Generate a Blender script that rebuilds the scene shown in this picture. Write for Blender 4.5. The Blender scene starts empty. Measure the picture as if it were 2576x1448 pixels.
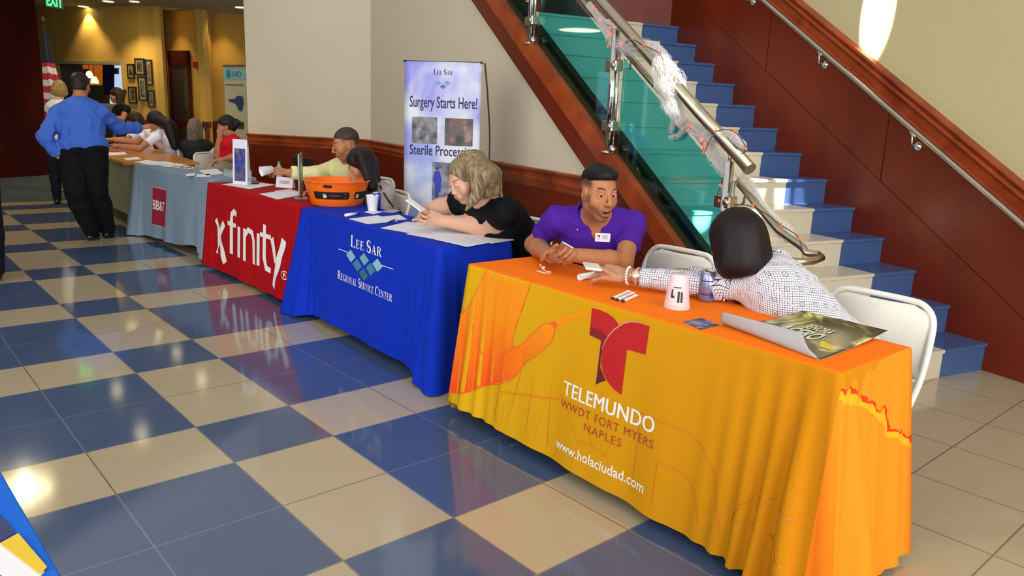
import bpy, bmesh, math, random
import numpy as np
from mathutils import Vector, Matrix
random.seed(7)
scene = bpy.context.scene
COL = scene.collection
PI = math.pi
T = 0.457                      # floor tile, metres

# ---------------------------------------------------------------- camera
FPX = 1935.2
pitch, roll, yaw = 0.2247, 0.0388, 0.7268
CAM = np.array([-1.5842, -2.0590, 1.4744])
F_ = np.array([math.sin(yaw)*math.cos(pitch), math.cos(yaw)*math.cos(pitch), -math.sin(pitch)])
R0 = np.cross(F_, [0, 0, 1]); R0 /= np.linalg.norm(R0); U0 = np.cross(R0, F_)
R_ = math.cos(roll)*R0 + math.sin(roll)*U0
U_ = -math.sin(roll)*R0 + math.cos(roll)*U0
cd = bpy.data.cameras.new('camera'); co = bpy.data.objects.new('camera', cd); COL.objects.link(co)
cd.sensor_fit = 'HORIZONTAL'; cd.sensor_width = 36.0; cd.lens = FPX/2576*36; cd.clip_start = 0.05; cd.clip_end = 200
mw = Matrix.Identity(4)
for i in range(3):
    mw[i][0] = R_[i]; mw[i][1] = U_[i]; mw[i][2] = -F_[i]; mw[i][3] = CAM[i]
co.matrix_world = mw
scene.camera = co

# photo measurements -> points in the room
def _ray(x, y): return F_ + (x-1288)/FPX*R_ + (724-y)/FPX*U_
def Wz(x, y, z): d = _ray(x, y); return CAM + (z-CAM[2])/d[2]*d
def Wx(x, y, X): d = _ray(x, y); return CAM + (X-CAM[0])/d[0]*d
def Wd(x, y, t): return CAM + _ray(x, y)*t
# stair frame: s along the climb, d to the right of it
SE = np.array([0.25385, 0.96724, 0.0]); SN = np.array([0.96724, -0.25385, 0.0])
def S(s, d, z): return SE*s + SN*d + np.array([0, 0, z])
def Wpl(x, y, dd): d = _ray(x, y); t = (dd-CAM@SN)/(d@SN); return CAM+t*d
def sd(P): return np.array([P@SE, P@SN, P[2]])
def nose(s): return 0.178 + 0.64*(s-0.40)
V = lambda p: Vector((float(p[0]), float(p[1]), float(p[2])))
def nrm(a): a = np.asarray(a, float); return a/np.linalg.norm(a)

# ---------------------------------------------------------------- materials
def srgb(h):
    if isinstance(h, str):
        h = h.lstrip('#'); c = [int(h[i:i+2], 16)/255 for i in (0, 2, 4)]
    else: c = h
    return tuple(x/12.92 if x <= 0.04045 else ((x+0.055)/1.055)**2.4 for x in c) + (1.0,)
MATS = {}
def base_mat(name):
    m = bpy.data.materials.new(name); m.use_nodes = True
    nt = m.node_tree; b = nt.nodes['Principled BSDF']
    MATS[name] = m
    return m, nt, b
def mat(name, col, rough=0.6, metal=0.0, bump=0.0, bscale=60.0, var=0.0, vscale=8.0, spec=0.5, alpha=None, sheen=0, coat=0, stretch=None):
    if name in MATS: return MATS[name]
    m, nt, b = base_mat(name)
    c = srgb(col)
    b.inputs['Base Color'].default_value = c
    b.inputs['Roughness'].default_value = rough; b.inputs['Metallic'].default_value = metal
    b.inputs['Specular IOR Level'].default_value = spec
    if coat: b.inputs['Coat Weight'].default_value = coat; b.inputs['Coat Roughness'].default_value = .08
    if sheen: b.inputs['Sheen Weight'].default_value = sheen
    if alpha is not None: b.inputs['Alpha'].default_value = alpha
    if bump or var:
        tc = nt.nodes.new('ShaderNodeTexCoord'); mp = nt.nodes.new('ShaderNodeMapping')
        nt.links.new(tc.outputs['Object'], mp.inputs['Vector'])
        if stretch: mp.inputs['Scale'].default_value = stretch
        if var:
            n = nt.nodes.new('ShaderNodeTexNoise'); n.inputs['Scale'].default_value = vscale; n.inputs['Detail'].default_value = 4
            nt.links.new(mp.outputs[0], n.inputs['Vector'])
            mx = nt.nodes.new('ShaderNodeMix'); mx.data_type = 'RGBA'
            mx.inputs[6].default_value = tuple(x*(1-var) for x in c[:3])+(1,)
            mx.inputs[7].default_value = tuple(min(1, x*(1+var)) for x in c[:3])+(1,)
            nt.links.new(n.outputs[0], mx.inputs[0]); nt.links.new(mx.outputs[2], b.inputs['Base Color'])
        if bump:
            n2 = nt.nodes.new('ShaderNodeTexNoise'); n2.inputs['Scale'].default_value = bscale; n2.inputs['Detail'].default_value = 3
            nt.links.new(mp.outputs[0], n2.inputs['Vector'])
            bp = nt.nodes.new('ShaderNodeBump'); bp.inputs['Strength'].default_value = bump; bp.inputs['Distance'].default_value = 0.004
            nt.links.new(n2.outputs[0], bp.inputs['Height']); nt.links.new(bp.outputs[0], b.inputs['Normal'])
    return m
def emis(name, col, strength):
    if name in MATS: return MATS[name]
    m, nt, b = base_mat(name)
    b.inputs['Base Color'].default_value = srgb(col)
    b.inputs['Emission Color'].default_value = srgb(col); b.inputs['Emission Strength'].default_value = strength
    return m
def wood(name, c1, c2, rough=0.32, scale=(1, 1, 1), wscale=1.4):
    m, nt, b = base_mat(name)
    tc = nt.nodes.new('ShaderNodeTexCoord'); mp = nt.nodes.new('ShaderNodeMapping'); mp.inputs['Scale'].default_value = scale
    nt.links.new(tc.outputs['Object'], mp.inputs['Vector'])
    n = nt.nodes.new('ShaderNodeTexNoise'); n.inputs['Scale'].default_value = wscale; n.inputs['Detail'].default_value = 5; n.inputs['Distortion'].default_value = .6
    nt.links.new(mp.outputs[0], n.inputs['Vector'])
    mx = nt.nodes.new('ShaderNodeMix'); mx.data_type = 'RGBA'; mx.inputs[6].default_value = srgb(c1); mx.inputs[7].default_value = srgb(c2)
    mr = nt.nodes.new('ShaderNodeMapRange'); mr.inputs[1].default_value = .3; mr.inputs[2].default_value = .7
    nt.links.new(n.outputs[0], mr.inputs[0]); nt.links.new(mr.outputs[0], mx.inputs[0]); nt.links.new(mx.outputs[2], b.inputs['Base Color'])
    b.inputs['Roughness'].default_value = rough; b.inputs['Coat Weight'].default_value = .08; b.inputs['Coat Roughness'].default_value = .2; b.inputs['Specular IOR Level'].default_value = .35
    return m
def vcol_mat(name, rough=.6, spec=.35, bump=0, bscale=300, sss=0, stretch=None, coat=0):
    m, nt, b = base_mat(name)
    a = nt.nodes.new('ShaderNodeAttribute'); a.attribute_name = 'Col'
    nt.links.new(a.outputs['Color'], b.inputs['Base Color'])
    b.inputs['Roughness'].default_value = rough; b.inputs['Specular IOR Level'].default_value = spec
    if coat: b.inputs['Coat Weight'].default_value = coat
    if sss:
        b.inputs['Subsurface Weight'].default_value = sss; b.inputs['Subsurface Radius'].default_value = (.012, .005, .003); b.inputs['Subsurface Scale'].default_value = 1.0
    if bump:
        tc = nt.nodes.new('ShaderNodeTexCoord'); mp = nt.nodes.new('ShaderNodeMapping'); nt.links.new(tc.outputs['Object'], mp.inputs['Vector'])
        if stretch: mp.inputs['Scale'].default_value = stretch
        n2 = nt.nodes.new('ShaderNodeTexNoise'); n2.inputs['Scale'].default_value = bscale
        bp = nt.nodes.new('ShaderNodeBump'); bp.inputs['Strength'].default_value = bump; bp.inputs['Distance'].default_value = .003
        nt.links.new(mp.outputs[0], n2.inputs['Vector']); nt.links.new(n2.outputs[0], bp.inputs['Height']); nt.links.new(bp.outputs[0], b.inputs['Normal'])
    return m

# ---------------------------------------------------------------- objects
def tag(o, label=None, cat=None, group=None, kind=None):
    if label: o['label'] = label
    if cat: o['category'] = cat
    if group: o['group'] = group
    if kind: o['kind'] = kind
    return o
def empty(name, loc=(0, 0, 0), rz=0, label=None, cat=None, group=None):
    o = bpy.data.objects.new(name, None); COL.objects.link(o); o.location = V(loc); o.rotation_euler = (0, 0, rz)
    o.empty_display_size = .1
    return tag(o, label, cat, group)
def link(name, me, m, parent=None, smooth=False):
    o = bpy.data.objects.new(name, me); COL.objects.link(o)
    if m is not None:
        for mm in (m if isinstance(m, (list, tuple)) else [m]): me.materials.append(mm)
    if parent is not None: o.parent = parent
    if smooth: me.polygons.foreach_set('use_smooth', [True]*len(me.polygons))
    return o
def copy_tree(o, parent=None):
    c = o.copy(); COL.objects.link(c)
    if parent is not None: c.parent = parent
    for ch in list(o.children): copy_tree(ch, c)
    return c

class MB:
    """collects shapes into one mesh"""
    def __init__(s): s.v = []; s.f = []; s.mi = []; s.sm = []
    def add(s, vs, fs, mi=0, sm=False):
        n = len(s.v); s.v += [tuple(map(float, p)) for p in vs]
        for f in fs: s.f.append([n+i for i in f]); s.mi.append(mi); s.sm.append(sm)
        return s
    def box(s, c, h, X=(1, 0, 0), Y=(0, 1, 0), Z=(0, 0, 1), mi=0, bev=0):
        c = np.array(c, float); X, Y, Z = [np.array(a, float) for a in (X, Y, Z)]
        if bev > 0:
            bev = min(bev, min(h)*.9); idx = {}; vs = []
            for sx in (-1, 1):
                for sy in (-1, 1):
                    for sz in (-1, 1):
                        for a in range(3):
                            k = [h[0], h[1], h[2]]
                            for b in range(3):
                                if b != a: k[b] -= bev
                            idx[(sx, sy, sz, a)] = len(vs)
                            vs.append(c + X*sx*k[0] + Y*sy*k[1] + Z*sz*k[2])
            fs = []
            for a in range(3):
                b, d = (a+1) % 3, (a+2) % 3
                for sg in (-1, 1):
                    q = []
                    for (p, r) in ((-1, -1), (1, -1), (1, 1), (-1, 1)):
                        t = [0, 0, 0]; t[a] = sg; t[b] = p; t[d] = r; q.append(idx[(*t, a)])
                    fs.append(q if sg > 0 else q[::-1])
                for p in (-1, 1):      # edge strips along axis a
                    for r in (-1, 1):
                        t0 = [0, 0, 0]; t1 = [0, 0, 0]; t0[a] = -1; t1[a] = 1
                        for t in (t0, t1): t[b] = p; t[d] = r
                        fs.append([idx[(*t0, b)], idx[(*t1, b)], idx[(*t1, d)], idx[(*t0, d)]])
            for sx in (-1, 1):
                for sy in (-1, 1):
                    for sz in (-1, 1): fs.append([idx[(sx, sy, sz, a)] for a in range(3)])
            return s.add(vs, fs, mi)
        vs = [c + X*h[0]*a + Y*h[1]*b + Z*h[2]*d for a in (-1, 1) for b in (-1, 1) for d in (-1, 1)]
        fs = [(0, 1, 3, 2), (4, 6, 7, 5), (0, 4, 5, 1), (2, 3, 7, 6), (0, 2, 6, 4), (1, 5, 7, 3)]
        return s.add(vs, fs, mi)
    def abox(s, x0, x1, y0, y1, z0, z1, mi=0, bev=0):
        return s.box(((x0+x1)/2, (y0+y1)/2, (z0+z1)/2), ((x1-x0)/2, (y1-y0)/2, (z1-z0)/2), mi=mi, bev=bev)
    def prism(s, poly, ext, mi=0):
        """poly: list of 3d points, ext: 3d vector"""
        n = len(poly); e = np.array(ext, float); P = [np.array(p, float) for p in poly]
        return s.add(P+[p+e for p in P], [list(range(n))[::-1], list(range(n, 2*n))]+[(i, (i+1) % n, n+(i+1) % n, n+i) for i in range(n)], mi)
    def sprism(s, prof, d0, d1, mi=0):
        """profile of (s,z) in the stair frame extruded from d0 to d1"""
        return s.prism([S(a, d0, z) for a, z in prof], SN*(d1-d0), mi)
    def tube(s, pts, r, n=12, mi=0, caps=True, closed=False):
        pts = [np.array(p, float) for p in pts]; m = len(pts); rr = r if isinstance(r, (list, tuple)) else [r]*m
        vs = []; up = None
        for i, p in enumerate(pts):
            if closed: t = pts[(i+1) % m]-pts[i-1]
            else: t = pts[min(i+1, m-1)]-pts[max(i-1, 0)]
            t = t/(np.linalg.norm(t)+1e-12)
            if up is None:
                up = np.cross(t, [0, 0, 1.0]);
                if np.linalg.norm(up) < 1e-3: up = np.cross(t, [1.0, 0, 0])
            up = up - t*(up@t); up /= np.linalg.norm(up); w = np.cross(t, up)
            for k in range(n):
                a = 2*PI*k/n; vs.append(p + rr[i]*(math.cos(a)*up+math.sin(a)*w))
        fs = []
        for i in range(m if closed else m-1):
            j = (i+1) % m
            for k in range(n): fs.append((i*n+k, i*n+(k+1) % n, j*n+(k+1) % n, j*n+k))
        s.add(vs, fs, mi, True)
        if caps and not closed:
            q = len(s.v)-len(vs)
            s.f.append([q+k for k in range(n)][::-1]); s.mi.append(mi); s.sm.append(False)
            s.f.append([q+(m-1)*n+k for k in range(n)]); s.mi.append(mi); s.sm.append(False)
        return s
    def lathe(s, prof, c=(0, 0, 0), n=32, mi=0, axis=(0, 0, 1), sm=True):
        """prof: (r, h) list"""
        A = nrm(axis); X = np.cross(A, [0, 0, 1.0]) if abs(A[2]) < .9 else np.cross(A, [0, 1.0, 0]); X = nrm(X); Y = np.cross(A, X)
        c = np.array(c, float); vs = []
        for r, h in prof:
            for k in range(n): a = 2*PI*k/n; vs.append(c+A*h+r*(X*math.cos(a)+Y*math.sin(a)))
        fs = []
        for i in range(len(prof)-1):
            for k in range(n): fs.append((i*n+k, i*n+(k+1) % n, (i+1)*n+(k+1) % n, (i+1)*n+k))
        return s.add(vs, fs, mi, sm)
    def grid(s, fn, nu, nv, mi=0, sm=True, closed_u=False):
        vs = [fn(i/nu, j/nv) for j in range(nv+1) for i in range(nu+1)]
        return s.add(vs, [(j*(nu+1)+i, j*(nu+1)+i+1, (j+1)*(nu+1)+i+1, (j+1)*(nu+1)+i) for j in range(nv) for i in range(nu)], mi, sm)
    def ball(s, c, r, n=16, mi=0):
        r = (r, r, r) if not isinstance(r, (tuple, list)) else r
        vs = [(c[0]+r[0]*math.sin(PI*i/n)*math.cos(2*PI*k/(2*n)), c[1]+r[1]*math.sin(PI*i/n)*math.sin(2*PI*k/(2*n)), c[2]+r[2]*math.cos(PI*i/n)) for i in range(n+1) for k in range(2*n)]
        return s.add(vs, [(i*2*n+k, (i+1)*2*n+k, (i+1)*2*n+(k+1) % (2*n), i*2*n+(k+1) % (2*n)) for i in range(n) for k in range(2*n)], mi, True)
    def build(s, name, m, parent=None, loc=None, thick=None, sub=0):
        me = bpy.data.meshes.new(name); me.from_pydata(s.v, [], s.f)
        o = link(name, me, m, parent)
        for p, a, b in zip(me.polygons, s.mi, s.sm): p.material_index = a; p.use_smooth = b
        bm = bmesh.new(); bm.from_mesh(me); bmesh.ops.remove_doubles(bm, verts=bm.verts, dist=1e-6)
        bmesh.ops.recalc_face_normals(bm, faces=bm.faces); bm.to_mesh(me); bm.free()
        if thick:
            md = o.modifiers.new('thick', 'SOLIDIFY'); md.thickness = thick; md.offset = 0
        if sub:
            md = o.modifiers.new('sub', 'SUBSURF'); md.levels = sub; md.render_levels = sub
        if loc is not None: o.location = V(loc)
        return o
def struct(name, mb, m): o = mb.build(name, m); o['kind'] = 'structure'; return o
def on_root(o, root):
    """parent an object whose mesh is in world space under a thing without moving it"""
    bpy.context.view_layer.update(); o.parent = root; o.matrix_parent_inverse = root.matrix_basis.inverted(); return o
def rebase(o, c):
    """move the object's origin to c, mesh stays where it is"""
    c = V(c); o.data.transform(Matrix.Translation(-c)); o.location = c; return o

# ---------------------------------------------------------------- lettering
def text_polys(txt, size=1.0, xs=1.0, bold=0.0, italic=0.0, spacing=1.0):
    cu = bpy.data.curves.new('t', 'FONT'); cu.body = txt; cu.size = size; cu.offset = bold; cu.resolution_u = 3; cu.space_character = spacing
    cu.shear = italic; cu.fill_mode = 'FRONT'
    ob = bpy.data.objects.new('t', cu); COL.objects.link(ob)
    dg = bpy.context.evaluated_depsgraph_get(); me = bpy.data.meshes.new_from_object(ob.evaluated_get(dg))
    vs = [(v.co.x*xs, v.co.y) for v in me.vertices]; fs = [list(p.vertices) for p in me.polygons]
    bpy.data.objects.remove(ob); bpy.data.curves.remove(cu); bpy.data.meshes.remove(me)
    return vs, fs
def fit(vf, x0, x1, y0, y1):
    vs, fs = vf; X = [v[0] for v in vs]; Y = [v[1] for v in vs]
    sx = (x1-x0)/(max(X)-min(X)); sy = (y1-y0)/(max(Y)-min(Y))
    return [(x0+(a-min(X))*sx, y0+(b-min(Y))*sy) for a, b in vs], fs
def decal(name, vf, fn, m, parent, cuts=.03, tol=None):
    """flat outline (vs2d, faces) mapped through fn(u,v)->world; cut so it follows the surface"""
    vs, fs = vf; bm = bmesh.new(); bv = [bm.verts.new((a, b, 0)) for a, b in vs]
    for f in fs:
        try: bm.faces.new([bv[i] for i in f])
        except ValueError: pass
    if cuts:
        for ax in (0, 1):
            lo = min(v.co[ax] for v in bm.verts); hi = max(v.co[ax] for v in bm.verts); k = math.floor(lo/cuts)*cuts+cuts
            while k < hi:
                p = [0, 0, 0]; n = [0, 0, 0]; p[ax] = k; n[ax] = 1
                bmesh.ops.bisect_plane(bm, geom=bm.verts[:]+bm.edges[:]+bm.faces[:], plane_co=p, plane_no=n); k += cuts
    for v in bm.verts: v.co = V(fn(v.co.x, v.co.y))
    me = bpy.data.meshes.new(name); bm.to_mesh(me); bm.free()
    o = link(name, me, m, parent)
    return o
def merge(*vfs):
    vs = []; fs = []
    for v, f in vfs: n = len(vs); vs += list(v); fs += [[i+n for i in q] for q in f]
    return vs, fs
def poly(*pts): return [tuple(p) for p in pts], [list(range(len(pts)))]
def stroke(pts, w):
    vs = []; fs = []; P = [np.array(p, float) for p in pts]; W = w if isinstance(w, (list, tuple)) else [w]*len(P)
    for i, p in enumerate(P):
        t = P[min(i+1, len(P)-1)]-P[max(i-1, 0)]; t /= np.linalg.norm(t); n = np.array([-t[1], t[0]])
        vs += [tuple(p+n*W[i]/2), tuple(p-n*W[i]/2)]
    for i in range(len(P)-1): fs.append([2*i, 2*i+1, 2*i+3, 2*i+2])
    return vs, fs
def arc(cx, cy, rx, ry, a0, a1, n=12): return [(cx+rx*math.cos(math.radians(a0+(a1-a0)*i/n)), cy+ry*math.sin(math.radians(a0+(a1-a0)*i/n))) for i in range(n+1)]
# a small serif alphabet (unit height, returns outline and width)
def serif(ch):
    k, t, s = .17, .055, .05   # thick, thin, serif
    def bar(x, y0, y1): return poly((x, y0), (x+k, y0), (x+k, y1), (x, y1))
    def h(x0, x1, y, w=t): return poly((x0, y), (x1, y), (x1, y+w), (x0, y+w))
    def ser(x, y): return h(x-s, x+k+s, y, t*.8)
    if ch == 'L': return merge(bar(.08, 0, 1), ser(.08, 0), ser(.08, 1-t), h(.2, .62, 0), poly((.55, 0), (.62, 0), (.62, .25), (.59, .25))), .68
    if ch == 'E': return merge(bar(.08, 0, 1), h(.02, .6, 0), h(.02, .58, 1-t), h(.2, .48, .5), poly((.54, 0), (.6, 0), (.62, .25), (.59, .25)), poly((.53, 1), (.58, 1), (.58, .76), (.56, .76)), poly((.45, .4), (.48, .4), (.48, .64), (.45, .64))), .68
    if ch == 'S': return merge(stroke(arc(.3, .73, .2, .24, 20, 270, 14), [.05]*4+[.12]*3+[.16]*5+[.18]*3), stroke(arc(.3, .26, .21, .24, 90, -160, 14), [.18]*3+[.17]*5+[.12]*3+[.05]*4), poly((.47, .66), (.5, .66), (.5, .98), (.47, .98)), poly((.07, .02), (.1, .02), (.1, .32), (.07, .32))), .6
    if ch == 'A': return merge(poly((.1, 0), (.15, 0), (.42, 1), (.37, 1)), poly((.36, 1), (.46, 1), (.78, 0), (.58, 0)), h(.22, .6, .3), h(.0, .26, 0, t*.8), h(.5, .86, 0, t*.8)), .82
    if ch == 'R': return merge(bar(.08, 0, 1), ser(.08, 0), stroke([(.1, .97)]+arc(.38, .75, .2, .22, 90, -90, 10)+[(.1, .52)], [.05]*3+[.1]*2+[.16]*3+[.1]*2+[.05]*3), poly((.3, .5), (.46, .52), (.78, 0), (.58, 0)), h(.02, .2, 1-t), h(.56, .82, 0, t*.8)), .8
    if ch == 'G': return merge(stroke(arc(.44, .5, .34, .46, 50, 300, 20), [.05]*5+[.12]*3+[.17]*8+[.12]*2+[.05]*3), bar(.58, .02, .42), h(.5, .84, .4, t*.8), poly((.66, .7), (.69, .7), (.69, 1), (.66, 1))), .86
    if ch == 'I': return merge(bar(.08, 0, 1), ser(.08, 0), ser(.08, 1-t)), .36
    if ch == 'O': return stroke(arc(.44, .5, .35, .47, 0, 360, 28), [.17, .16, .14, .11, .08, .06, .055, .055, .055, .06, .08, .11, .14, .16]*2+[.17]), .9
    if ch == 'N': return merge(h(.0, .22, 0, t*.8), poly((.1, 0), (.14, 0), (.14, 1), (.1, 1)), poly((.02, 1), (.2, 1), (.72, 0), (.6, 0)), poly((.66, 0), (.7, 0), (.7, 1), (.66, 1)), h(.58, .8, 1-t, t*.8)), .82
    if ch == 'V': return merge(poly((.04, 1), (.24, 1), (.46, .15), (.4, 0)), poly((.4, 0), (.44, 0), (.76, 1), (.7, 1)), h(-.02, .3, 1-t, t*.8), h(.6, .84, 1-t, t*.8)), .82
    if ch == 'C': return merge(stroke(arc(.44, .5, .34, .46, 45, 315, 20), [.05]*5+[.12]*2+[.17]*7+[.12]*2+[.05]*5), poly((.68, .68), (.72, .68), (.72, 1), (.68, 1))), .8
    if ch == 'T': return merge(bar(.28, 0, 1), ser(.28, 0), h(.0, .74, 1-t), poly((0, .76), (.03, .76), (.07, 1), (0, 1)), poly((.74, .76), (.71, .76), (.67, 1), (.74, 1))), .76
    return ([], []), .4
def serif_text(txt, small=.74, gap=.06):
    out = []; x = 0
    for w in txt.split(' '):
        for i, c in enumerate(w):
            (vs, fs), wd = serif(c.upper()); k = 1.0 if i == 0 else small
            out.append(([(x+a*k, b*k) for a, b in vs], fs)); x += wd*k+gap
        x += .28
    return merge(*out)
# ---------------------------------------------------------------- smooth solid modelling (distance field -> mesh)
class Blob:
    def __init__(s): s.ops = []; s.fine = []
    def _o(s, kind, par, lo, hi, k, sub): s.ops.append((kind, par, np.array(lo, float), np.array(hi, float), k, sub)); return s
    def cap(s, a, b, ra, rb=None, k=.015, sub=0, flat=0):
        a = np.array(a, float); b = np.array(b, float); rb = ra if rb is None else rb; r = max(ra, rb)
        return s._o('cap', (a, b, ra, rb, flat), np.minimum(a, b)-r, np.maximum(a, b)+r, k, sub)
    def ell(s, c, r, M=None, k=.015, sub=0):
        c = np.array(c, float); r = np.array(r if hasattr(r, '__len__') else (r, r, r), float); M = np.eye(3) if M is None else np.array(M, float)
        ext = np.sqrt(((M.T*r)**2).sum(1))
        return s._o('ell', (c, r, M), c-ext, c+ext, k, sub)
    def box(s, c, h, M=None, rd=.005, k=.01, sub=0):
        c = np.array(c, float); h = np.array(h, float); M = np.eye(3) if M is None else np.array(M, float)
        ext = (np.abs(M.T)*h).sum(1)
        return s._o('box', (c, h, M, rd), c-ext, c+ext, k, sub)
    def cut(s, p, n, lo, hi, k=.004):
        """remove what lies beyond the plane (p,n) inside the box lo..hi"""
        return s._o('cut', (np.array(p, float), nrm(n)), lo, hi, k, 1)
    def extend(s, o): s.ops += o.ops; s.fine += o.fine; return s
    def mesh(s, name, m, h=.006, hf=.0025, parent=None, color=None, warp=None, smooth=1):
        lo = np.min([o[2] for o in s.ops if not o[5]], 0)-.02; hi = np.max([o[3] for o in s.ops if not o[5]], 0)+.02
        ax = []
        for a in range(3):
            iv = [(f[0][a], f[1][a]) for f in s.fine]; c = [lo[a]]
            while c[-1] < hi[a]:
                x = c[-1]; st = hf if any(p-.004 <= x <= q for p, q in iv) else h
                c.append(x+st)
            ax.append(np.array(c, np.float32))
        X, Y, Z = ax; F = np.full((len(X), len(Y), len(Z)), .06, np.float32)
        for kind, par, l, u, k, sub in s.ops:
            mg = (k*1.2+3*h) if kind != 'cut' else 0
            i0 = [max(0, int(np.searchsorted(A, l[a]-mg))-1) for a, A in enumerate(ax)]; i1 = [min(len(A), int(np.searchsorted(A, u[a]+mg))+1) for a, A in enumerate(ax)]
            if any(p >= q for p, q in zip(i0, i1)): continue
            sl = tuple(slice(p, q) for p, q in zip(i0, i1))
            x = X[sl[0]][:, None, None]; y = Y[sl[1]][None, :, None]; z = Z[sl[2]][None, None, :]
            if kind == 'cap':
                a, b, ra, rb, flat = par; ba = b-a; L2 = float(ba@ba)+1e-12
                px, py, pz = x-a[0], y-a[1], z-a[2]
                t0 = (px*ba[0]+py*ba[1]+pz*ba[2])/L2; t = np.clip(t0, 0, 1)
                d = np.sqrt((px-t*ba[0])**2+(py-t*ba[1])**2+(pz-t*ba[2])**2)-(ra+(rb-ra)*t)
                L = math.sqrt(L2)
                if flat & 1: d = np.maximum(d, (t0-1)*L)
                if flat & 2: d = np.maximum(d, -t0*L)
            elif kind in ('ell', 'box'):
                c, r, M = par[:3]; p = [x-c[0], y-c[1], z-c[2]]
                q = [p[0]*M[i][0]+p[1]*M[i][1]+p[2]*M[i][2] for i in range(3)]
                if kind == 'ell':
                    k0 = np.sqrt(sum((q[i]/r[i])**2 for i in range(3))); k1 = np.sqrt(sum((q[i]/r[i]**2)**2 for i in range(3)))+1e-9
                    d = k0*(k0-1)/k1
                else:
                    rd = par[3]; w = [np.abs(q[i])-(r[i]-rd) for i in range(3)]
                    d = np.sqrt(sum(np.maximum(v, 0)**2 for v in w))+np.minimum(np.maximum(w[0], np.maximum(w[1], w[2])), 0)-rd
            else:
                p, n = par; d = -((x-p[0])*n[0]+(y-p[1])*n[1]+(z-p[2])*n[2])
            A = F[sl]; d = d.astype(np.float32)
            if sub:
                d = -d; hh = np.clip(.5+.5*(d-A)/k, 0, 1); F[sl] = A*(1-hh)+d*hh+k*hh*(1-hh)
            else:
                hh = np.clip(.5-.5*(d-A)/k, 0, 1); F[sl] = A+(d-A)*hh-k*hh*(1-hh)
        # surface nets
        neg = F < 0
        n0, n1, n2 = F.shape; cnt = np.zeros((n0-1, n1-1, n2-1), np.int8)
        for i in (0, 1):
            for j in (0, 1):
                for l in (0, 1): cnt += neg[i:n0-1+i, j:n1-1+j, l:n2-1+l]
        act = (cnt > 0) & (cnt < 8); I, J, K = np.nonzero(act); N = len(I)
        idx = np.full(act.shape, -1, np.int32); idx[I, J, K] = np.arange(N)
        acc = np.zeros((N, 3)); w = np.zeros(N)
        cr = [(i, j, l) for i in (0, 1) for j in (0, 1) for l in (0, 1)]
        for a in cr:
            for ax_ in range(3):
                if a[ax_] == 1: continue
                b = list(a); b[ax_] = 1
                fa = F[I+a[0], J+a[1], K+a[2]]; fb = F[I+b[0], J+b[1], K+b[2]]; mk = (fa < 0) != (fb < 0)
                t = np.where(mk, fa/(fa-fb+1e-12), 0)
                P = [X[I+a[0]], Y[J+a[1]], Z[K+a[2]]]; Q = [X[I+b[0]], Y[J+b[1]], Z[K+b[2]]]
                for c in range(3): acc[:, c] += np.where(mk, P[c]+t*(Q[c]-P[c]), 0)
                w += mk
        P = acc/w[:, None]
        quads = []
        for a in range(3):
            b, c = (a+1) % 3, (a+2) % 3
            sa = [slice(None)]*3; sb = [slice(None)]*3; sa[a] = slice(0, -1); sb[a] = slice(1, None)
            na, nb = neg[tuple(sa)], neg[tuple(sb)]
            E = np.array(np.nonzero(na != nb)); sgn = na[tuple(E)]
            ok = (E[b] > 0) & (E[c] > 0) & (E[b] < F.shape[b]-1) & (E[c] < F.shape[c]-1); E = E[:, ok]; sgn = sgn[ok]
            def at(db, dc): q = E.copy(); q[b] -= db; q[c] -= dc; return idx[q[0], q[1], q[2]]
            Q = np.stack([at(0, 0), at(1, 0), at(1, 1), at(0, 1)], 1); Q[~sgn] = Q[~sgn][:, ::-1]; quads.append(Q)
        Q = np.concatenate(quads); Q = Q[(Q >= 0).all(1)]
        for _ in range(smooth):      # one relaxation pass takes the stair-stepping off
            sm = np.zeros((N, 3)); ct = np.zeros(N)
            for a, b in ((0, 1), (1, 2), (2, 3), (3, 0)):
                for u_, v_ in ((a, b), (b, a)):
                    for c in range(3): sm[:, c] += np.bincount(Q[:, u_], P[Q[:, v_], c], N)
                    ct += np.bincount(Q[:, u_], minlength=N)
            P = P*.5+.5*sm/np.maximum(ct, 1)[:, None]
        if warp is not None:
            fn_ = np.cross(P[Q[:, 2]]-P[Q[:, 0]], P[Q[:, 3]]-P[Q[:, 1]]); nn = np.zeros((N, 3))
            for q_ in range(4):
                for c in range(3): nn[:, c] += np.bincount(Q[:, q_], fn_[:, c], N)
            nn /= np.linalg.norm(nn, axis=1)[:, None]+1e-12
            g0 = P.mean(0)
            if ((P-g0)*nn).sum() < 0: nn = -nn
            P = warp(P, nn)
        me = bpy.data.meshes.new(name)
        me.vertices.add(N); me.vertices.foreach_set('co', P.astype(np.float32).ravel())
        me.loops.add(len(Q)*4); me.loops.foreach_set('vertex_index', Q.astype(np.int32).ravel())
        me.polygons.add(len(Q)); me.polygons.foreach_set('loop_start', np.arange(0, len(Q)*4, 4, dtype=np.int32))
        try: me.polygons.foreach_set('loop_total', np.full(len(Q), 4, np.int32))
        except Exception: pass
        me.update(calc_edges=True); me.validate()
        me.polygons.foreach_set('use_smooth', np.ones(len(me.polygons), bool))
        if color is not None:
            c = color(P); at_ = me.color_attributes.new('Col', 'FLOAT_COLOR', 'POINT')
            at_.data.foreach_set('color', np.concatenate([c, np.ones((N, 1))], 1).astype(np.float32).ravel())
        o = link(name, me, m, None)
        return on_root(o, parent) if parent is not None else o

lin = lambda h: np.array(srgb(h)[:3])
def frame(fwd, up=(0, 0, 1)):
    f = nrm(fwd); u = np.array(up, float); u = nrm(u-f*(u@f)); r = np.cross(f, u); return r, f, u   # right, forward, up

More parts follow.
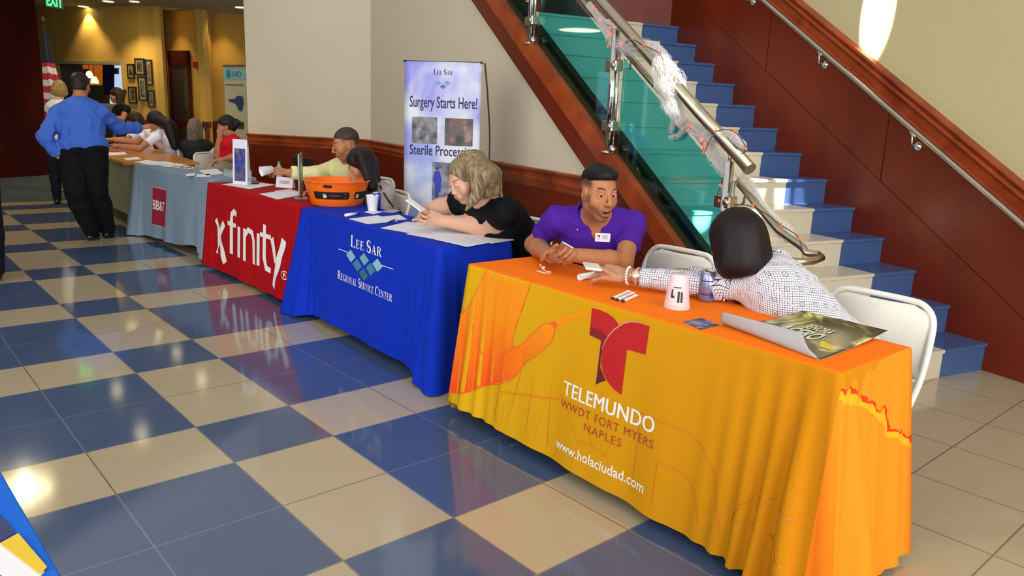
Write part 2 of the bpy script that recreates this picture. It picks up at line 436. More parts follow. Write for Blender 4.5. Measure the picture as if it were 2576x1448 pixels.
class Head:
    """x right, y forward, z up; origin between the ears at eye height"""
    def __init__(s, c, fwd, up=(0, 0, 1), k=1.0, w=1.0):
        s.c = np.array(c, float); s.r, s.f, s.u = frame(fwd, up); s.k = k; s.w = w; s.M = np.array([s.r, s.f, s.u])
    def P(s, x, y, z): return s.c+s.k*(x*s.w*s.r+y*s.f+z*s.u)
    def loc(s, P): return ((P-s.c)@s.M.T)/s.k/np.array([s.w, 1, 1])
    def rad(s, *r): return np.array([r[0]*s.w, r[1], r[2]])*s.k
    def e(s, B, c, r, k=.015, sub=0): B.ell(s.P(*c), s.rad(*(r if hasattr(r, '__len__') else (r, r, r))), s.M, k*s.k, sub)
    def cp(s, B, a, b, ra, rb=None, k=.01, sub=0): B.cap(s.P(*a), s.P(*b), ra*s.k, (rb or ra)*s.k, k*s.k, sub)
    def build(s, B, mouth=0.0, female=0.0, face=1, lid=0.0):
        e, cp = s.e, s.cp; s.mouth = mouth; nf = 1-.12*female
        e(B, (0, -.018, .035), (.073, .092, .082), .02)
        e(B, (0, .022, -.012), (.066, .066, .080), .02)
        e(B, (0, .030, -.062), (.052-.004*female, .052, .046), .02)
        e(B, (0, .060, -.098-.012*mouth), (.022-.003*female, .018, .016), .022)
        cp(B, (-.046, .008, -.078), (-.014, .058, -.100-.012*mouth), .012, k=.02); cp(B, (.046, .008, -.078), (.014, .058, -.100-.012*mouth), .012, k=.02)
        if face:
            cp(B, (-.034, .074, .022), (.034, .074, .022), .012-.003*female, k=.016)
            for q in (-1, 1):
                e(B, (q*.032, .096, .002), (.020, .016, .0135), .008, 1)
                e(B, (q*.032, .066, .001), (.019, .0125, .0145), .003)
                cp(B, (q*.016, .0835, .005), (q*.032, .0870, .0095), .0034, k=.004); cp(B, (q*.032, .0870, .0095), (q*.049, .076, .004), .0034, k=.004)
                if lid: e(B, (q*.032, .0738, .0045), (.0165, .0138, .0105), .002)
                cp(B, (q*.018, .082, -.004), (q*.046, .076, -.005), .0030, k=.005)
                e(B, (q*.040, .054, -.032), (.025+.002*female, .022, .025), .024)
                e(B, (q*.0115, .096, -.036), (.0075, .010, .0068), .005)
                e(B, (q*.006, .101, -.043), (.003, .005, .004), .002, 1)
                # ear
                e(B, (q*.074, -.006, -.010), (.0085, .019, .031), .008); e(B, (q*.0825, -.001, -.008), (.0045, .010, .018), .004, 1)
                e(B, (q*.071, .002, -.034), (.007, .009, .010), .006)
            cp(B, (0, .086, .016), (0, .108*nf+.002, -.030), .0065*nf, .0092*nf, k=.010)
            e(B, (0, .107*nf+.002, -.034), (.0098*nf, .0088*nf, .0082*nf), .005)
            m = mouth
            e(B, (0, .078, -.064-.008*m), (.032, .018, .022+.006*m), .014)
            if m:
                e(B, (0, .092, -.062), (.0235, .0085, .0058), .006); e(B, (0, .086, -.0745-.014*m), (.019, .0088, .0066), .006)
                e(B, (0, .096, -.0685-.006*m), (.0195, .022, .0028+.0075*m), .003, 1)
            else:
                e(B, (-.009, .0915, -.0605), (.0145, .0075, .0050), .004); e(B, (.009, .0915, -.0605), (.0145, .0075, .0050), .004)
                e(B, (0, .0900, -.0705), (.0185, .0080, .0062), .004)
                e(B, (0, .101, -.0655), (.025, .008, .0012), .002, 1)
        B.fine.append((s.c-.13*s.k, s.c+.13*s.k))
    def neck(s, B, base, r=.055, k=.03): B.cap(s.P(0, -.028, -.045), base, r*.92*s.k, r*s.k*1.05, k)
    def eyes(s, root, look=(0, 0), iris='#2a1a12'):
        for q in (-1, 1):
            mb = MB(); c = s.P(q*.0315, .0725, .0015); mb.ball(c, .0122*s.k, 12, 0)
            g = nrm(s.f+s.r*look[0]+s.u*look[1]); X = nrm(np.cross(g, s.u)); Y = np.cross(X, g)
            for (rr, off, mi) in ((.0060, .0124, 1), (.0027, .0126, 2)):
                n = 16; vs = [c+g*(off*s.k+.0003*mi)]+[c+g*math.sqrt(max(1e-9, .01245**2-rr**2))*s.k+s.k*rr*(X*math.cos(2*PI*i/n)+Y*math.sin(2*PI*i/n))+g*.0003*mi for i in range(n)]
                mb.add(vs, [(0, 1+i, 1+(i+1) % n) for i in range(n)], mi, True)
            o = mb.build('eye', [mat('eyewhite', '#e6ddd6', .25), mat('iris'+iris, iris, .2), mat('pupil', '#050505', .15)]); on_root(o, root)
    def color(s, skin, lip, brow, beard=None, beard_amt=0, hairline=None, cheek=.12, fade=None):
        """vertex colours that belong to the face itself: lips, brows, shaven hair"""
        skin, lip, brow = lin(skin), lin(lip), lin(brow)
        def fn(P):
            q = s.loc(P); x, y, z = q[:, 0], q[:, 1], q[:, 2]; c = np.tile(skin, (len(P), 1))
            near = (np.abs(x) < .1) & (np.abs(z) < .14) & (np.abs(y) < .13)
            def mixin(col, w, amt=1): nonlocal c; w = (np.clip(w, 0, 1)*amt*near)[:, None]; c = c*(1-w)+col*w
            fr = (y > .06)
            red = skin*np.array([1.06, .72, .70])
            mixin(red, 1-((np.abs(x)-.042)**2/.018**2+(z+.030)**2/.016**2), cheek)
            if beard is not None:
                bc = lin(beard); w = np.clip((-.045-z)/.02, 0, 1)*np.clip((y+.0)/.02, 0, 1); w = np.maximum(w, np.clip((.030-np.abs(z+.03))/.02, 0, 1)*np.clip((np.abs(x)-.056)/.008, 0, 1)*(y > .0)*(y < .045)); mixin(bc, w, beard_amt)
                mixin(bc, (1-((x/.026)**2+((z+.048)/.007)**2))*2*fr, beard_amt*1.1)
            mo = getattr(s, 'mouth', 0)
            if mo: mixin(np.array([.045, .012, .010]), (1-((x/.0185)**2+((z+.0745)/.0088)**2))*4*(y > .05)*(y < .094), .95)
            wl = (1-((x/.0235)**2+((z+.0605)/.0065)**2))*3; w2 = (1-((x/.0205)**2+((z+.0725+.0155*mo)/(.0085-.002*mo))**2))*3
            mixin(lip, np.maximum(wl, w2)*(y > .08), .9)
            bx = np.abs(x); bz = .0265+.006*np.clip(1-((bx-.036)/.02)**2, 0, 1)
            mixin(brow, (1-((bx-.033)/.021)**2-((z-bz)/.0042)**2)*3*fr, .85)
            if fade is not None:
                w = np.clip((z-.012)/.03, 0, 1)*np.clip((np.abs(x)-.058)/.006, 0, 1)*(y < .052)+np.clip((-.045-y)/.02, 0, 1)*np.clip((z+.06)/.04, 0, 1); mixin(lin(fade), np.clip(w, 0, 1), .85)
            return np.clip(c, 0, 1)
        return fn

def hand(B, wrist, d, back, side=1, size=1.0, curl=(.5, .5, .5, .5), thumb=(.8, .55, -.45), spread=.06, tc=.35, k=.004):
    """wrist point, direction of the fingers, back-of-hand direction; side=+1 when the thumb is on the right of (d, back)"""
    d = nrm(d); n = np.array(back, float); n = nrm(n-d*(n@d)); x = np.cross(d, n)*side; z = size
    w = np.array(wrist, float); P = lambda a, b, c: w+z*(a*x+b*d+c*n)
    fx = (-.031, -.0105, .0105, .031); by = (.078, .088, .092, .086)
    L = ((.030, .018, .016), (.040, .025, .019), (.045, .028, .020), (.040, .024, .019))
    B.ell(P(0, .045, 0), (.041*z, .050*z, .0145*z), np.array([x, d, n]), .012*z)
    tips = []
    for i in range(4):
        B.cap(P(fx[i]*.6, .005, 0), P(fx[i], by[i], 0), .0135*z, .0105*z, .009*z)
        p = P(fx[i], by[i], 0); a = 0; ang = spread*(i-1.5)*1.2; dd = nrm(d+x*ang); cu = curl[i]
        r0 = (.0082, .0092, .0095, .0092)[i]*z
        for j, l in enumerate(L[i]):
            a += cu*(.9, 1.15, .7)[j]; v = dd*math.cos(a)-n*math.sin(a); q = p+v*l*z
            B.cap(p, q, r0*(1-.10*j), r0*(1-.10*(j+1)), k*z); p = q
        tips.append(p)
    t = nrm(x*thumb[0]+d*thumb[1]+n*thumb[2]); p = P(.020, .018, -.004)
    B.cap(p, p+t*.040*z, .0150*z, .0120*z, .012*z); p = p+t*.040*z
    t2 = nrm(t+d*tc-x*tc*.4); q = p+t2*.032*z; B.cap(p, q, .0118*z, .0102*z, .006*z); t3 = nrm(t2+d*tc*.6-x*tc*.3); B.cap(q, q+t3*.024*z, .0102*z, .0085*z, .004*z)
    tips.append(q+t3*.024*z)
    pts = [P(0, .0, 0), P(0, .1, 0)]+tips; B.fine.append((np.min(pts, 0)-.025, np.max(pts, 0)+.025))
    return tips, x, n

def torso(B, neck, pelvis, sL, sR, g=1.0, off=0.0, depth=.10, belly=1.0, bust=0, fwd=None, k=.05):
    """trunk from the neck base to the pelvis, wide in the shoulder direction"""
    neck, pelvis, sL, sR = [np.array(a, float) for a in (neck, pelvis, sL, sR)]
    ax = nrm(sR-sL); up = nrm(neck-pelvis); f = nrm(np.cross(up, ax)) if fwd is None else nrm(fwd); up2 = nrm(np.cross(ax, f)) if True else up
    M = np.array([ax, f, np.cross(ax, f)]); hw = np.linalg.norm(sR-sL)/2; H = np.linalg.norm(neck-pelvis)
    at = lambda t: pelvis+(neck-pelvis)*t
    B.cap(sL, sR, .046*g+off, None, k)
    B.ell(at(.72), ((hw*.98)*1.0+off, depth*1.12*g+off, H*.33+off), M, k)
    B.ell(at(.42), (hw*.82*g*belly+off, depth*1.05*g*belly+off, H*.33+off), M, k)
    B.ell(at(.08), (hw*.90*g*belly+off, depth*1.15*g*belly+off, H*.26+off), M, k)
    for q in (sL, sR): B.cap(neck+(pelvis-neck)*.02, q+(neck-q)*.15, .045*g+off, .040*g+off, k*.7)
    if bust:
        for q in (-1, 1): B.ell(at(.66)+ax*q*hw*.42+f*depth*.95*g, (bust+off, bust*.9+off, bust+off), M, .035)
def limb(B, a, b, c, r0, r1, r2, off=0, k=.018, r15=None):
    """two-segment limb with a fuller muscle on the first third"""
    a, b, c = [np.array(q, float) for q in (a, b, c)]
    B.cap(a, b, r0+off, r1+off, k); m = b+(c-b)*.28; B.cap(b, m, r1+off, (r15 or r1*1.05)+off, k); B.cap(m, c, (r15 or r1*1.05)+off, r2+off, k)
def legs(B, pelvis, ax, knees, feet, off=0, g=1.0, k=.03):
    for q, kn, ft in zip((-1, 1), knees, feet):
        hp = np.array(pelvis)+np.array(ax)*q*.095
        B.cap(hp, kn, .092*g+off, .060*g+off, k); m = np.array(kn)+(np.array(ft)-np.array(kn))*.3
        B.cap(kn, m, .058*g+off, .060*g+off, k); B.cap(m, ft, .060*g+off, .040*g+off, k)
def shoe(B, heel, d, l=.26, h=.08):
    d = nrm([d[0], d[1], 0]); h0 = np.array(heel, float)
    B.cap(h0+d*.02+[0, 0, .042], h0+d*.10+[0, 0, .045], .040, .040, .02); B.cap(h0+d*.10+[0, 0, .038], h0+d*(l-.05)+[0, 0, .03], .042, .036, .02)
    B.cut(h0+[0, 0, .002], (0, 0, -1), h0-.3, h0+.3, .003)
def strands(dirv, amp=.002, freq=180, seed=0):
    """fine ridges running along dirv, for hair"""
    d = nrm(dirv)
    def fn(P, nn):
        a = nrm(np.cross(d, [.3, .5, .8])); b = np.cross(d, a); u = P@a; v = P@b; w = P@d
        r = np.sin(u*freq*.6+np.sin(w*10+seed)*1.6)+.6*np.sin(v*freq*.55+np.sin(w*9)*1.3+seed)
        return P+nn*(r*amp*.5)[:, None]
    return fn
def hair_mat(name, c1, c2, dirv, sc=110, rough=.5, c3=None):
    """streaks that run along the strands"""
    if name in MATS: return MATS[name]
    m, nt, b = base_mat(name); d = nrm(dirv); a = nrm(np.cross(d, [.3, .5, .8])); e = np.cross(d, a)
    p = nt.nodes.new('ShaderNodeNewGeometry').outputs['Position']; cx = nt.nodes.new('ShaderNodeCombineXYZ')
    w = nt.nodes.new('ShaderNodeTexNoise'); w.inputs['Scale'].default_value = 9; nt.links.new(p, w.inputs['Vector'])
    wv = nt.nodes.new('ShaderNodeVectorMath'); wv.operation = 'MULTIPLY_ADD'; wv.inputs[1].default_value = (.05, .05, .05); nt.links.new(w.outputs['Color'], wv.inputs[0]); nt.links.new(p, wv.inputs[2])
    for i, (v, k) in enumerate(((a, 1), (e, 1), (d, .05))):
        n = nt.nodes.new('ShaderNodeVectorMath'); n.operation = 'DOT_PRODUCT'; n.inputs[1].default_value = tuple(v*k); nt.links.new(wv.outputs[0], n.inputs[0]); nt.links.new(n.outputs['Value'], cx.inputs[i])
    n = nt.nodes.new('ShaderNodeTexNoise'); n.inputs['Scale'].default_value = sc; n.inputs['Detail'].default_value = 5; n.inputs['Roughness'].default_value = .65; nt.links.new(cx.outputs[0], n.inputs['Vector'])
    r = nt.nodes.new('ShaderNodeMapRange'); r.inputs[1].default_value = .36; r.inputs[2].default_value = .66; nt.links.new(n.outputs[0], r.inputs[0])
    mx = nt.nodes.new('ShaderNodeMix'); mx.data_type = 'RGBA'; mx.inputs[6].default_value = srgb(c1); mx.inputs[7].default_value = srgb(c2); nt.links.new(r.outputs[0], mx.inputs[0]); nt.links.new(mx.outputs[2], b.inputs['Base Color'])
    bp = nt.nodes.new('ShaderNodeBump'); bp.inputs['Strength'].default_value = .4; bp.inputs['Distance'].default_value = .005; nt.links.new(n.outputs[0], bp.inputs['Height']); nt.links.new(bp.outputs[0], b.inputs['Normal'])
    b.inputs['Roughness'].default_value = rough; b.inputs['Specular IOR Level'].default_value = .25
    return m
def folds(dirs, amp=.004, seed=0.0):
    """cloth creases: each entry (direction, frequency, phase); sharp narrow ridges with broad hollows"""
    def fn(P, nn):
        h = np.zeros(len(P))
        for d, f, ph in dirs:
            d = nrm(d); e = nrm(np.cross(d, [.31, .83, -.46])); k = np.cross(d, e); u = P@d; v = P@e; w = P@k
            s_ = np.sin(u*f+ph+1.9*np.sin(v*f*.31+ph+seed)+1.2*np.sin(w*f*.27+2*ph)+.5*np.sin(v*f*.83)); m_ = .5+.5*np.sin(v*f*.37+w*f*.29+3*ph+seed)
            h += (1-np.abs(s_))**1.6*m_
        return P+nn*((h-.25*len(dirs))*amp/len(dirs)**.5)[:, None]
    return fn
# ---------------------------------------------------------------- node helper
class N:
    def __init__(s, nt): s.nt = nt
    def m(s, op, a, b=None, c=None):
        n = s.nt.nodes.new('ShaderNodeMath'); n.operation = op
        for i, q in enumerate((a, b, c)):
            if q is None: continue
            if isinstance(q, (int, float)): n.inputs[i].default_value = q
            else: s.nt.links.new(q, n.inputs[i])
        return n.outputs[0]
    def mix(s, f, a, b):
        n = s.nt.nodes.new('ShaderNodeMix'); n.data_type = 'RGBA'
        for i, q in ((0, f), (6, a), (7, b)):
            if isinstance(q, (int, float, tuple)): n.inputs[i].default_value = q
            else: s.nt.links.new(q, n.inputs[i])
        return n.outputs[2]
    def noise(s, vec, scale, det=4, dist=0):
        n = s.nt.nodes.new('ShaderNodeTexNoise'); n.inputs['Scale'].default_value = scale; n.inputs['Detail'].default_value = det; n.inputs['Distortion'].default_value = dist
        if vec is not None: s.nt.links.new(vec, n.inputs['Vector'])
        return n.outputs[0]
    def xyz(s, vec):
        n = s.nt.nodes.new('ShaderNodeSeparateXYZ'); s.nt.links.new(vec, n.inputs[0]); return n.outputs
    def pos(s): return s.nt.nodes.new('ShaderNodeNewGeometry').outputs['Position']
    def obj(s): return s.nt.nodes.new('ShaderNodeTexCoord').outputs['Object']

def floor_material():
    m, nt, b = base_mat('floor_tiles'); g = N(nt); p = g.xyz(g.pos())
    u = g.m('DIVIDE', p[0], T); w = g.m('DIVIDE', p[1], T)
    um = g.m('FLOORED_MODULO', u, 3.0); wm = g.m('FLOORED_MODULO', w, 3.0)
    un = g.m('GREATER_THAN', um, 2.0); wn = g.m('GREATER_THAN', wm, 2.0)
    light = g.m('ABSOLUTE', g.m('SUBTRACT', un, wn))
    border = g.m('MAXIMUM', g.m('GREATER_THAN', u, 2.0), g.m('GREATER_THAN', w, 22.0))
    light = g.m('MAXIMUM', light, border)
    uf = g.m('FRACT', g.m('ADD', u, 100.0)); wf = g.m('FRACT', g.m('ADD', w, 100.0))
    def line(f, wd): return g.m('MAXIMUM', g.m('LESS_THAN', f, wd), g.m('GREATER_THAN', f, 1-wd))
    grout = g.m('MAXIMUM', line(uf, .007), line(wf, .007))
    # each tile has its own faint shade
    wn_ = nt.nodes.new('ShaderNodeTexWhiteNoise'); wn_.noise_dimensions = '2D'; cx = nt.nodes.new('ShaderNodeCombineXYZ')
    nt.links.new(g.m('FLOOR', u), cx.inputs[0]); nt.links.new(g.m('FLOOR', w), cx.inputs[1]); nt.links.new(cx.outputs[0], wn_.inputs['Vector'])
    nz = g.noise(g.pos(), 5, 5); nf = g.noise(g.pos(), 90, 2)
    v = g.m('ADD', g.m('MULTIPLY', g.m('SUBTRACT', nz, .5), .28), g.m('ADD', g.m('MULTIPLY', g.m('SUBTRACT', nf, .5), .22), g.m('MULTIPLY', g.m('SUBTRACT', wn_.outputs[0], .5), .10)))
    v = g.m('ADD', v, .5)
    lt = g.mix(v, srgb('#a5967a'), srgb('#beb093')); dk = g.mix(v, srgb('#374868'), srgb('#536686'))
    c = g.mix(light, dk, lt); gc = g.mix(light, srgb('#6d7686'), srgb('#756b58'))
    c = g.mix(grout, c, gc)
    nt.links.new(c, b.inputs['Base Color'])
    nt.links.new(g.m('ADD', .07, g.m('MULTIPLY', nz, .05)), b.inputs['Roughness']); b.inputs['Specular IOR Level'].default_value = .85
    return m
FLOOR = floor_material()
mb = MB(); mb.abox(-9, 5.2, -9, 10.42, -.1, 0); struct('floor', mb, FLOOR)
mb = MB(); mb.abox(-9, 12, 10.42, 30, -.1, .004); struct('floor_carpet', mb, mat('carpet', '#2f3a42', .95, bump=.5, bscale=300, var=.25, vscale=40))

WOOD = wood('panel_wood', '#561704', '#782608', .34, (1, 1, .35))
WOODR = wood('rail_wood', '#6b2208', '#a04417', .28, (1, 1, 1), 3)
WOODD = wood('stringer_lit_wood', '#7a2c0e', '#ad4d1d', .30, (1, 1, 1), 3)
WALL = mat('painted_wall', '#d2c7b0', .85, bump=.25, bscale=220, var=.03, vscale=2)
WALL2 = mat('stairwell_wall', '#b9ae85', .85, bump=.25, bscale=220, var=.03, vscale=2)
YEL = mat('yellow_wall', '#b8923f', .8, bump=.2, bscale=200, var=.06, vscale=2)
CEIL = mat('ceiling_paint', '#9a9276', .9, var=.03, vscale=3)
DW, DR, L0 = 3.754, 1.95, .03      # stair wall, rail wall distances in the stair frame

# white wall under and beside the stair, with wainscot: two facets meeting at a crease
CR = Wpl(933, 357, DR); CR[2] = 0                      # crease
END = Wz(625, 335, 1.047); END[2] = 0                  # free end by the opening
a0 = S(.35, DR, 0)
def wall_facet(mbw, mbd, mbt, P, Q, thick, top_fn):
    P = np.array(P); Q = np.array(Q); d = nrm(Q-P); n = np.array([d[1], -d[0], 0])   # n points into the wall
    if n[0] < 0: n = -n
    L = np.linalg.norm(Q-P)
    # painted wall above the rail
    mbw.prism([P+[0, 0, .98], Q+[0, 0, .98], Q+[0, 0, top_fn(Q)], P+[0, 0, top_fn(P)]], n*thick)
    # dark panelling below, split by seams
    k = max(1, int(L/1.25)); ww = L/k
    for i in range(k): mbd.prism([P+d*(i*ww+.006)-n*.012+[0, 0, 0.12], P+d*((i+1)*ww-.006)-n*.012+[0, 0, .12], P+d*((i+1)*ww-.006)-n*.012+[0, 0, .93], P+d*(i*ww+.006)-n*.012+[0, 0, .93]], n*.10)
    mbd.prism([P-n*.006+[0, 0, 0], Q-n*.006+[0, 0, 0], Q-n*.006+[0, 0, .98], P-n*.006+[0, 0, .98]], n*thick)
    # cap rail profile
    prof = [(0, 1.047), (.050, 1.047), (.055, 1.035), (.045, 1.022), (.030, 1.010), (.026, .985), (.038, .972), (.040, .955), (.028, .940), (.020, .925), (.022, .905), (.014, .895), (0, .893)]
    mbt.prism([P-n*a+[0, 0, z] for a, z in prof], Q-P)
    mbb = [(0, 0), (.022, 0), (.022, .10), (.012, .125), (0, .125)]
    mbt.prism([P-n*(a+.008)+[0, 0, z] for a, z in mbb], Q-P)
topA = lambda P: nose(P@SE)-.30
mbw, mbd, mbt = MB(), MB(), MB()
# triangle of wall below the stringer: from the crease back to where the stringer meets the rail
def sw(s): return S(s, DR, 0)
ww0 = sw(2.10)
mbw.prism([sw(2.05)+[0, 0, .97], CR+[0, 0, .97], CR+[0, 0, nose(CR@SE)-.27], sw(2.05)+[0, 0, nose(2.05)-.27]], SN*.12)
L_ = CR@SE; k = 4
for i in range(k):
    s0 = .5+(L_-.5)*i/k; s1 = .5+(L_-.5)*(i+1)/k
    f = lambda s: min(.93, max(.05, nose(s)-.31))
    bp = [s0+.006]+[t for t in (2.0,) if s0 < t < s1]+[s1-.006]
    mbd.prism([S(t, DR-.012, f(t)) for t in bp]+[S(t, DR-.012, .12) for t in bp[::-1]] if f(s0) > .13 else [S(s1-.006, DR-.012, f(s1)), S(s1-.006, DR-.012, .06), S(s0, DR-.012, .06), S(s0, DR-.012, .12)], SN*.05)
mbd.prism([S(.5, DR-.006, 0), S(.5, DR-.006, .02), S(2.0, DR-.006, nose(2.0)-.27), S(L_, DR-.006, .98), S(L_, DR-.006, 0)], SN*.12)
prof = [(0, 1.047), (.050, 1.047), (.055, 1.035), (.045, 1.022), (.030, 1.010), (.026, .985), (.038, .972), (.040, .955), (.028, .940), (.020, .925), (.022, .905), (.014, .895), (0, .893)]
mbt.prism([sw(2.02)-SN*a+np.array([0, 0, z]) for a, z in prof], SE*(L_-2.02))
wall_facet(mbw, mbd, mbt, END, CR, .30, lambda P: 4.2 if abs(P[1]-END[1]) < .1 else nose(CR@SE)-.27)
# upper part: wall above the stair line on the facet beyond the crease
struct('wall_stair', mbw, WALL); struct('wainscot_stair', mbd, WOOD); struct('trim_1', mbt, WOODR)
mb = MB(); e = nrm(CR-END); mb.prism([END+[0, 0, 3.0], CR+[0, 0, 3.0], CR+[0, 0, 7.5], END+[0, 0, 7.5]], np.array([e[1], -e[0], 0])*.3*(1 if e[1] > 0 else -1))
struct('wall_upper', mb, WALL)
# ---- right wall of the stair: panelling below a raking cap, painted above
s_top = 3.86
mb = MB(); mb.sprism([(-7, -.1), (s_top, -.1), (s_top, 7.5), (-7, 7.5)], DW+.02, DW+.3); struct('wall_right', mb, WALL2)
mb = MB()
low = lambda s: max(0.0, nose(s)+.33)
z1 = lambda s: nose(s)+.325; z2 = lambda s: nose(s)+.335; z3 = lambda s: nose(s)+.84
kink = .10
mb.sprism([(-7, 0), (s_top, 0), (s_top, z1(s_top)), (kink, z1(kink)), (-7, z1(kink))], DW, DW+.03)
cuts = [-3.4, -2.2, -.95, .10, 1.325, 2.547, s_top]
for a, b_ in zip(cuts[:-1], cuts[1:]):
    if a < kink-.01: mb.sprism([(a+.005, z2(kink)), (b_-.005, z2(kink)), (b_-.005, z3(kink)), (a+.005, z3(kink))], DW, DW+.03)
    else: mb.sprism([(a+.005, z2(a)), (b_-.005, z2(b_)), (b_-.005, z3(b_)), (a+.005, z3(a))], DW, DW+.03)
mb.sprism([(-7, 0), (s_top, 0), (s_top, z3(s_top)), (kink, z3(kink)), (-7, z3(kink))], DW+.008, DW+.03)
struct('wainscot_right', mb, WOOD)
mb = MB()
caps = [(0, .82), (.028, .82), (.034, .845), (.020, .86), (.018, .925), (.034, .94), (.044, .955), (.040, .975), (.030, .985), (.052, 1.0), (.060, 1.015), (.055, 1.03), (0, 1.035)]
def rake(mb, s0, s1, pf, dd): mb.prism([S(s0, dd-a, nose(s0)+z) for a, z in pf], SE*(s1-s0)+np.array([0, 0, .64*(s1-s0)]))
rake(mb, kink, s_top, caps, DW+.02)
mb.prism([S(-7, DW+.02-a, nose(kink)+z) for a, z in caps], SE*(kink+7))
struct('trim_2', mb, WOODR)
# ---- landing walls beyond the top step
mb = MB(); mb.sprism([(5.2, 2.0), (5.3, 2.0), (5.3, 7.5), (5.2, 7.5)], 2.0, 7.0); struct('wall_landing', mb, WOOD)
mb = MB(); mb.sprism([(s_top+.02, 2.1), (5.2, 2.1), (5.2, 2.31), (s_top+.02, 2.31)], 2.1, 7.0); struct('floor_landing', mb, mat('landing_tile', '#c0b79c', .2))
mb = MB(); mb.sprism([(3.6, 0), (5.2, 0), (5.2, 7.5), (3.6, 7.5)], 6.9, 7.0); struct('wall_landing_side', mb, WALL2)

# ---- stairs
STB, STW = mat('stair_blue', '#405a88', .28, var=.12, vscale=30, bump=.05), mat('stair_cream', '#cdc4ae', .28, var=.05, vscale=12)
st = MB(); RUN, RISE = .2782, .178; DI, DB = 2.05, 3.345
for i in range(13):
    s0 = .40+i*RUN; s1 = s0+RUN+.004; z1_ = RISE*(i+1)
    nx = 0.012
    for (a, b_, mi) in ((DI, DB-.001, 1), (DB+.001, DW, 0)):
        st.sprism([(s0, max(0, z1_-RISE-.02)), (s1, max(0, z1_-RISE-.02)), (s1, z1_), (s0-nx, z1_), (s0-nx, z1_-.020), (s0, z1_-.026)], a, b_, mi)
struct('stairs', st, [STB, STW])
# the two beige-white steps the daylight falls on stay plain tile; side stringer in three bands, lit and shaded faces coloured apart
mb = MB()
def slab(mb, s0, s1, o0, o1, d0, d1, mi=0): mb.sprism([(s0, max(0, nose(s0)+o0)), (s1, nose(s1)+o0), (s1, nose(s1)+o1), (s0, max(.02, nose(s0)+o1))], d0, d1, mi)
mb.prism([S(.12, DR-.035, 0), S(.12, DR-.035, .06), S(6.2, DR-.035, nose(6.2)-.12), S(6.2, DR-.035, nose(6.2)-.29), S(.57, DR-.035, 0)], SN*.10, 0)
mb.prism([S(.12, DR-.055, 0.0), S(.12, DR-.055, nose(.12)+.055), S(6.2, DR-.055, nose(6.2)+.055), S(6.2, DR-.055, nose(6.2)-.105), S(.28, DR-.055, 0)], SN*.11, 1)
mb.prism([S(.2, DR+.055, 0.0), S(.2, DR+.055, nose(.2)+.12), S(6.2, DR+.055, nose(6.2)+.12), S(6.2, DR+.055, nose(6.2)-.2), S(.50, DR+.055, 0)], SN*.06, 0)
struct('stair_stringer', mb, [WOOD, WOODD])

# ---- back room
Cp = [Wz(-180, 30, 3.2), Wz(95, 22, 3.2), Wz(300, 15, 3.2), Wz(345, 14, 3.2), Wz(401, 16, 3.2), Wz(412, 30, 3.2), Wz(507, 24, 3.2), Wz(530, 33, 3.2), Wz(760, 40, 3.2)]
Cp = [np.array([a[0], a[1], 0]) for a in Cp]
# opening in the far wall through to a brighter room
mbw, mbd, mbt = MB(), MB(), MB()
def seg(P, Q, holes=()):
    d = nrm(Q-P); n = np.array([-d[1], d[0], 0]); n = n if n[1] > 0 else -n; L = np.linalg.norm(Q-P); x = 0
    def pan(a, b_, z0, z1_): mbw.prism([P+d*a+[0, 0, z0], P+d*b_+[0, 0, z0], P+d*b_+[0, 0, z1_], P+d*a+[0, 0, z1_]], n*.12)
    for a, b_, z0, z1_ in holes: pan(x, a, 0, 3.3); pan(a, b_, 0, z0); pan(a, b_, z1_, 3.3); x = b_
    pan(x, L, 0, 3.3)
    return P, d, n, L
seg(Cp[0], Cp[1])
P, Q = Cp[1], Cp[2]; d1 = nrm(Q-P); n1 = np.array([-d1[1], d1[0], 0]); n1 = n1 if n1[1] > 0 else -n1
def along(px, py, P, d):     # where the view ray meets the wall P,d
    r = _ray(px, py); n = np.array([-d[1], d[0], 0]); t = ((P-CAM)@n)/(r@n); q = CAM+r*t; return (q-P)@d, q[2]
hx0, _ = along(140, 200, P, d1); hx1, hz1 = along(304, 163, P, d1); _, hz0 = along(300, 262, P, d1)
hx0 = max(hx0, .05); hx1 = min(hx1, np.linalg.norm(Q-P)-.02)
seg(P, Q, [(hx0, hx1, hz0, hz1)])
for i in range(2, len(Cp)-1): seg(Cp[i], Cp[i+1])
struct('wall_back', mbw, YEL)
mb = MB()
for i in range(2, len(Cp)-1):
    P_, Q_ = Cp[i], Cp[i+1]; d = nrm(Q_-P_); n = np.array([-d[1], d[0], 0]); n = n if n[1] > 0 else -n
    mb.prism([P_-n*.03, Q_-n*.03, Q_-n*.03+[0, 0, 1.02], P_-n*.03+[0, 0, 1.02]], n*.06)
    mb.prism([P_-n*.06+[0, 0, .93], Q_-n*.06+[0, 0, .93], Q_-n*.06+[0, 0, 1.05], P_-n*.06+[0, 0, 1.05]], n*.06)
struct('wainscot_back', mb, WOOD)
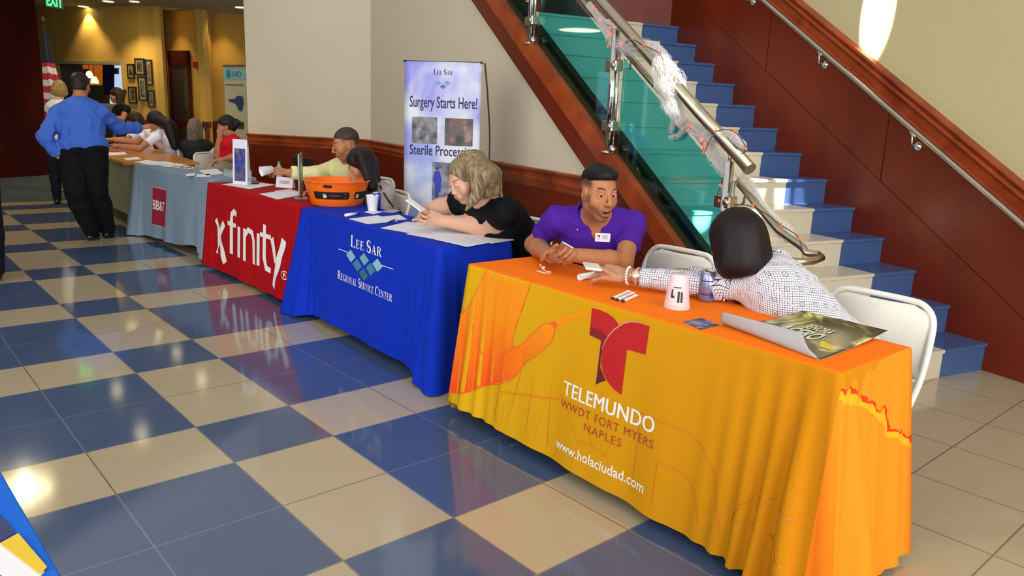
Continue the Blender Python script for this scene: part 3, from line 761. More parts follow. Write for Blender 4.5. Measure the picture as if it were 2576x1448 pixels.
# room seen through the opening
mb = MB(); Pq = P+d1*hx0; 
mb.prism([P+d1*(hx0-11)+n1*2.6, P+d1*(hx1+2)+n1*2.6, P+d1*(hx1+2)+n1*2.6+[0, 0, 3.2], P+d1*(hx0-11)+n1*2.6+[0, 0, 3.2]], n1*.1)
struct('wall_servery', mb, mat('servery_wall', '#8a7338', .8))
mb = MB(); mb.prism([P+d1*(hx0)+[0, 0, hz1]-n1*.02, P+d1*hx1+[0, 0, hz1]-n1*.02, P+d1*hx1+[0, 0, hz1+.06]-n1*.02, P+d1*hx0+[0, 0, hz1+.06]-n1*.02], n1*.16)
mb.prism([P+d1*(hx0)+[0, 0, hz0-.05]-n1*.04, P+d1*hx1+[0, 0, hz0-.05]-n1*.04, P+d1*hx1+[0, 0, hz0]-n1*.04, P+d1*hx0+[0, 0, hz0]-n1*.04], n1*.2)
struct('trim_3', mb, mat('opening_trim', '#8d8468', .5))
# header over the opening to the back room + its ceiling
hA, hB = np.array([-9, 3.15, 0]), np.array([END[0]+.05, END[1]+.05, 0])
d = nrm(hB-np.array([-.32, 6.44, 0])); hA = hB-d*12
mb = MB(); n = np.array([-d[1], d[0], 0]); n = n if n[1] > 0 else -n
mb.prism([hA+[0, 0, 3.2], hB+[0, 0, 3.2], hB+[0, 0, 7.5], hA+[0, 0, 7.5]], n*.25); struct('wall_header', mb, mat('header_paint', '#e9e7e2', .8))
mb = MB(); mb.add([hA+n*.1+[0, 0, 3.2], hB+n*.1+[0, 0, 3.2], (12, 12, 3.2), (12, 30, 3.2), (-9, 30, 3.2)], [(0, 1, 2, 3, 4)])
mb.add([hA+n*.1+[0, 0, 3.3], hB+n*.1+[0, 0, 3.3], (12, 12, 3.3), (12, 30, 3.3), (-9, 30, 3.3)], [(0, 1, 2, 3, 4)]); struct('ceiling', mb, CEIL)
# pillar wall on the left
pc = Wz(130, 440, 0); pl = Wz(-60, 452, 0); dp = nrm(pc-pl); npl = np.array([-dp[1], dp[0], 0])
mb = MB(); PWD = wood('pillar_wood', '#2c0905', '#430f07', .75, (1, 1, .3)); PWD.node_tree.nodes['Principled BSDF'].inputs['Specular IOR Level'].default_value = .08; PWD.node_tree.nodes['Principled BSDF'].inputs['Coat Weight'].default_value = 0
pl2 = pc-dp*4.0
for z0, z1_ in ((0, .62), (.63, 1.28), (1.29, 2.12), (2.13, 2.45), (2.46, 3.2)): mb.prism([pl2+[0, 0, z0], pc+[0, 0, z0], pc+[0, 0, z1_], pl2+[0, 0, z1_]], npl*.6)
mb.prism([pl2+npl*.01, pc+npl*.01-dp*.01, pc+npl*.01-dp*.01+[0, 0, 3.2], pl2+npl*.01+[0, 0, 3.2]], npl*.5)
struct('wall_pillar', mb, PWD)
# walls left and behind the viewer, tall windows; left ones added for fill light
OUT = mat('atrium_wall', '#b9ae93', .85)
mb = MB(); mb.abox(-9.2, -9, -9, 30, 0, .4); mb.abox(-9.2, -9, -9, 30, 6.2, 7.5)
for y0, y1 in ((-9, -7), (-3.9, -3.1), (0, .8), (3.9, 30)): mb.abox(-9.2, -9, y0, y1, .4, 6.2)
struct('wall_left', mb, OUT)
mb = MB()
for x0, x1 in ((-9, -6.0), (-3.2, -2.4), (.4, 1.2), (4.0, 4.8), (7.6, 9)): mb.abox(x0, x1, -9.2, -9, 0, 7.5)
mb.abox(-9, 9, -9.2, -9, 0, .4); mb.abox(-9, 9, -9.2, -9, 6.2, 7.5); struct('wall_window', mb, OUT)
# ---------------------------------------------------------------- tables under cloths
ZT = .77
METAL = mat('grey_steel', '#8b8d90', .35, .9)
CHROME = mat('polished_steel', '#cfcfcc', .12, 1.0)
BRUSH = mat('brushed_steel', '#b4aa96', .28, 1.0, bump=.05, bscale=200, stretch=(1, 1, 12))
def smooth_path(pts, r=.02, n=4):
    """closed rounded polygon -> list of (point, outward normal, corner weight, arclength)"""
    out = []; m = len(pts)
    for i in range(m):
        p = pts[i]; a = nrm(pts[i-1]-p); b_ = nrm(pts[(i+1) % m]-p); c = p+(a+b_)*r; n0 = -b_*1.0; n1_ = -a*1.0
        for k in range(n+1):
            t = k/n; q = nrm(n0*(1-t)+n1_*t); out.append((c+q*r, q, i))
    return out
class Cloth:
    def __init__(s, FL, FR, w, hem, flare=.05, amp=.012, wl=.22, cone=.16, seed=1, hemf=None, conew=.10, cones=(1, 1, 1, 1), rip=.018):
        s.FL = np.array([*FL, 0.]); s.FR = np.array([*FR, 0.]); s.u = nrm(s.FR-s.FL); s.n = np.array([s.u[1], -s.u[0], 0.])
        if s.n[0] > 0: s.n = -s.n
        s.L = np.linalg.norm(s.FR-s.FL); s.w = w; s.hem = hem; s.flare = flare; s.amp = amp; s.wl = wl; s.cone = cone; s.seed = seed; s.hemf = hemf; s.conew = conew; s.cones = cones; s.rip = rip
        s.per = [s.L, w, s.L, w]; s.corners = [s.FL, s.FR, s.FR-s.n*w, s.FL-s.n*w]; s.outs = [s.n, s.u, -s.n, -s.u]; s.dirs = [s.u, -s.n, -s.u, s.n]
        s.total = sum(s.per); s.starts = [0, s.L, s.L+w, 2*s.L+w]
    def off(s, t, v):
        """how far the cloth stands out of the table edge at perimeter t, v = drop 0..1"""
        rnd = math.sin(t*2*PI/s.wl+s.seed+1.3*math.sin(t*3.1+s.seed))+.5*math.sin(t*2*PI/s.wl*1.9+2*s.seed)
        o = s.flare*v+s.amp*rnd*v**1.3+.004
        for i in range(4):
            dc = abs((t-s.starts[i]+s.total/2) % s.total-s.total/2)
            o += s.cones[i]*s.cone*v*math.exp(-(dc/(s.conew*(.35+.65*v)))**2)*.5
            o += s.cones[i]*s.rip*v*math.sin(dc*2*PI/.085+s.seed)*math.exp(-(dc/.26)**2)
        return o
    def P(s, t, v):
        t %= s.total; i = max(k for k in range(4) if s.starts[k] <= t+1e-9); x = t-s.starts[i]
        base = s.corners[i]+s.dirs[i]*x
        # blend the outward normal round the corner
        R = .03+.10*v; n = s.outs[i]
        if x < R: n = nrm(s.outs[i]*(.5+.5*x/R)+s.outs[i-1]*(.5-.5*x/R))
        e = s.per[i]-x
        if e < R: n = nrm(s.outs[i]*(.5+.5*e/R)+s.outs[(i+1) % 4]*(.5-.5*e/R))
        hem = s.hem+(s.hemf(t) if s.hemf else 0)
        z = ZT-v*(ZT-hem); o = s.off(t, v)
        if v < .012: z = ZT-.006*(v/.012)**2; o = .004*(v/.012)
        p = base+n*o; p[2] = max(z, .006); return p
    def front(s, u, z, lift=.0015):
        """point on the front panel: u metres from the left end, height z"""
        hem = s.hem+(s.hemf(u) if s.hemf else 0); v = (ZT-z)/(ZT-hem); p = s.P(u, v); p[2] = z
        e = .004; a = s.P(u-e, v); b_ = s.P(u+e, v); tt = b_-a; c = s.P(u, min(1.2, v+.01))-s.P(u, v-.01); n = np.cross(tt, c); n = nrm(n); n = n if n@s.n > 0 else -n
        return p+n*lift
    def build(s, name, m, nt=None):
        nt = nt or int(s.total/.018); vs_ = [0, .006, .012]+[.03+.97*(j/26) for j in range(27)]; mb = MB(); m_ = len(vs_)
        ts = [s.total*k/nt for k in range(nt)]
        for st_ in s.starts: ts[min(range(nt), key=lambda k: abs(ts[k]-st_))] = st_
        nt = len(ts)
        vv = [s.P(t, v) for v in vs_ for t in ts]
        fs = [(j*nt+k, j*nt+(k+1) % nt, (j+1)*nt+(k+1) % nt, (j+1)*nt+k) for j in range(m_-1) for k in range(nt)]
        mb.add(vv, fs, 0, True)
        top = [s.corners[i]+np.array([0, 0, ZT]) for i in range(4)]
        gx, gy = 40, 10; g = lambda a, b_: top[0]+(top[1]-top[0])*a+(top[3]-top[0])*b_
        ins = lambda a, e: e+(1-2*e)*a
        mb.add([g(i/gx, j/gy) for j in range(gy+1) for i in range(gx+1)], [(j*(gx+1)+i, j*(gx+1)+i+1, (j+1)*(gx+1)+i+1, (j+1)*(gx+1)+i) for j in range(gy) for i in range(gx)], 0, False)
        o = mb.build(name, m); return o
def folding_table(c, label):
    root = empty('folding_table', (c.FL+c.FR)/2-c.n*c.w/2, 0, label, 'table', 'folding tables hidden under the cloths')
    mb = MB(); mid = (c.FL+c.FR)/2-c.n*c.w/2; X, Y = c.u, c.n
    mb.box(mid+[0, 0, ZT-.025], (c.L/2-.006, c.w/2-.006, .018), X, Y); on_root(mb.build('tabletop', mat('table_laminate', '#6b5a46', .5)), root)
    for sx in (-1, 1):
        mb = MB(); p = mid+X*sx*(c.L/2-.22)
        for sy in (-1, 1): mb.tube([p+Y*sy*(c.w/2-.07)+[0, 0, ZT-.04], p+Y*sy*(c.w/2-.05)+[0, 0, .012]], .0125)
        mb.tube([p+Y*(c.w/2-.065)+[0, 0, .10], p-Y*(c.w/2-.065)+[0, 0, .10]], .010)
        for sy in (-1, 1): mb.tube([p+Y*sy*(c.w/2-.05)+[0, 0, .04], p+Y*sy*(c.w/2-.05)+[0, 0, .001]], .015, mi=1)
        on_root(mb.build('leg_frame', [CHROME, mat('black_rubber', '#1b1b1b', .7)]), root)
    return root

def cloth_mat(name, col, rough=.85, sheen=.0, bump=.25, art=None):
    m, nt, b = base_mat(name); g = N(nt); c = srgb(col)
    nz = g.noise(g.obj(), 6, 3); n2 = g.noise(g.obj(), 420, 2)
    cc = g.mix(nz, tuple(x*.93 for x in c[:3])+(1,), tuple(min(1, x*1.07) for x in c[:3])+(1,))
    if art: cc = art(nt, g, cc)
    nt.links.new(cc, b.inputs['Base Color']); b.inputs['Roughness'].default_value = rough; b.inputs['Sheen Weight'].default_value = sheen*.15; b.inputs['Sheen Tint'].default_value = c; b.inputs['Specular IOR Level'].default_value = .15
    bp = nt.nodes.new('ShaderNodeBump'); bp.inputs['Strength'].default_value = bump; bp.inputs['Distance'].default_value = .002
    nt.links.new(g.m('ADD', n2, g.m('MULTIPLY', g.noise(g.obj(), 14, 3), 2.0)), bp.inputs['Height']); nt.links.new(bp.outputs[0], b.inputs['Normal'])
    return m

# --- orange cloth: printed orange top and ends, golden front with a watercolour swirl on the left
def orange_art(nt, g, base):
    p = g.xyz(g.pos()); y, z, x = p[1], p[2], p[0]
    gold_l, gold_r = srgb('#d9a810'), srgb('#c98008')
    t = g.m('DIVIDE', g.m('SUBTRACT', .74, y), 1.84)      # 0 left .. 1 right along the front
    t = g.m('MAXIMUM', g.m('MINIMUM', t, 1.0), 0.0)
    gold = g.mix(t, gold_l, gold_r)
    c = gold
    # faint ink line drawing
    v = nt.nodes.new('ShaderNodeTexVoronoi'); v.feature = 'DISTANCE_TO_EDGE'; v.inputs['Scale'].default_value = 3.4
    cx = nt.nodes.new('ShaderNodeCombineXYZ'); nt.links.new(g.m('ADD', y, g.m('MULTIPLY', g.noise(g.obj(), 3, 2), .3)), cx.inputs[1]); nt.links.new(g.m('MULTIPLY', z, .55), cx.inputs[2]); nt.links.new(cx.outputs[0], v.inputs['Vector'])
    ln = g.m('MULTIPLY', g.m('LESS_THAN', v.outputs['Distance'], .006), g.m('LESS_THAN', z, .42)); c = g.mix(g.m('MULTIPLY', g.m('MULTIPLY', ln, g.m('LESS_THAN', t, .55)), .45), c, srgb('#d9610c'))
    og = srgb('#ff8a1c')
    top = g.m('GREATER_THAN', z, ZT-.006)
    c = g.mix(top, c, srgb('#fa780e'))
    end = g.m('LESS_THAN', y, -1.112)
    wend = g.m('SUBTRACT', g.m('ADD', z, g.m('MULTIPLY', g.m('SUBTRACT', x, .6), .55)), g.m('MULTIPLY', g.noise(g.obj(), 7, 4, 1), .16))
    ec = g.mix(g.m('LESS_THAN', g.m('ABSOLUTE', g.m('SUBTRACT', wend, .605)), .014), og, srgb('#ffa81e'))
    ec = g.mix(g.m('LESS_THAN', g.m('ABSOLUTE', g.m('SUBTRACT', wend, .628)), .006), ec, srgb('#f2400c'))
    return g.mix(end, c, ec)
def hemO(t): return .045*(1-min(1, t/1.84)) if t < 1.84 else 0
CO = Cloth((.63, .74), (.57, -1.10), .45, .03, flare=.055, amp=.007, wl=.42, cone=.20, seed=2.2, hemf=hemO, conew=.16, cones=(.25, 1.1, .4, .4), rip=.055)
o = CO.build('tablecloth', cloth_mat('orange_cloth', '#e0960c', art=orange_art)); tag(o, 'orange and golden printed cloth over the nearest table with a red T emblem', 'tablecloth', 'fitted cloths on the display tables'); clothO = o
folding_table(CO, 'folding table under the orange and golden cloth')
CB = Cloth((.87, 2.94), (.76, 1.16), .47, .05, flare=.03, amp=.006, wl=.5, cone=.22, seed=.8, conew=.12, hemf=lambda t: -.05*math.exp(-(t/.16)**2)-.05*math.exp(-((t-1.78)/.12)**2)-.04*(t > 1.85), cones=(1.2, 1.1, .6, .6))
o = CB.build('tablecloth', cloth_mat('blue_cloth', '#0a2fb4')); tag(o, 'royal blue tablecloth with white serif letters and blue diamonds', 'tablecloth', 'fitted cloths on the display tables'); clothB = o
folding_table(CB, 'folding table under the royal blue cloth')
CRd = Cloth((.90, 4.81), (.88, 3.02), .46, .03, flare=.025, amp=.008, wl=.36, cone=.10, seed=1.7, conew=.10)
o = CRd.build('tablecloth', cloth_mat('red_cloth', '#a80712')); tag(o, 'deep red tablecloth with tall white lower case lettering', 'tablecloth', 'fitted cloths on the display tables'); clothR = o
folding_table(CRd, 'folding table under the deep red cloth')
CG = Cloth((.90, 6.96), (1.03, 5.10), .44, .05, flare=.05, amp=.012, wl=.5, cone=.20, seed=3.1, conew=.13, hemf=lambda t: -.04*math.exp(-((t-.1)/.2)**2)+.05*math.exp(-((t-1.5)/.25)**2)-.03*math.exp(-((t-1.88)/.1)**2))
o = CG.build('tablecloth', cloth_mat('grey_cloth', '#7f93a6', sheen=.3)); tag(o, 'pale grey-blue tablecloth with a small dark red square and white letters', 'tablecloth', 'fitted cloths on the display tables'); clothG = o
folding_table(CG, 'folding table under the pale grey-blue cloth')

# --- lettering on the cloths
WH = mat('white_print', '#efeae6', .7); LR = mat('logo_red', '#b80a10', .6); DRD = mat('logo_dark_red', '#5c0c10', .6); RB = mat('letter_red', '#b23a14', .7)
fo = lambda u, z: CO.front(u, z)
def cpx(x, y, c=CO, o=.028):   # photo point -> (along, height) on the front panel
    r = _ray(x, y); P0 = c.FL+c.n*o; t = ((P0-CAM)@c.n)/(r@c.n); q = CAM+r*t; return ((q-P0)@c.u, q[2])
PX = lambda *L: [cpx(*a) for a in L]
left = PX((1480, 776), (1500, 781), (1520, 790), (1536, 802), (1546, 815), (1551, 822), (1538, 832), (1526, 846), (1517, 862), (1510, 876), (1507, 857), (1478, 843))
dark1 = PX((1479, 822), (1505, 832), (1524, 850), (1517, 862), (1510, 876), (1507, 857), (1478, 843))
dark2 = PX((1507, 857), (1513, 872), (1508, 900), (1509, 925), (1524, 957), (1511, 961), (1500, 967))
right = PX((1551, 822), (1560, 815), (1575, 811), (1592, 812), (1625, 822), (1618, 893), (1572, 880), (1564, 992), (1545, 978), (1528, 958), (1516, 935), (1510, 908), (1511, 880), (1518, 860), (1528, 843), (1540, 830))
pf_ = lambda L: (L, [list(range(len(L)))])
decal('emblem', pf_(left), fo, LR, clothO)
decal('emblem', pf_(dark1), lambda u, z: CO.front(u, z, .0020), mat('logo_shade_red', '#7d0d10', .6), clothO)
decal('emblem', pf_(dark2), lambda u, z: CO.front(u, z, .0012), DRD, clothO)
decal('emblem', pf_(right), lambda u, z: CO.front(u, z, .0026), LR, clothO)
decal('emblem', stroke(PX((1510, 880), (1518, 859), (1528, 842), (1540, 829), (1551, 821), (1562, 814), (1578, 810), (1600, 813)), [.002, .004, .005, .005, .005, .006, .006, .002]), lambda u, z: CO.front(u, z, .0034), mat('emblem_rim', '#d98a80', .5), clothO)
for dx in (-.002, .002): decal('lettering', fit(text_polys('TELEMUNDO', spacing=1.04), .717+dx, 1.203+dx, .352, .412), lambda u, z: CO.front(u, z, .0015+dx*.1), WH, clothO)
decal('lettering', fit(text_polys('WWDT FORT MYERS', spacing=1.12), .71, 1.21, .297, .332), fo, RB, clothO)
decal('lettering', fit(text_polys('NAPLES', spacing=1.15), .86, 1.055, .245, .279), fo, RB, clothO)
decal('lettering', fit(text_polys('www.holaciudad.com', bold=.012), .705, 1.195, .118, .160), fo, WH, clothO)
# ghost outline capitals printed low on the gold
GH = mat('ghost_line', '#d9740c', .7)
ghosts = [stroke([(1.13, .10), (1.13, .41), (1.33, .41)]+arc(1.33, .05, .20, .36, 86, 10, 20), .004), stroke([(1.24, .10), (1.24, .26), (1.33, .26)]+arc(1.33, .02, .12, .24, 84, 22, 16), .004),
    stroke([(1.80, .14), (1.74, .20), (1.60, .20)], .004), stroke(arc(1.72, .12, .16, .20, 60, 186, 20), .004), stroke([(.30, .12), (.34, .40), (.40, .14), (.46, .42)], .004), stroke([(.52, .11), (.53, .38), (.58, .12), (.64, .38), (.65, .11)], .004)]
for q in ghosts: decal('line_print', q, fo, GH, clothO)
# translucent orange watercolour sweep printed at the left
m, nt, b = base_mat('watercolour'); g = N(nt); z_ = g.xyz(g.pos()); nz = g.noise(g.obj(), 5, 4, 1.5)
mr = nt.nodes.new('ShaderNodeMapRange'); mr.inputs[1].default_value = .62; mr.inputs[2].default_value = .16; nt.links.new(g.m('ADD', z_[2], g.m('MULTIPLY', g.m('SUBTRACT', nz, .5), .35)), mr.inputs[0])
c_ = g.mix(nz, srgb('#e89a14'), srgb('#f08318')); c_ = g.mix(mr.outputs[0], c_, srgb('#f2461a')); nt.links.new(c_, b.inputs['Base Color']); b.inputs['Roughness'].default_value = .85; b.inputs['Specular IOR Level'].default_value = .15
def wob(pts, n=6, a=.010):
    P_ = [np.array(p) for p in pts]; P_ = P_+[P_[0]]; out = []
    for i in range(len(P_)-1):
        for k in range(n): t = k/n; q = P_[i]*(1-t)+P_[i+1]*t; out.append((q[0]+a*math.sin(q[1]*47+i), q[1]+a*math.sin(q[0]*53+i*2)))
    return out, [list(range(len(out)))]
f1_ = lambda u, z: CO.front(u, z, .0009)
f2_ = lambda u, z: CO.front(u, z, .0014)
decal('swirl_print', wob(PX((1156, 812), (1176, 770), (1196, 722), (1212, 680), (1260, 690), (1322, 712), (1312, 765), (1296, 820), (1290, 862), (1302, 872), (1330, 845), (1362, 818), (1386, 812), (1392, 826), (1380, 862), (1352, 890), (1322, 912), (1300, 945), (1270, 962), (1225, 968), (1185, 985), (1150, 998), (1137, 990), (1146, 900)), 4, .005), f1_, m, clothO)
decal('swirl_print', wob(PX((1386, 818), (1410, 798), (1440, 788), (1476, 786), (1476, 792), (1440, 800), (1412, 815), (1392, 834)), 3, .003), f1_, m, clothO)
EDG = mat('watercolour_edge', '#e8601a', .85)
for q in (PX((1326, 708), (1312, 765), (1295, 822), (1290, 864), (1302, 874), (1330, 847), (1364, 816), (1392, 816)), PX((1137, 996), (1185, 986), (1228, 968), (1272, 962), (1302, 945), (1324, 912), (1354, 890), (1382, 862), (1393, 826)), PX((1154, 818), (1178, 768), (1198, 720), (1214, 674)), PX((1262, 900), (1288, 872), (1310, 880), (1330, 900)), PX((1190, 815), (1205, 870), (1245, 905), (1300, 870))):
    cp_ = []; Q_ = [np.array(k) for k in q]; Q_ = [Q_[0]]+Q_+[Q_[-1]]
    for i in range(1, len(Q_)-2):
        for k in range(6): t = k/6; a_, b_, c__, d_ = Q_[i-1:i+3]; cp_.append(tuple(.5*((2*b_)+(c__-a_)*t+(2*a_-5*b_+4*c__-d_)*t*t+(-a_+3*b_-3*c__+d_)*t**3)))
    decal('swirl_line', stroke(cp_, [.002+.003*abs(math.sin(k*.7)) for k in range(len(cp_))]), f2_, EDG, clothO)
decal('swirl_print', wob(PX((1378, 814), (1392, 808), (1400, 818), (1390, 830)), 3, .003), f2_, EDG, clothO)
# blue cloth
fb = lambda u, z: CB.front(u, z)
decal('lettering', fit(serif_text('Lee Sar'), .77, 1.175, .612, .692), fb, WH, clothB)
decal('lettering', fit(serif_text('Regional Service Center', .76), .60, 1.32, .375, .435), fb, WH, clothB)
def dia(cx, cy, r, ang=6, rx=1.0):
    a = [math.radians(ang+90*k) for k in range(4)]; return poly(*[(cx+rx*r*math.cos(t), cy+r*math.sin(t)) for t in a])
for (cx, cy, col) in ((.775, .555, '#8fb6cf'), (.955, .565, '#6fa9b4'), (1.13, .560, '#8fbccb'), (.865, .512, '#3e7fa0'), (1.045, .520, '#3e7fa0'), (.955, .470, '#2f6f78')):
    decal('logo_diamond', dia(cx, cy, .040, 3, 1.62), fb, mat('logo_'+col, col, .6), clothB)
for q in ([(.60, .572), (.74, .570)], [(1.17, .568), (1.32, .570)]): decal('rule_line', stroke(q, .004), fb, WH, clothB)
# red cloth: hand-cut rounded lower case strokes
def X_(u, z): return (u, z)
k = .075
xf = merge(stroke([(.20, .475), (.24, .42), (.33, .24), (.40, .12)], [.055, .07, .075, .075]), stroke([(.385, .46), (.33, .40), (.26, .28), (.20, .17)], [.06, .06, .055, .035]),
    stroke([(.66, .565), (.605, .585), (.555, .555), (.545, .50), (.53, .22)], [.045, .05, .055, .06, .06]), stroke([(.46, .475), (.64, .47)], .035),
    stroke([(.715, .475), (.71, .22)], .058), stroke([(.83, .475), (.825, .21)], .058), stroke([(.84, .42), (.90, .475), (.97, .46), (1.0, .40), (1.0, .21)], [.04, .045, .05, .055, .058]),
    stroke([(1.105, .475), (1.105, .22)], .055), stroke([(1.22, .56), (1.21, .30), (1.245, .225), (1.32, .215)], [.05, .058, .055, .04]), stroke([(1.14, .475), (1.33, .475)], .034),
    stroke([(1.35, .475), (1.43, .30)], [.065, .06]), stroke([(1.56, .49), (1.47, .30), (1.38, .10)], [.07, .068, .06]))
fr = lambda u, z: CRd.front(u, z, .0035)
decal('lettering', xf, fr, WH, clothR, cuts=.04)
decal('mark_ring', stroke(arc(1.56, .225, .035, .03, 0, 360, 20), .007), fr, WH, clothR, cuts=0); decal('lettering', fit(text_polys('R', bold=.02), 1.548, 1.574, .21, .242), fr, WH, clothR, cuts=0)
# grey cloth
fg = lambda u, z: CG.front(u, z, .0035)
decal('logo_patch', poly((.52, .19), (.88, .19), (.88, .57), (.52, .57)), fg, mat('bank_red', '#9c1535', .7), clothG)
decal('logo_patch', merge(poly((.505, .18), (.52, .18), (.52, .58), (.505, .58)), poly((.88, .18), (.895, .18), (.895, .58), (.88, .58)), poly((.505, .57), (.895, .57), (.895, .583), (.505, .583)), poly((.505, .178), (.895, .178), (.895, .19), (.505, .19))), fg, mat('patch_rim', '#b9a3ad', .7), clothG)
decal('lettering', fit(text_polys('BB&T', bold=.02), .545, .845, .345, .445), lambda u, z: CG.front(u, z, .006), WH, clothG)

# --- brown round-ended table with a dark drape behind
root = empty('side_table', (1.55, 8.6, 0), 0, 'long brown wood table beyond the grey-blue cloth, a stone-coloured skirt below', 'table')
bt = [Wz(268, 376, ZT), Wz(300, 402, ZT), Wz(345, 421, ZT), Wz(420, 432, ZT)]; b1 = np.array([.95, 7.05, 0]); b2 = np.array([1.10, 9.6, 0])
pts = [np.array([.86, 7.25, 0]), np.array([1.05, 7.05, 0]), np.array([1.62, 7.05, 0]), np.array([1.95, 9.5, 0]), np.array([1.75, 9.9, 0]), np.array([1.2, 9.85, 0]), np.array([.98, 9.5, 0])]
mb = MB(); mb.prism([p+[0, 0, ZT-.03] for p in pts], (0, 0, .03)); on_root(mb.build('tabletop', wood('table_oak', '#a8672c', '#c4853f', .3, (1, .3, 1))), root)
mb = MB(); cc = sum(pts)/len(pts); ring = []
for i in range(len(pts)):
    for k in range(10): ring.append(pts[i]+(pts[(i+1) % len(pts)]-pts[i])*k/10)
ring = [cc+(p-cc)*.93 for p in ring]; n_ = len(ring)
vv = [p+nrm(p-cc)*(.012*math.sin(i*1.9)*(j/4))+np.array([0, 0, ZT-.03-(ZT-.20)*j/4]) for j in range(5) for i, p in enumerate(ring)]
mb.add(vv, [(j*n_+i, j*n_+(i+1) % n_, (j+1)*n_+(i+1) % n_, (j+1)*n_+i) for j in range(4) for i in range(n_)], 0, True)
on_root(mb.build('skirt', mat('stone_cloth', '#6d6a52', .9)), root)
for p in pts[::2]:
    mb = MB(); q = cc+(p-cc)*.8; mb.tube([q+[0, 0, ZT-.03], q+[0, 0, 0]], .02); on_root(mb.build('leg', METAL), root)

# --- blue table at the lower left corner, only its edge in view
e0 = Wz(-40, 1120, ZT); e1 = Wz(190, 1520, ZT); CL = Cloth((e0[0]-.75, e0[1]+.10), (e1[0]-.72, e1[1]-.10), .74, .04, flare=.04, amp=.008, cone=.1)
CL.FL = e0+nrm(e0-e1)*.02; CL.FL[2] = 0; CL.FR = e1+nrm(e1-e0)*.6; CL.FR[2] = 0; CL.u = nrm(CL.FR-CL.FL); CL.n = np.array([-CL.u[1], CL.u[0], 0]); CL.n = CL.n if CL.n[0] > 0 else -CL.n
CL.L = np.linalg.norm(CL.FR-CL.FL); CL.w = .6; CL.per = [CL.L, .6, CL.L, .6]; CL.corners = [CL.FL, CL.FR, CL.FR-CL.n*.6, CL.FL-CL.n*.6]; CL.outs = [CL.n, CL.u, -CL.n, -CL.u]; CL.dirs = [CL.u, -CL.n, -CL.u, CL.n]; CL.total = 2*CL.L+1.2; CL.starts = [0, CL.L, CL.L+.6, 2*CL.L+.6]
o = CL.build('tablecloth', cloth_mat('bright_blue_cloth', '#1f66cf')); tag(o, 'bright blue cloth on a table cut off by the lower left corner', 'tablecloth', 'fitted cloths on the display tables')
folding_table(CL, 'folding table under the bright blue cloth at the lower left corner')
# ---------------------------------------------------------------- balustrade
def tinted_glass():
    m, nt, b = base_mat('teal_glass'); g = N(nt); nt.nodes.remove(b)
    tr = nt.nodes.new('ShaderNodeBsdfTransparent'); tr.inputs[0].default_value = (.30, .76, .82, 1)
    gl = nt.nodes.new('ShaderNodeBsdfGlossy'); gl.inputs['Roughness'].default_value = .02; gl.inputs[0].default_value = (.9, 1, .97, 1)
    fr_ = nt.nodes.new('ShaderNodeValue'); fr_.outputs[0].default_value = .07; mx = nt.nodes.new('ShaderNodeMixShader')
    nt.links.new(fr_.outputs[0], mx.inputs[0]); nt.links.new(tr.outputs[0], mx.inputs[1]); nt.links.new(gl.outputs[0], mx.inputs[2])
    nt.links.new(mx.outputs[0], nt.nodes['Material Output'].inputs[0]); return m
TG = tinted_glass()
root = empty('stair_balustrade', S(2, DR, 0), 0, 'polished steel balustrade with teal glass panels on the outer side of the stair', 'railing')
for i, (s0, s1) in enumerate(((.90, 1.96), (2.08, 3.16), (3.28, 4.36), (4.46, 5.2))):
    mb = MB(); mb.sprism([(s0, nose(s0)+.03), (s1, nose(s1)+.03), (s1, nose(s1)+.662), (s0, nose(s0)+.662)], DR+.004, DR+.014); o = on_root(mb.build('glass_panel', TG), root)
for s0 in (.84, 2.02, 3.22, 4.41):
    zt = nose(s0)+.80; zb = nose(s0)+.02; dd = DR-.03; root_p = root
    mb = MB(); mb.tube([S(s0, dd, zb), S(s0, dd, zt)], .026, 24); mb.tube([S(s0-.040, dd+.010, zb+.01), S(s0-.040, dd+.010, zt-.10)], .010, 12)
    o = on_root(mb.build('post', CHROME), root)
    for z in (zb+.17, zt-.22):
        mb = MB(); mb.box(S(s0+.012, dd+.01, z), (.064, .032, .036), SE, SN, bev=.008); q = mb.build('clamp', BRUSH); q.parent = o
        mb = MB(); mb.lathe([(0, 0), (.02, 0), (.02, .016), (0, .018)], S(s0-.03, dd-.016, z), 12, axis=-SN); q = mb.build('bolt', CHROME); q.parent = o
    mb = MB(); mb.lathe([(0, 0), (.052, 0), (.050, .010), (.026, .016), (.024, .04)], S(s0, dd, zb-.005), 24, axis=(0, 0, 1)); mb.lathe([(0, 0), (.03, 0), (.03, .03), (0, .034)], S(s0-.05, dd+.01, zb+.02), 18, axis=-SN); q = mb.build('base_flange', CHROME); q.parent = o
    mb = MB(); mb.tube([S(s0, dd, zt-.01), S(s0, dd, nose(s0)+.85)], .010); q = mb.build('bracket', CHROME); q.parent = o
    mb = MB(); mb.tube([S(s0, dd, nose(s0)+.55), S(s0, DR+.10, nose(s0)+.57), S(s0, DR+.11, nose(s0)+.65)], .008); q = mb.build('bracket', CHROME); q.parent = o
mb = MB(); mb.tube([S(s_, DR-.02, nose(s_)+.865) for s_ in (.69, 2, 3.4, 5.3)], .035, 28); on_root(mb.build('top_rail', BRUSH), root)
mb = MB(); pr_ = [S(s_, DR+.09, nose(s_)+.648) for s_ in (5.3, 3, 1.5, .55)]
la, lb = Wz(2062, 638, .84), Wz(2066, 650, .83)
c0 = S(.42, DR+.13, .855); pts = pr_+[c0]; e1_ = Wz(2030, 636, .835); e2_ = Wz(2058, 640, .83); e3_ = Wz(2066, 648, .825); e4_ = Wz(2045, 656, .82); e5_ = Wz(2000, 658, .82); e6_ = Wz(1940, 650, .82)
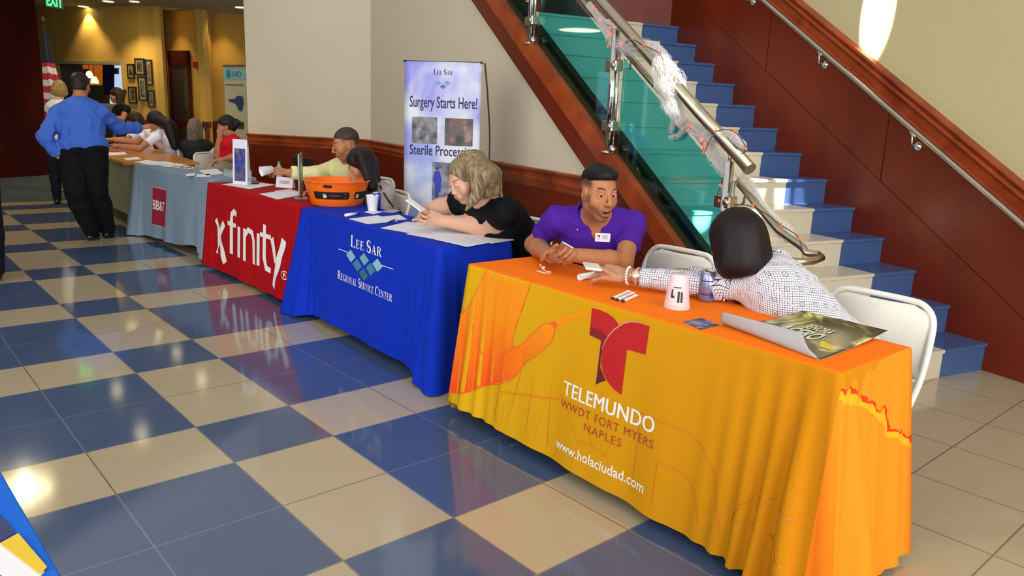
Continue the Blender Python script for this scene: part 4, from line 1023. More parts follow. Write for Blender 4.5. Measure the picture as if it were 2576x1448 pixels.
mb.tube(pts+[e1_, e2_, e3_, e4_, e5_, e6_, Wz(1880, 640, .82)], .0195, 20); on_root(mb.build('hand_rail', BRUSH), root)
mb = MB(); mb.tube([Wz(2010, 658, .81), Wz(2008, 690, .72), Wz(1985, 706, .62)], .007); on_root(mb.build('bracket', CHROME), root)
# wall handrail
root = empty('wall_handrail', S(2, DW, 1), 0, 'slim steel handrail running down the red-brown panelled stair wall', 'railing')
mb = MB(); mb.tube([S(s_, DW-.07, nose(s_)+.848) for s_ in (5.0, 3, 1.6, .15)]+[S(0, DW-.07, nose(.06)+.8)], .0195, 20); on_root(mb.build('rail', BRUSH), root)
for px, py in ((2065, 160), (2300, 357), (1885, 3)):
    q = sd(Wpl(px, py, DW-.04)); s_ = q[0]
    mb = MB(); mb.tube([S(s_, DW, nose(s_)+.74), S(s_, DW-.06, nose(s_)+.75), S(s_, DW-.07, nose(s_)+.83)], .008); mb.lathe([(0, 0), (.034, 0), (.032, .012), (0, .014)], S(s_, DW+.002, nose(s_)+.74), 20, axis=-SN)
    mb.tube([S(s_+.035, DW-.07, nose(s_)+.845), S(s_-.035, DW-.07, nose(s_)+.80)], .010); on_root(mb.build('bracket', CHROME), root)

# ---------------------------------------------------------------- cobweb and string of lights wound round the rail
m, nt, b = base_mat('cobweb_fibre'); b.inputs['Base Color'].default_value = srgb('#f4f2ee'); b.inputs['Roughness'].default_value = 1; b.inputs['Specular IOR Level'].default_value = 0
WEB = m
def catm(P, n=6):
    P = [P[0]]+list(P)+[P[-1]]; out = []
    for i in range(1, len(P)-2):
        for k in range(n):
            t = k/n; a, b_, c, d = P[i-1:i+3]; out.append(.5*((2*b_)+(c-a)*t+(2*a-5*b_+4*c-d)*t*t+(-a+3*b_-3*c+d)*t**3))
    return out+[P[-2]]
def web(name, pts, label, dens=1.0):
    """hundreds of fine pulled fibres following a path"""
    rnd = random.Random(len(pts)*31+int(pts[0][0])); P = catm([np.array([*Wpl(px, py, dd), r]) for (px, py, dd, r) in pts], 5); n = len(P); mb = MB()
    vs = []; fs = []
    for k in range(int(420*dens)):
        i0 = rnd.randrange(0, max(1, n-6)) if rnd.random() < .75 else 0; i1 = min(n, i0+rnd.randrange(6, max(8, n))); ph = rnd.random()*6.28; rr = rnd.random()**.6*1.25; f = rnd.uniform(-.35, .35); g_ = rnd.uniform(.2, .7); th = rnd.uniform(.00035, .0008); j1, j2, j3 = rnd.uniform(.5, 1.9), rnd.uniform(.6, 2.3), rnd.uniform(0, 6)
        ring = []
        for i in range(i0, i1):
            q = P[i]; t = P[min(i+1, n-1)][:3]-P[max(i-1, 0)][:3]; t = nrm(t); a = nrm(np.cross(t, [0, 0, 1.0])); b_ = np.cross(t, a); an = ph+f*i+.5*math.sin(i*g_+ph); r = q[3]*rr*(1+.35*math.sin(i*g_*1.7+ph*3))
            c = q[:3]+a*(math.cos(an)*r+.007*math.sin(i*j1+j3))+b_*(math.sin(an)*r+.007*math.sin(i*j2+2*j3)); ring.append((c, a, b_))
        o = len(vs)
        for c, a, b_ in ring: vs += [c+a*th, c-a*th*.5+b_*th*.87, c-a*th*.5-b_*th*.87]
        for i in range(len(ring)-1):
            for j in range(3): fs.append((o+i*3+j, o+i*3+(j+1) % 3, o+i*3+3+(j+1) % 3, o+i*3+3+j))
    mb.add(vs, fs, 0, True); me = bpy.data.meshes.new(name); me.from_pydata(mb.v, [], mb.f); o = link(name, me, WEB, None, True); rebase(o, P[n//2][:3]); o['kind'] = 'stuff'; return tag(o, label, 'decoration', 'stretched cobweb decorations on the stair rail')
web('cobweb', [(1480, 10, 1.97, .012), (1520, 60, 1.97, .02), (1556, 110, 1.95, .035), (1600, 120, 1.95, .04), (1645, 130, 1.95, .035), (1662, 140, 1.95, .028), (1668, 175, 1.94, .050), (1688, 215, 1.93, .062), (1694, 255, 1.94, .050), (1706, 290, 1.95, .03), (1722, 312, 1.95, .02)], 'thick white cobweb wrapped high on the rail, brightest where the sun strikes it', 2.6)
web('cobweb', [(1700, 300, 1.96, .02), (1692, 340, 1.97, .018), (1712, 342, 1.97, .016), (1735, 318, 1.96, .022), (1775, 345, 1.95, .035), (1800, 340, 1.94, .03), (1840, 345, 1.93, .018), (1872, 368, 1.92, .010)], 'ragged white cobweb hanging in a loop below the rail near the middle lights', 1.8)
web('cobweb', [(1780, 360, 1.96, .025), (1800, 390, 1.96, .03), (1820, 415, 1.96, .03), (1836, 450, 1.95, .022), (1834, 500, 1.95, .012)], 'white cobweb gathered down onto the lowest steel post', 1.3)
web('cobweb', [(1870, 430, 2.0, .008), (1895, 470, 2.05, .010), (1920, 520, 2.08, .014), (1950, 562, 2.09, .028), (1978, 588, 2.09, .026), (1990, 606, 2.09, .014)], 'white cobweb stretched along the lower hand rail to its curled end')
root = empty('string_lights', Wpl(1660, 130, 1.95), 0, 'string of small glowing red lights wound along the stair rail', 'lights')
BL = emis('red_bulb', '#ff2412', 7.0); CORD = mat('dark_cord', '#1d1c1a', .6)
bp_ = [(1495, 18, 1.97), (1510, 50, 1.96), (1539, 65, 1.95), (1534, 85, 1.93), (1529, 117, 1.93), (1563, 112, 1.92), (1590, 97, 1.9), (1620, 112, 1.9), (1660, 133, 1.9), (1735, 318, 1.93), (1715, 322, 1.95), (1763, 350, 1.93), (1770, 366, 1.92), (1769, 385, 1.92), (1800, 330, 1.9), (1847, 328, 1.9), (1877, 375, 1.9), (1812, 466, 1.9), (1809, 505, 1.9), (1895, 517, 1.98), (1966, 564, 2.03), (2012, 600, 2.03), (2023, 685, 2.03)]
bpw = [Wpl(*q) for q in bp_]
order = [0, 1, 2, 3, 4, 5, 6, 7, 8]
mid_ = [Wpl(1668, 170, 1.92), Wpl(1650, 215, 1.96), Wpl(1690, 260, 1.92)]
path = [bpw[i]-[0, 0, .006] for i in order]+mid_+[bpw[i]-[0, 0, .006] for i in (10, 9, 11, 12, 13, 14, 15, 16)]+[Wpl(1840, 400, 1.92)]+[bpw[i]-[0, 0, .006] for i in (17, 18, 19, 20, 21, 22)]
def catm(P, n=6):
    P = [P[0]]+list(P)+[P[-1]]; out = []
    for i in range(1, len(P)-2):
        for k in range(n):
            t = k/n; a, b_, c, d = P[i-1:i+3]; out.append(.5*((2*b_)+(c-a)*t+(2*a-5*b_+4*c-d)*t*t+(-a+3*b_-3*c+d)*t**3))
    return out+[P[-2]]
mb = MB(); mb.tube(catm(path), .0022, 6); on_root(mb.build('cord', CORD), root)
for p in bpw:
    mb = MB(); mb.lathe([(0, .012), (.003, .010), (.0052, .004), (.0055, 0), (.0045, -.006), (0, -.007)], (0, 0, 0), 10); o = mb.build('bulb', BL); rebase(o, (0, 0, 0)); o.location = V(p); on_root(o, root)

# ---------------------------------------------------------------- folding chairs
WPL = mat('white_plastic', '#dcd8cc', .35, bump=.03, bscale=60); WPT = mat('white_tube', '#e2dfd6', .25)
def make_chair():
    r = empty('folding_chair')
    def tub(name, pts, rad, mt=WPT): mb = MB(); mb.tube(catm([np.array(p, float) for p in pts], 5), rad, 12); return mb.build(name, mt, r)
    # back shell with rounded top corners, slightly dished
    W, H, z0 = .205, .27, .545
    def out(u): # outline half width as a function of height fraction
        return 1
    mb = MB(); nu, nv = 20, 14; vs = []; fs = []
    for side in (0, 1):
        for j in range(nv+1):
            v = j/nv; rr = .075; zz = v*H; top = max(0, (zz-(H-rr))/rr); hw = W-.0-(rr*(1-math.sqrt(max(0, 1-top*top))))
            for i in range(nu+1):
                u = -1+2*i/nu; y = u*hw; x = .235+.05*v-.022*(1-u*u)+side*.010; vs.append((x, y, z0+zz))
    q = (nu+1)*(nv+1)
    for j in range(nv):
        for i in range(nu):
            a = j*(nu+1)+i; fs.append((a, a+1, a+nu+2, a+nu+1)); fs.append((q+a, q+a+nu+1, q+a+nu+2, q+a+1))
    ring = [i for i in range(nu+1)]+[j*(nu+1)+nu for j in range(1, nv+1)]+[nv*(nu+1)+i for i in range(nu-1, -1, -1)]+[j*(nu+1) for j in range(nv-1, 0, -1)]
    for a, b_ in zip(ring, ring[1:]+ring[:1]): fs.append((a, q+a, q+b_, b_))
    mb.add(vs, fs, 0, True); mb.build('backrest', WPL, r)
    # tube frame: one loop over the back that runs down to the front feet
    pts = []
    for s_ in (-1, 1):
        col = [(-.23, s_*.222, .012), (-.02, s_*.222, .30), (.13, s_*.222, .45), (.215, s_*.222, .56), (.262, s_*.218, .70), (.285, s_*.205, .775), (.292, s_*.165, .818), (.295, s_*.10, .828)]
        pts += col if s_ < 0 else col[::-1]
    tub('frame_tube', pts, .0125)
    for s_ in (-1, 1):
        tub('rear_leg', [(.30, s_*.195, .012), (.10, s_*.195, .28), (-.13, s_*.195, .425)], .0105)
    mb = MB(); mb.tube([(.22, -.195, .12), (.22, .195, .12)], .008); mb.build('crossbar', WPT, r)
    mb = MB(); mb.box((-.01, 0, .445), (.20, .195, .014), bev=.010); mb.build('seat', WPL, r)
    return r
proto = make_chair(); used = [0]
def chair(back_top, rz, label):
    """back_top: world point at the middle of the top of the back"""
    o = proto if not used[0] else copy_tree(proto); used[0] = 1
    c, s_ = math.cos(rz), math.sin(rz); o.location = (back_top[0]-c*.29, back_top[1]-s_*.29, 0); o.rotation_euler = (0, 0, rz)
    tag(o, label, 'chair', 'white folding chairs'); return o
chair(Wz(2215, 752, .81), -.02, 'white folding chair at the right end of the orange table, pulled up to the stairs')
chair(Wz(1716, 638, .81), .0, 'white folding chair showing between the man in purple and the dark-haired woman')
chair(Wz(1330, 556, .81), .05, 'white folding chair behind the long-haired woman in black')
chair(Wz(958, 452, .81), .1, 'white folding chair behind the young woman in the grey top')
chair(Wz(1010, 492, .80), -.25, 'white folding chair partly hidden by the left edge of the sky-coloured banner')
chair(Wz(500, 364, .81), .9, 'white folding chair with its back open to view beyond the grey-blue cloth')
chair(Wz(455, 375, .81), 2.6, 'white folding chair turned side-on just behind the woman in the white shirt')
chair(Wz(512, 388, .81), 2.2, 'white folding chair with narrow tilted back nearest the clear picture stand')

# ---------------------------------------------------------------- tall banner
bL, bR = Wd(1018, 158, 5.9), Wd(1212, 153, 5.75); zt = (bL[2]+bR[2])/2; bu = nrm([bR[0]-bL[0], bR[1]-bL[1], 0]); bn = np.array([bu[1], -bu[0], 0]); bw = np.linalg.norm((bR-bL)[:2])
if bn@(CAM-bL) < 0: bn = -bn
m, nt, b = base_mat('banner_print'); g = N(nt); p = g.obj(); n1_ = g.noise(p, 2.3, 5, .4)
mr = nt.nodes.new('ShaderNodeMapRange'); mr.inputs[1].default_value = .42; mr.inputs[2].default_value = .60; nt.links.new(n1_, mr.inputs[0]); zz = g.xyz(g.pos())[2]
mr2 = nt.nodes.new('ShaderNodeMapRange'); mr2.inputs[1].default_value = .5; mr2.inputs[2].default_value = 1.35; nt.links.new(zz, mr2.inputs[0])
sky = g.mix(mr2.outputs[0], srgb('#a9c6ea'), srgb('#8f90dc')); nt.links.new(g.mix(mr.outputs[0], sky, srgb('#d2d6e4')), b.inputs['Base Color']); b.inputs['Roughness'].default_value = .45
BAN = m
root = empty('pull_up_banner', (bL+bR)/2*[1, 1, 0], 0, 'tall lavender and cloud banner reading Surgery Starts Here! on a bowed black pole', 'banner')
bz0 = .12
def bf(u, z, lift=.0015): # u 0..1
    return np.array([bL[0], bL[1], 0])+bu*bw*u+bn*(.010*math.sin(u*PI)*math.sin((z-bz0)*1.6)+lift)+np.array([0, 0, z])
mb = MB(); mb.grid(lambda u, v: bf(u, bz0+(zt-bz0)*v, 0), 12, 24); o = mb.build('printed_panel', BAN, thick=.0015); on_root(o, root); panel = o
mb = MB(); mb.tube([bf(-.01, zt, -.006), bf(1.01, zt, -.006)], .006, 10, 0); on_root(mb.build('top_bar', mat('matte_black', '#141414', .5)), root)
mb = MB(); bow = [bf(1.03, zt, -.02), bf(1.06, zt-.25, -.06), bf(1.085, zt-.6, -.10), bf(1.06, zt-1.0, -.08), bf(.95, zt-1.35, -.04), bf(.75, .10, -.06)]; mb.tube(catm(bow), .006, 10); on_root(mb.build('bowed_pole', MATS['matte_black']), root)
for u in (0.0, 1.0):
    mb = MB(); mb.tube([bf(u, zt, -.008), bf(u, zt, .012)], .009, 10); on_root(mb.build('grommet', MATS['matte_black']), root)
mb = MB(); mb.box(bf(.5, .05, -.01), (bw/2+.02, .05, .05), bu, bn, bev=.01); on_root(mb.build('base_case', mat('case_grey', '#8b8d90', .35, .8)), root)
INK = mat('navy_ink', '#1c1c48', .6)
def bpx(x, y):  # photo pixel -> (u, z) on the banner
    r = _ray(x, y); t = ((bL-CAM)@bn)/(r@bn); q = CAM+r*t; return (q-bL)@bu/bw, q[2]
def bdec(name, vf, x0, x1, y0, y1, mt, lift=.002, cuts=.05):
    (u0, za), (u1, zb) = bpx(x0, (y0+y1)/2), bpx(x1, (y0+y1)/2); _, z0 = bpx((x0+x1)/2, y1); _, z1 = bpx((x0+x1)/2, y0)
    o = decal(name, fit(vf, u0, u1, z0, z1), lambda u, z: bf(u, z, lift), mt, None, cuts); on_root(o, root); bpy.context.view_layer.update(); o.parent = panel; o.matrix_parent_inverse = (root.matrix_basis @ root.matrix_basis.inverted()).inverted() if False else Matrix.Identity(4); o.matrix_parent_inverse = panel.matrix_world.inverted(); return o
bdec('lettering', serif_text('Lee Sar'), 1092, 1140, 174, 189, INK)
bdec('lettering', text_polys('Surgery Starts Here!', bold=.012), 1031, 1201, 243, 281, INK)
bdec('lettering', text_polys('Sterile Processing', bold=.012), 1031, 1196, 366, 400, INK)
for (x, y, col) in ((1116, 203, '#a3bbdf'), (1104, 209, '#7392c8'), (1126, 209, '#7392c8'), (1115, 218, '#5069a8')): bdec('logo_diamond', dia(0, 0, 1, 0, 1.1), x-8, x+8, y-6, y+6, mat('ban'+col, col, .6), .0025, 0)
def photo(name, cols, scale, seed):
    m, nt, b = base_mat(name); g = N(nt); mp = nt.nodes.new('ShaderNodeMapping'); mp.inputs['Location'].default_value = (seed, seed*.7, 0); nt.links.new(g.obj(), mp.inputs[0])
    v = nt.nodes.new('ShaderNodeTexVoronoi'); v.inputs['Scale'].default_value = scale*2; nt.links.new(mp.outputs[0], v.inputs['Vector']); r = nt.nodes.new('ShaderNodeValToRGB'); sp = g.xyz(v.outputs['Color'])
    v.feature = 'SMOOTH_F1'; nt.links.new(g.m('ADD', g.m('MULTIPLY', sp[0], .45), g.m('MULTIPLY', g.noise(mp.outputs[0], scale*1.3, 5, 1.0), .55)), r.inputs[0])
    r.color_ramp.elements[0].position = .25; r.color_ramp.elements[1].position = .8; r.color_ramp.elements[0].color = srgb(cols[0]); r.color_ramp.elements[1].color = srgb(cols[-1])
    for i, c in enumerate(cols[1:-1]): e = r.color_ramp.elements.new(.25+.55*(i+1)/(len(cols)-1)); e.color = srgb(c)
    nt.links.new(r.outputs[0], b.inputs['Base Color']); b.inputs['Roughness'].default_value = .4; return m
sq = poly((0, 0), (1, 0), (1, 1), (0, 1))
bdec('printed_photo', sq, 1037, 1101, 294, 361, photo('photo_clinic', ('#2a2c34', '#6c6c70', '#8a8a90', '#b8bccb'), 11, 1))
bdec('printed_photo', sq, 1120, 1190, 298, 367, photo('photo_theatre', ('#232228', '#4c4a48', '#7c4a44', '#8d8c86'), 9, 4))
bdec('printed_photo', sq, 1088, 1140, 408, 505, photo('photo_steriliser', ('#3c3f4a', '#7c7e84', '#9a9ca0', '#b4b8c0'), 8, 7))
fig = merge(poly(*arc(.30, .90, .09, .055, 0, 360, 12)), poly((.18, .82), (.42, .84), (.52, .62), (.48, .30), (.40, .28), (.36, .05), (.22, .05), (.20, .45), (.10, .60)))
bdec('printed_figure', fig, 1090, 1112, 418, 503, mat('scrub_blue', '#2b3bb0', .6), .003)

# ---------------------------------------------------------------- things on the tables
PAPER = mat('paper', '#e9e7ec', .75, bump=.1, bscale=40); PAPERP = []
def printed(name, ink='#9a9aa8', sc=150.0, paper='#ecebf0'):
    m, nt, b = base_mat(name); g = N(nt); p = g.xyz(g.obj()); ln = g.m('GREATER_THAN', g.m('SINE', g.m('MULTIPLY', g.m('ADD', p[0], g.m('MULTIPLY', p[1], .2)), sc*4)), .35)
    wd = g.m('GREATER_THAN', g.noise(g.obj(), sc*.5, 1), .46); nt.links.new(g.mix(g.m('MULTIPLY', g.m('MULTIPLY', ln, wd), .28), srgb(paper), srgb(ink)), b.inputs['Base Color']); b.inputs['Roughness'].default_value = .7; return m
FORM = printed('printed_form'); FORM2 = printed('printed_form_blue', '#7a86c8', 110)
def sheet(quad, z, label, mt=FORM, name='paper_sheet', cat='paper', group='papers on the tables', th=.0012, curl=0.0):
    P = [Wz(x, y, z) for x, y in quad]; mb = MB(); n = 8
    def f(u, v):
        p = (P[0]*(1-u)+P[1]*u)*(1-v)+(P[3]*(1-u)+P[2]*u)*v; p = p.copy(); p[2] += curl*((2*u-1)**4*(2*v-1)**2)*.5+curl*.5*abs(2*u-1)**3*v; return p
    top = [f(i/n, j/n) for j in range(n+1) for i in range(n+1)]; q = len(top)
    vs = top+[p-[0, 0, th] for p in top]; fs = []
    for j in range(n):
        for i in range(n): a = j*(n+1)+i; fs += [(a, a+1, a+n+2, a+n+1), (q+a, q+a+n+1, q+a+n+2, q+a+1)]
    ring = list(range(n+1))+[j*(n+1)+n for j in range(1, n+1)]+[n*(n+1)+i for i in range(n-1, -1, -1)]+[j*(n+1) for j in range(n-1, 0, -1)]
    fs += [(a, q+a, q+b_, b_) for a, b_ in zip(ring, ring[1:]+ring[:1])]
    mb.add(vs, fs); o = mb.build(name, mt); rebase(o, sum(P)/4); return tag(o, label, cat, group)
z = ZT+.0015
sheet([(877, 550), (950, 541), (1000, 556), (925, 563)], z, 'printed form at the left of the blue table below the foam cup')
sheet([(945, 546), (1005, 540), (1024, 551), (975, 556)], z+.0015, 'small stapled form beside the blue pens on the blue table')
sheet([(957, 573), (1025, 557), (1118, 570), (1045, 588)], z, 'form lying in front of the long-haired woman\'s hands', FORM2)
sheet([(1005, 566), (1060, 556), (1150, 569), (1095, 580)], z+.0018, 'printed form overlapping the sheet nearest the woman\'s hands')
sheet([(1022, 588), (1100, 574), (1190, 588), (1110, 604)], z+.0012, 'form in the middle of the white paper run on the blue table', FORM2)
sheet([(1075, 580), (1165, 571), (1240, 586), (1155, 598)], z+.003, 'top sheet of the papers by the woman\'s elbow')
sheet([(1095, 602), (1165, 588), (1250, 606), (1175, 620)], z+.0042, 'form at the front right corner of the blue table hanging to its edge')
sheet([(1170, 590), (1230, 584), (1294, 603), (1235, 612)], z+.0055, 'blank-looking sheet nearest the right end of the blue table', FORM2)
sheet([(557, 463), (625, 456), (693, 464), (628, 475)], z, 'white sheet at the left end of the red table')
sheet([(652, 487), (712, 479), (760, 490), (697, 501)], z, 'white leaflet near the front edge of the red table', FORM2)
sheet([(690, 480), (728, 475), (762, 485), (728, 492)], z+.0015, 'leaflet tucked under the white one on the red table')
sheet([(338, 408), (368, 402), (422, 409), (392, 416)], z, 'white pages at the far left of the grey-blue cloth')
sheet([(370, 410), (410, 405), (470, 414), (425, 420)], z+.0015, 'overlapping page beside the sweets on the grey-blue cloth', FORM2)
sheet([(500, 428), (545, 424), (562, 436), (520, 441)], z, 'folded leaflet at the right of the grey-blue cloth')
sheet([(468, 437), (490, 435), (490, 441), (468, 443)], z, 'small white card on the edge of the grey-blue cloth', PAPER, 'business_card', 'card', 'small cards on the grey-blue cloth')
sheet([(494, 438), (528, 437), (530, 444), (496, 445)], z, 'wider white card beside the small one on the grey-blue cloth', PAPER, 'business_card', 'card', 'small cards on the grey-blue cloth')
sheet([(268, 384), (312, 380), (320, 388), (270, 391)], ZT+.002, 'white page under the seated women\'s hands on the brown table')
sheet([(310, 398), (345, 394), (356, 400), (320, 403)], ZT+.002, 'loose page in the middle of the brown table')
sheet([(272, 377), (305, 373), (318, 379), (285, 383)], ZT+.006, 'red folder under the hands on the brown table', mat('red_card', '#b33a44', .6), 'folder', 'folder', None)
# sweets
for i, (x, y) in enumerate([(428, 421), (440, 419), (447, 424), (455, 420), (463, 425), (470, 421), (478, 427), (486, 424)]):
    mb = MB(); mb.ball((0, 0, .010), (.018, .011, .009), 8); mb.tube([(-.028, 0, .010), (-.015, 0, .010)], [.009, .004], 6); mb.tube([(.015, 0, .010), (.028, 0, .010)], [.004, .009], 6)
    o = mb.build('wrapped_sweet', mat('sweet_wrap', '#e8b9a0' , .3), loc=Wz(x, y, ZT+.001)); o.rotation_euler = (0, 0, i*1.1); tag(o, 'peach wrapped sweet in the scatter on the grey-blue cloth', 'sweet', 'wrapped sweets on the grey-blue cloth')
# pens
def pen(px0, px1, z, r, body, label, cap_=None, group=None, name='pen'):
    a, b_ = Wz(*px0, z+r), Wz(*px1, z+r); root = empty(name, a, 0, label, 'pen', group); d = b_-a
    mb = MB(); mb.tube([a, a+d*.70], r, 12); on_root(mb.build('barrel', body), root); mb = MB(); mb.tube([a+d*.70, a+d*.97, b_], [r*1.12, r*1.12, r*.8], 12); on_root(mb.build('cap', cap_ or body), root); return root
BP = mat('blue_plastic', '#16308a', .3); WPN = mat('white_gloss', '#f3eeea', .25)
pen((974, 560), (994, 552), z+.004, .0045, BP, 'dark blue pen lying across the papers by the small form', group='pens on the blue table')
pen((984, 555), (1002, 561), z+.004, .0045, BP, 'second dark blue pen crossing the first on the papers', group='pens on the blue table')
pen((869, 541), (905, 536), ZT+.001, .010, WPN, 'white marker with blue cap in front of the orange tub', BP, name='marker')
for i, (a, b_) in enumerate((((1541, 750), (1578, 734)), ((1552, 754), (1588, 738)), ((1567, 757), (1596, 744)))):
    pa, pb = Wz(*a, ZT+.006), Wz(*b_, ZT+.006); root = empty('usb_stick', pa, 0, ('white giveaway stick, leftmost of the three on the orange cloth', 'white giveaway stick in the middle of the three', 'white giveaway stick with a ring loop, rightmost of the three')[i], 'giveaway', 'white sticks on the orange cloth')
    mb = MB(); d = pb-pa; X = nrm(d); mb.box((pa+pb)/2, (np.linalg.norm(d)/2, .0062, .0045), X, np.cross([0, 0, 1], X), bev=.002); on_root(mb.build('body', WPN), root)
    mb = MB(); c = pb+X*.012; mb.tube([c+.0085*(X*math.cos(t)+np.cross([0, 0, 1], X)*math.sin(t)) for t in [2*PI*k/14 for k in range(14)]], .0028, 8, closed=True); on_root(mb.build('loop', WPN), root)
    mb = MB(); mb.box(pa+X*.002, (.003, .0064, .0047), X, np.cross([0, 0, 1], X)); on_root(mb.build('tip', MATS['matte_black']), root)
# clear cup, upside down stack with dark print
cp = Wz(1702, 773, ZT); root = empty('plastic_cup', cp, 0, 'upturned frosted pink-white plastic cup with dark print on the orange cloth', 'cup')
m, nt, b = base_mat('frosted_plastic'); b.inputs['Base Color'].default_value = srgb('#efd9dc'); b.inputs['Roughness'].default_value = .35; b.inputs['Alpha'].default_value = .72
FP = m; mb = MB(); mb.lathe([(.0475, 0), (.049, .004), (.047, .022), (.0455, .026), (.035, .128), (.0335, .131), (0, .131)], cp, 40); on_root(mb.build('cup_wall', FP), root)
mb = MB(); mb.lathe([(.049, .001), (.0505, .004), (.049, .007), (.047, .004)], cp, 40); on_root(mb.build('rim', FP), root)
vd = nrm((CAM-cp)*[1, 1, 0]); vx = np.cross([0, 0, 1], vd)
def cyl(u, z_, r0=.0488, tap=-.104, c=cp, e=.0012): r = r0+tap*z_+e; a = u/.045; return c+vd*r*math.cos(a)+vx*r*math.sin(a)+np.array([0, 0, z_])
o = decal('print', merge(poly((-.026, .045), (-.012, .045), (-.012, .055), (-.019, .055), (-.019, .078), (-.026, .078)), poly((.0, .03), (.008, .03), (.008, .072), (.0, .072)), poly((.012, .03), (.020, .03), (.020, .070), (.012, .070)), poly((-.018, .084), (.014, .084), (.014, .088), (-.018, .088))), lambda u, z_: cyl(u, z_), mat('dark_print', '#1b1a1e', .5), None, .006); on_root(o, root)
# drinks cans
def can(c, label, body, band, r=.033, h=.122, group='drinks cans on the tables'):
    root = empty('drinks_can', c, 0, label, 'can', group)
    mb = MB(); mb.lathe([(.024, 0), (.030, .006), (r, .014), (r, h-.016), (r-.006, h-.004)], c, 36); on_root(mb.build('can_body', body), root)
    mb = MB(); mb.lathe([(r-.006, h-.004), (r-.006, h), (r-.008, h), (r-.010, h-.005), (0, h-.005)], c, 36); on_root(mb.build('lid', CHROME), root)
    mb = MB(); mb.box(c+np.array([0, 0, h-.003]), (.011, .007, .001)); on_root(mb.build('ring_pull', CHROME), root)
    vd = nrm((CAM-c)*[1, 1, 0]); vx = np.cross([0, 0, 1], vd)
    o = decal('label_print', band[0], lambda u, z_: c+vd*(r+.0004)*math.cos(u/r)+vx*(r+.0004)*math.sin(u/r)+np.array([0, 0, z_]), band[1], None, .006); on_root(o, root); return root
SILB = mat('silver_blue_can', '#8f93b8', .25, .6, var=.15, vscale=30)
can(Wz(1776, 757, ZT), 'silver and blue drinks can beside the frosted cup', SILB, (merge(poly((-.03, .030), (.04, .030), (.04, .036), (-.03, .036)), poly((.012, .02), (.03, .02), (.03, .045), (.012, .045)), poly((-.03, .085), (.03, .085), (.03, .089), (-.03, .089))), mat('can_navy', '#28348f', .35)), .034, .122)
can(Wz(946, 527, ZT), 'bright blue drinks can behind the white foam cup', mat('blue_can', '#1742b0', .25, .4), (merge(poly((-.02, .05), (.01, .05), (.01, .08), (-.02, .08))), mat('can_white', '#d7dcef', .4)))
# foam cup
cp2 = Wz(937, 530, ZT); root = empty('foam_cup', cp2, 0, 'white foam cup at the back of the blue table', 'cup')
mb = MB(); mb.lathe([(0, .003), (.028, .0), (.031, .004), (.043, .100), (.045, .104), (.0465, .107), (.044, .109), (.041, .106), (.030, .008), (0, .008)], cp2, 32); on_root(mb.build('cup_wall', mat('foam', '#eceaf2', .8, bump=.1, bscale=300)), root)
sheet([(915, 533), (938, 528), (962, 533), (940, 538)], ZT+.001, 'small napkin under the white foam cup', PAPER, 'napkin', 'napkin', None)
sheet([(958, 531), (985, 526), (1012, 529), (985, 535)], ZT+.001, 'grey leaflet at the back edge of the blue table', mat('grey_leaf', '#a9a8a4', .7))
# orange tub
tc_ = Wz(848, 513, ZT); root = empty('party_tub', tc_, 0, 'big orange plastic tub with a black patterned band beside the foam cup', 'tub')
OP = mat('orange_plastic', '#f06a08', .3, spec=.5); mb = MB(); r0, r1, h_ = .184, .238, .175; n = 64
prof = [(0, .004), (r0-.006, .0), (r0, .006), (r0+.008, .035), (r1-.014, .14), (r1-.008, h_-.015), (r1-.004, h_-.008), (r1+.004, h_), (r1+.004, h_+.005), (r1-.004, h_+.006), (r1-.010, h_-.006), (r1-.024, .14), (r0, .03), (r0-.012, .010), (0, .010)]
mb.lathe(prof, tc_, n); o = mb.build('tub_wall', OP); on_root(o, root)
vd = nrm((CAM-tc_)*[1, 1, 0]); vx = np.cross([0, 0, 1], vd)
def tubf(u, z_, e=.002):
    zz_ = [(.035, r0+.008), (.14, r1-.014), (h_, r1)]; r = r0+.008+(z_-.035)/.105*(r1-.014-r0-.008) if z_ < .14 else r1-.014+(z_-.14)/.035*.012
    return tc_+vd*(r+e)*math.cos(u)+vx*(r+e)*math.sin(u)+np.array([0, 0, z_])
BLK = mat('black_band', '#17100c', .5)
rr_ = lambda x0, x1, z0, z1: poly((x0+.03, z0), (x1-.03, z0), (x1, z0+.012), (x1, z1-.012), (x1-.03, z1), (x0+.03, z1), (x0, z1-.012), (x0, z0+.012))
on_root(decal('band', rr_(-.85, .42, .055, .108), tubf, BLK, None, .04), root); on_root(decal('band', rr_(.62, 1.5, .055, .108), tubf, BLK, None, .04), root)
gh = lambda x: merge(poly((x-.05, .062), (x+.06, .066), (x+.09, .085), (x+.05, .083), (x+.02, .1), (x-.01, .083), (x-.05, .098), (x-.06, .08)))
on_root(decal('band_figure', gh(-.42), lambda u, z_: tubf(u, z_, .003), mat('band_white', '#e0c9a8', .6), None, .04), root); on_root(decal('band_figure', gh(.74), lambda u, z_: tubf(u, z_, .003), MATS['band_white'], None, .04), root)
on_root(decal('band_figure', stroke(arc(.28, .082, .055, .014, 0, 360, 12), .006), lambda u, z_: tubf(u, z_, .003), mat('band_grey', '#5c5450', .6), None, .04), root)
on_root(decal('band_figure', fit(text_polys('~~~~~~', bold=.02), -.25, .12, .076, .09), lambda u, z_: tubf(u, z_, .003), mat('band_orange', '#7a3f14', .6), None, .04), root)
on_root(decal('hand_slot', rr_(-.42, -.14, .138, .158), lambda u, z_: tubf(u, z_, .006), BLK, None, .04), root)
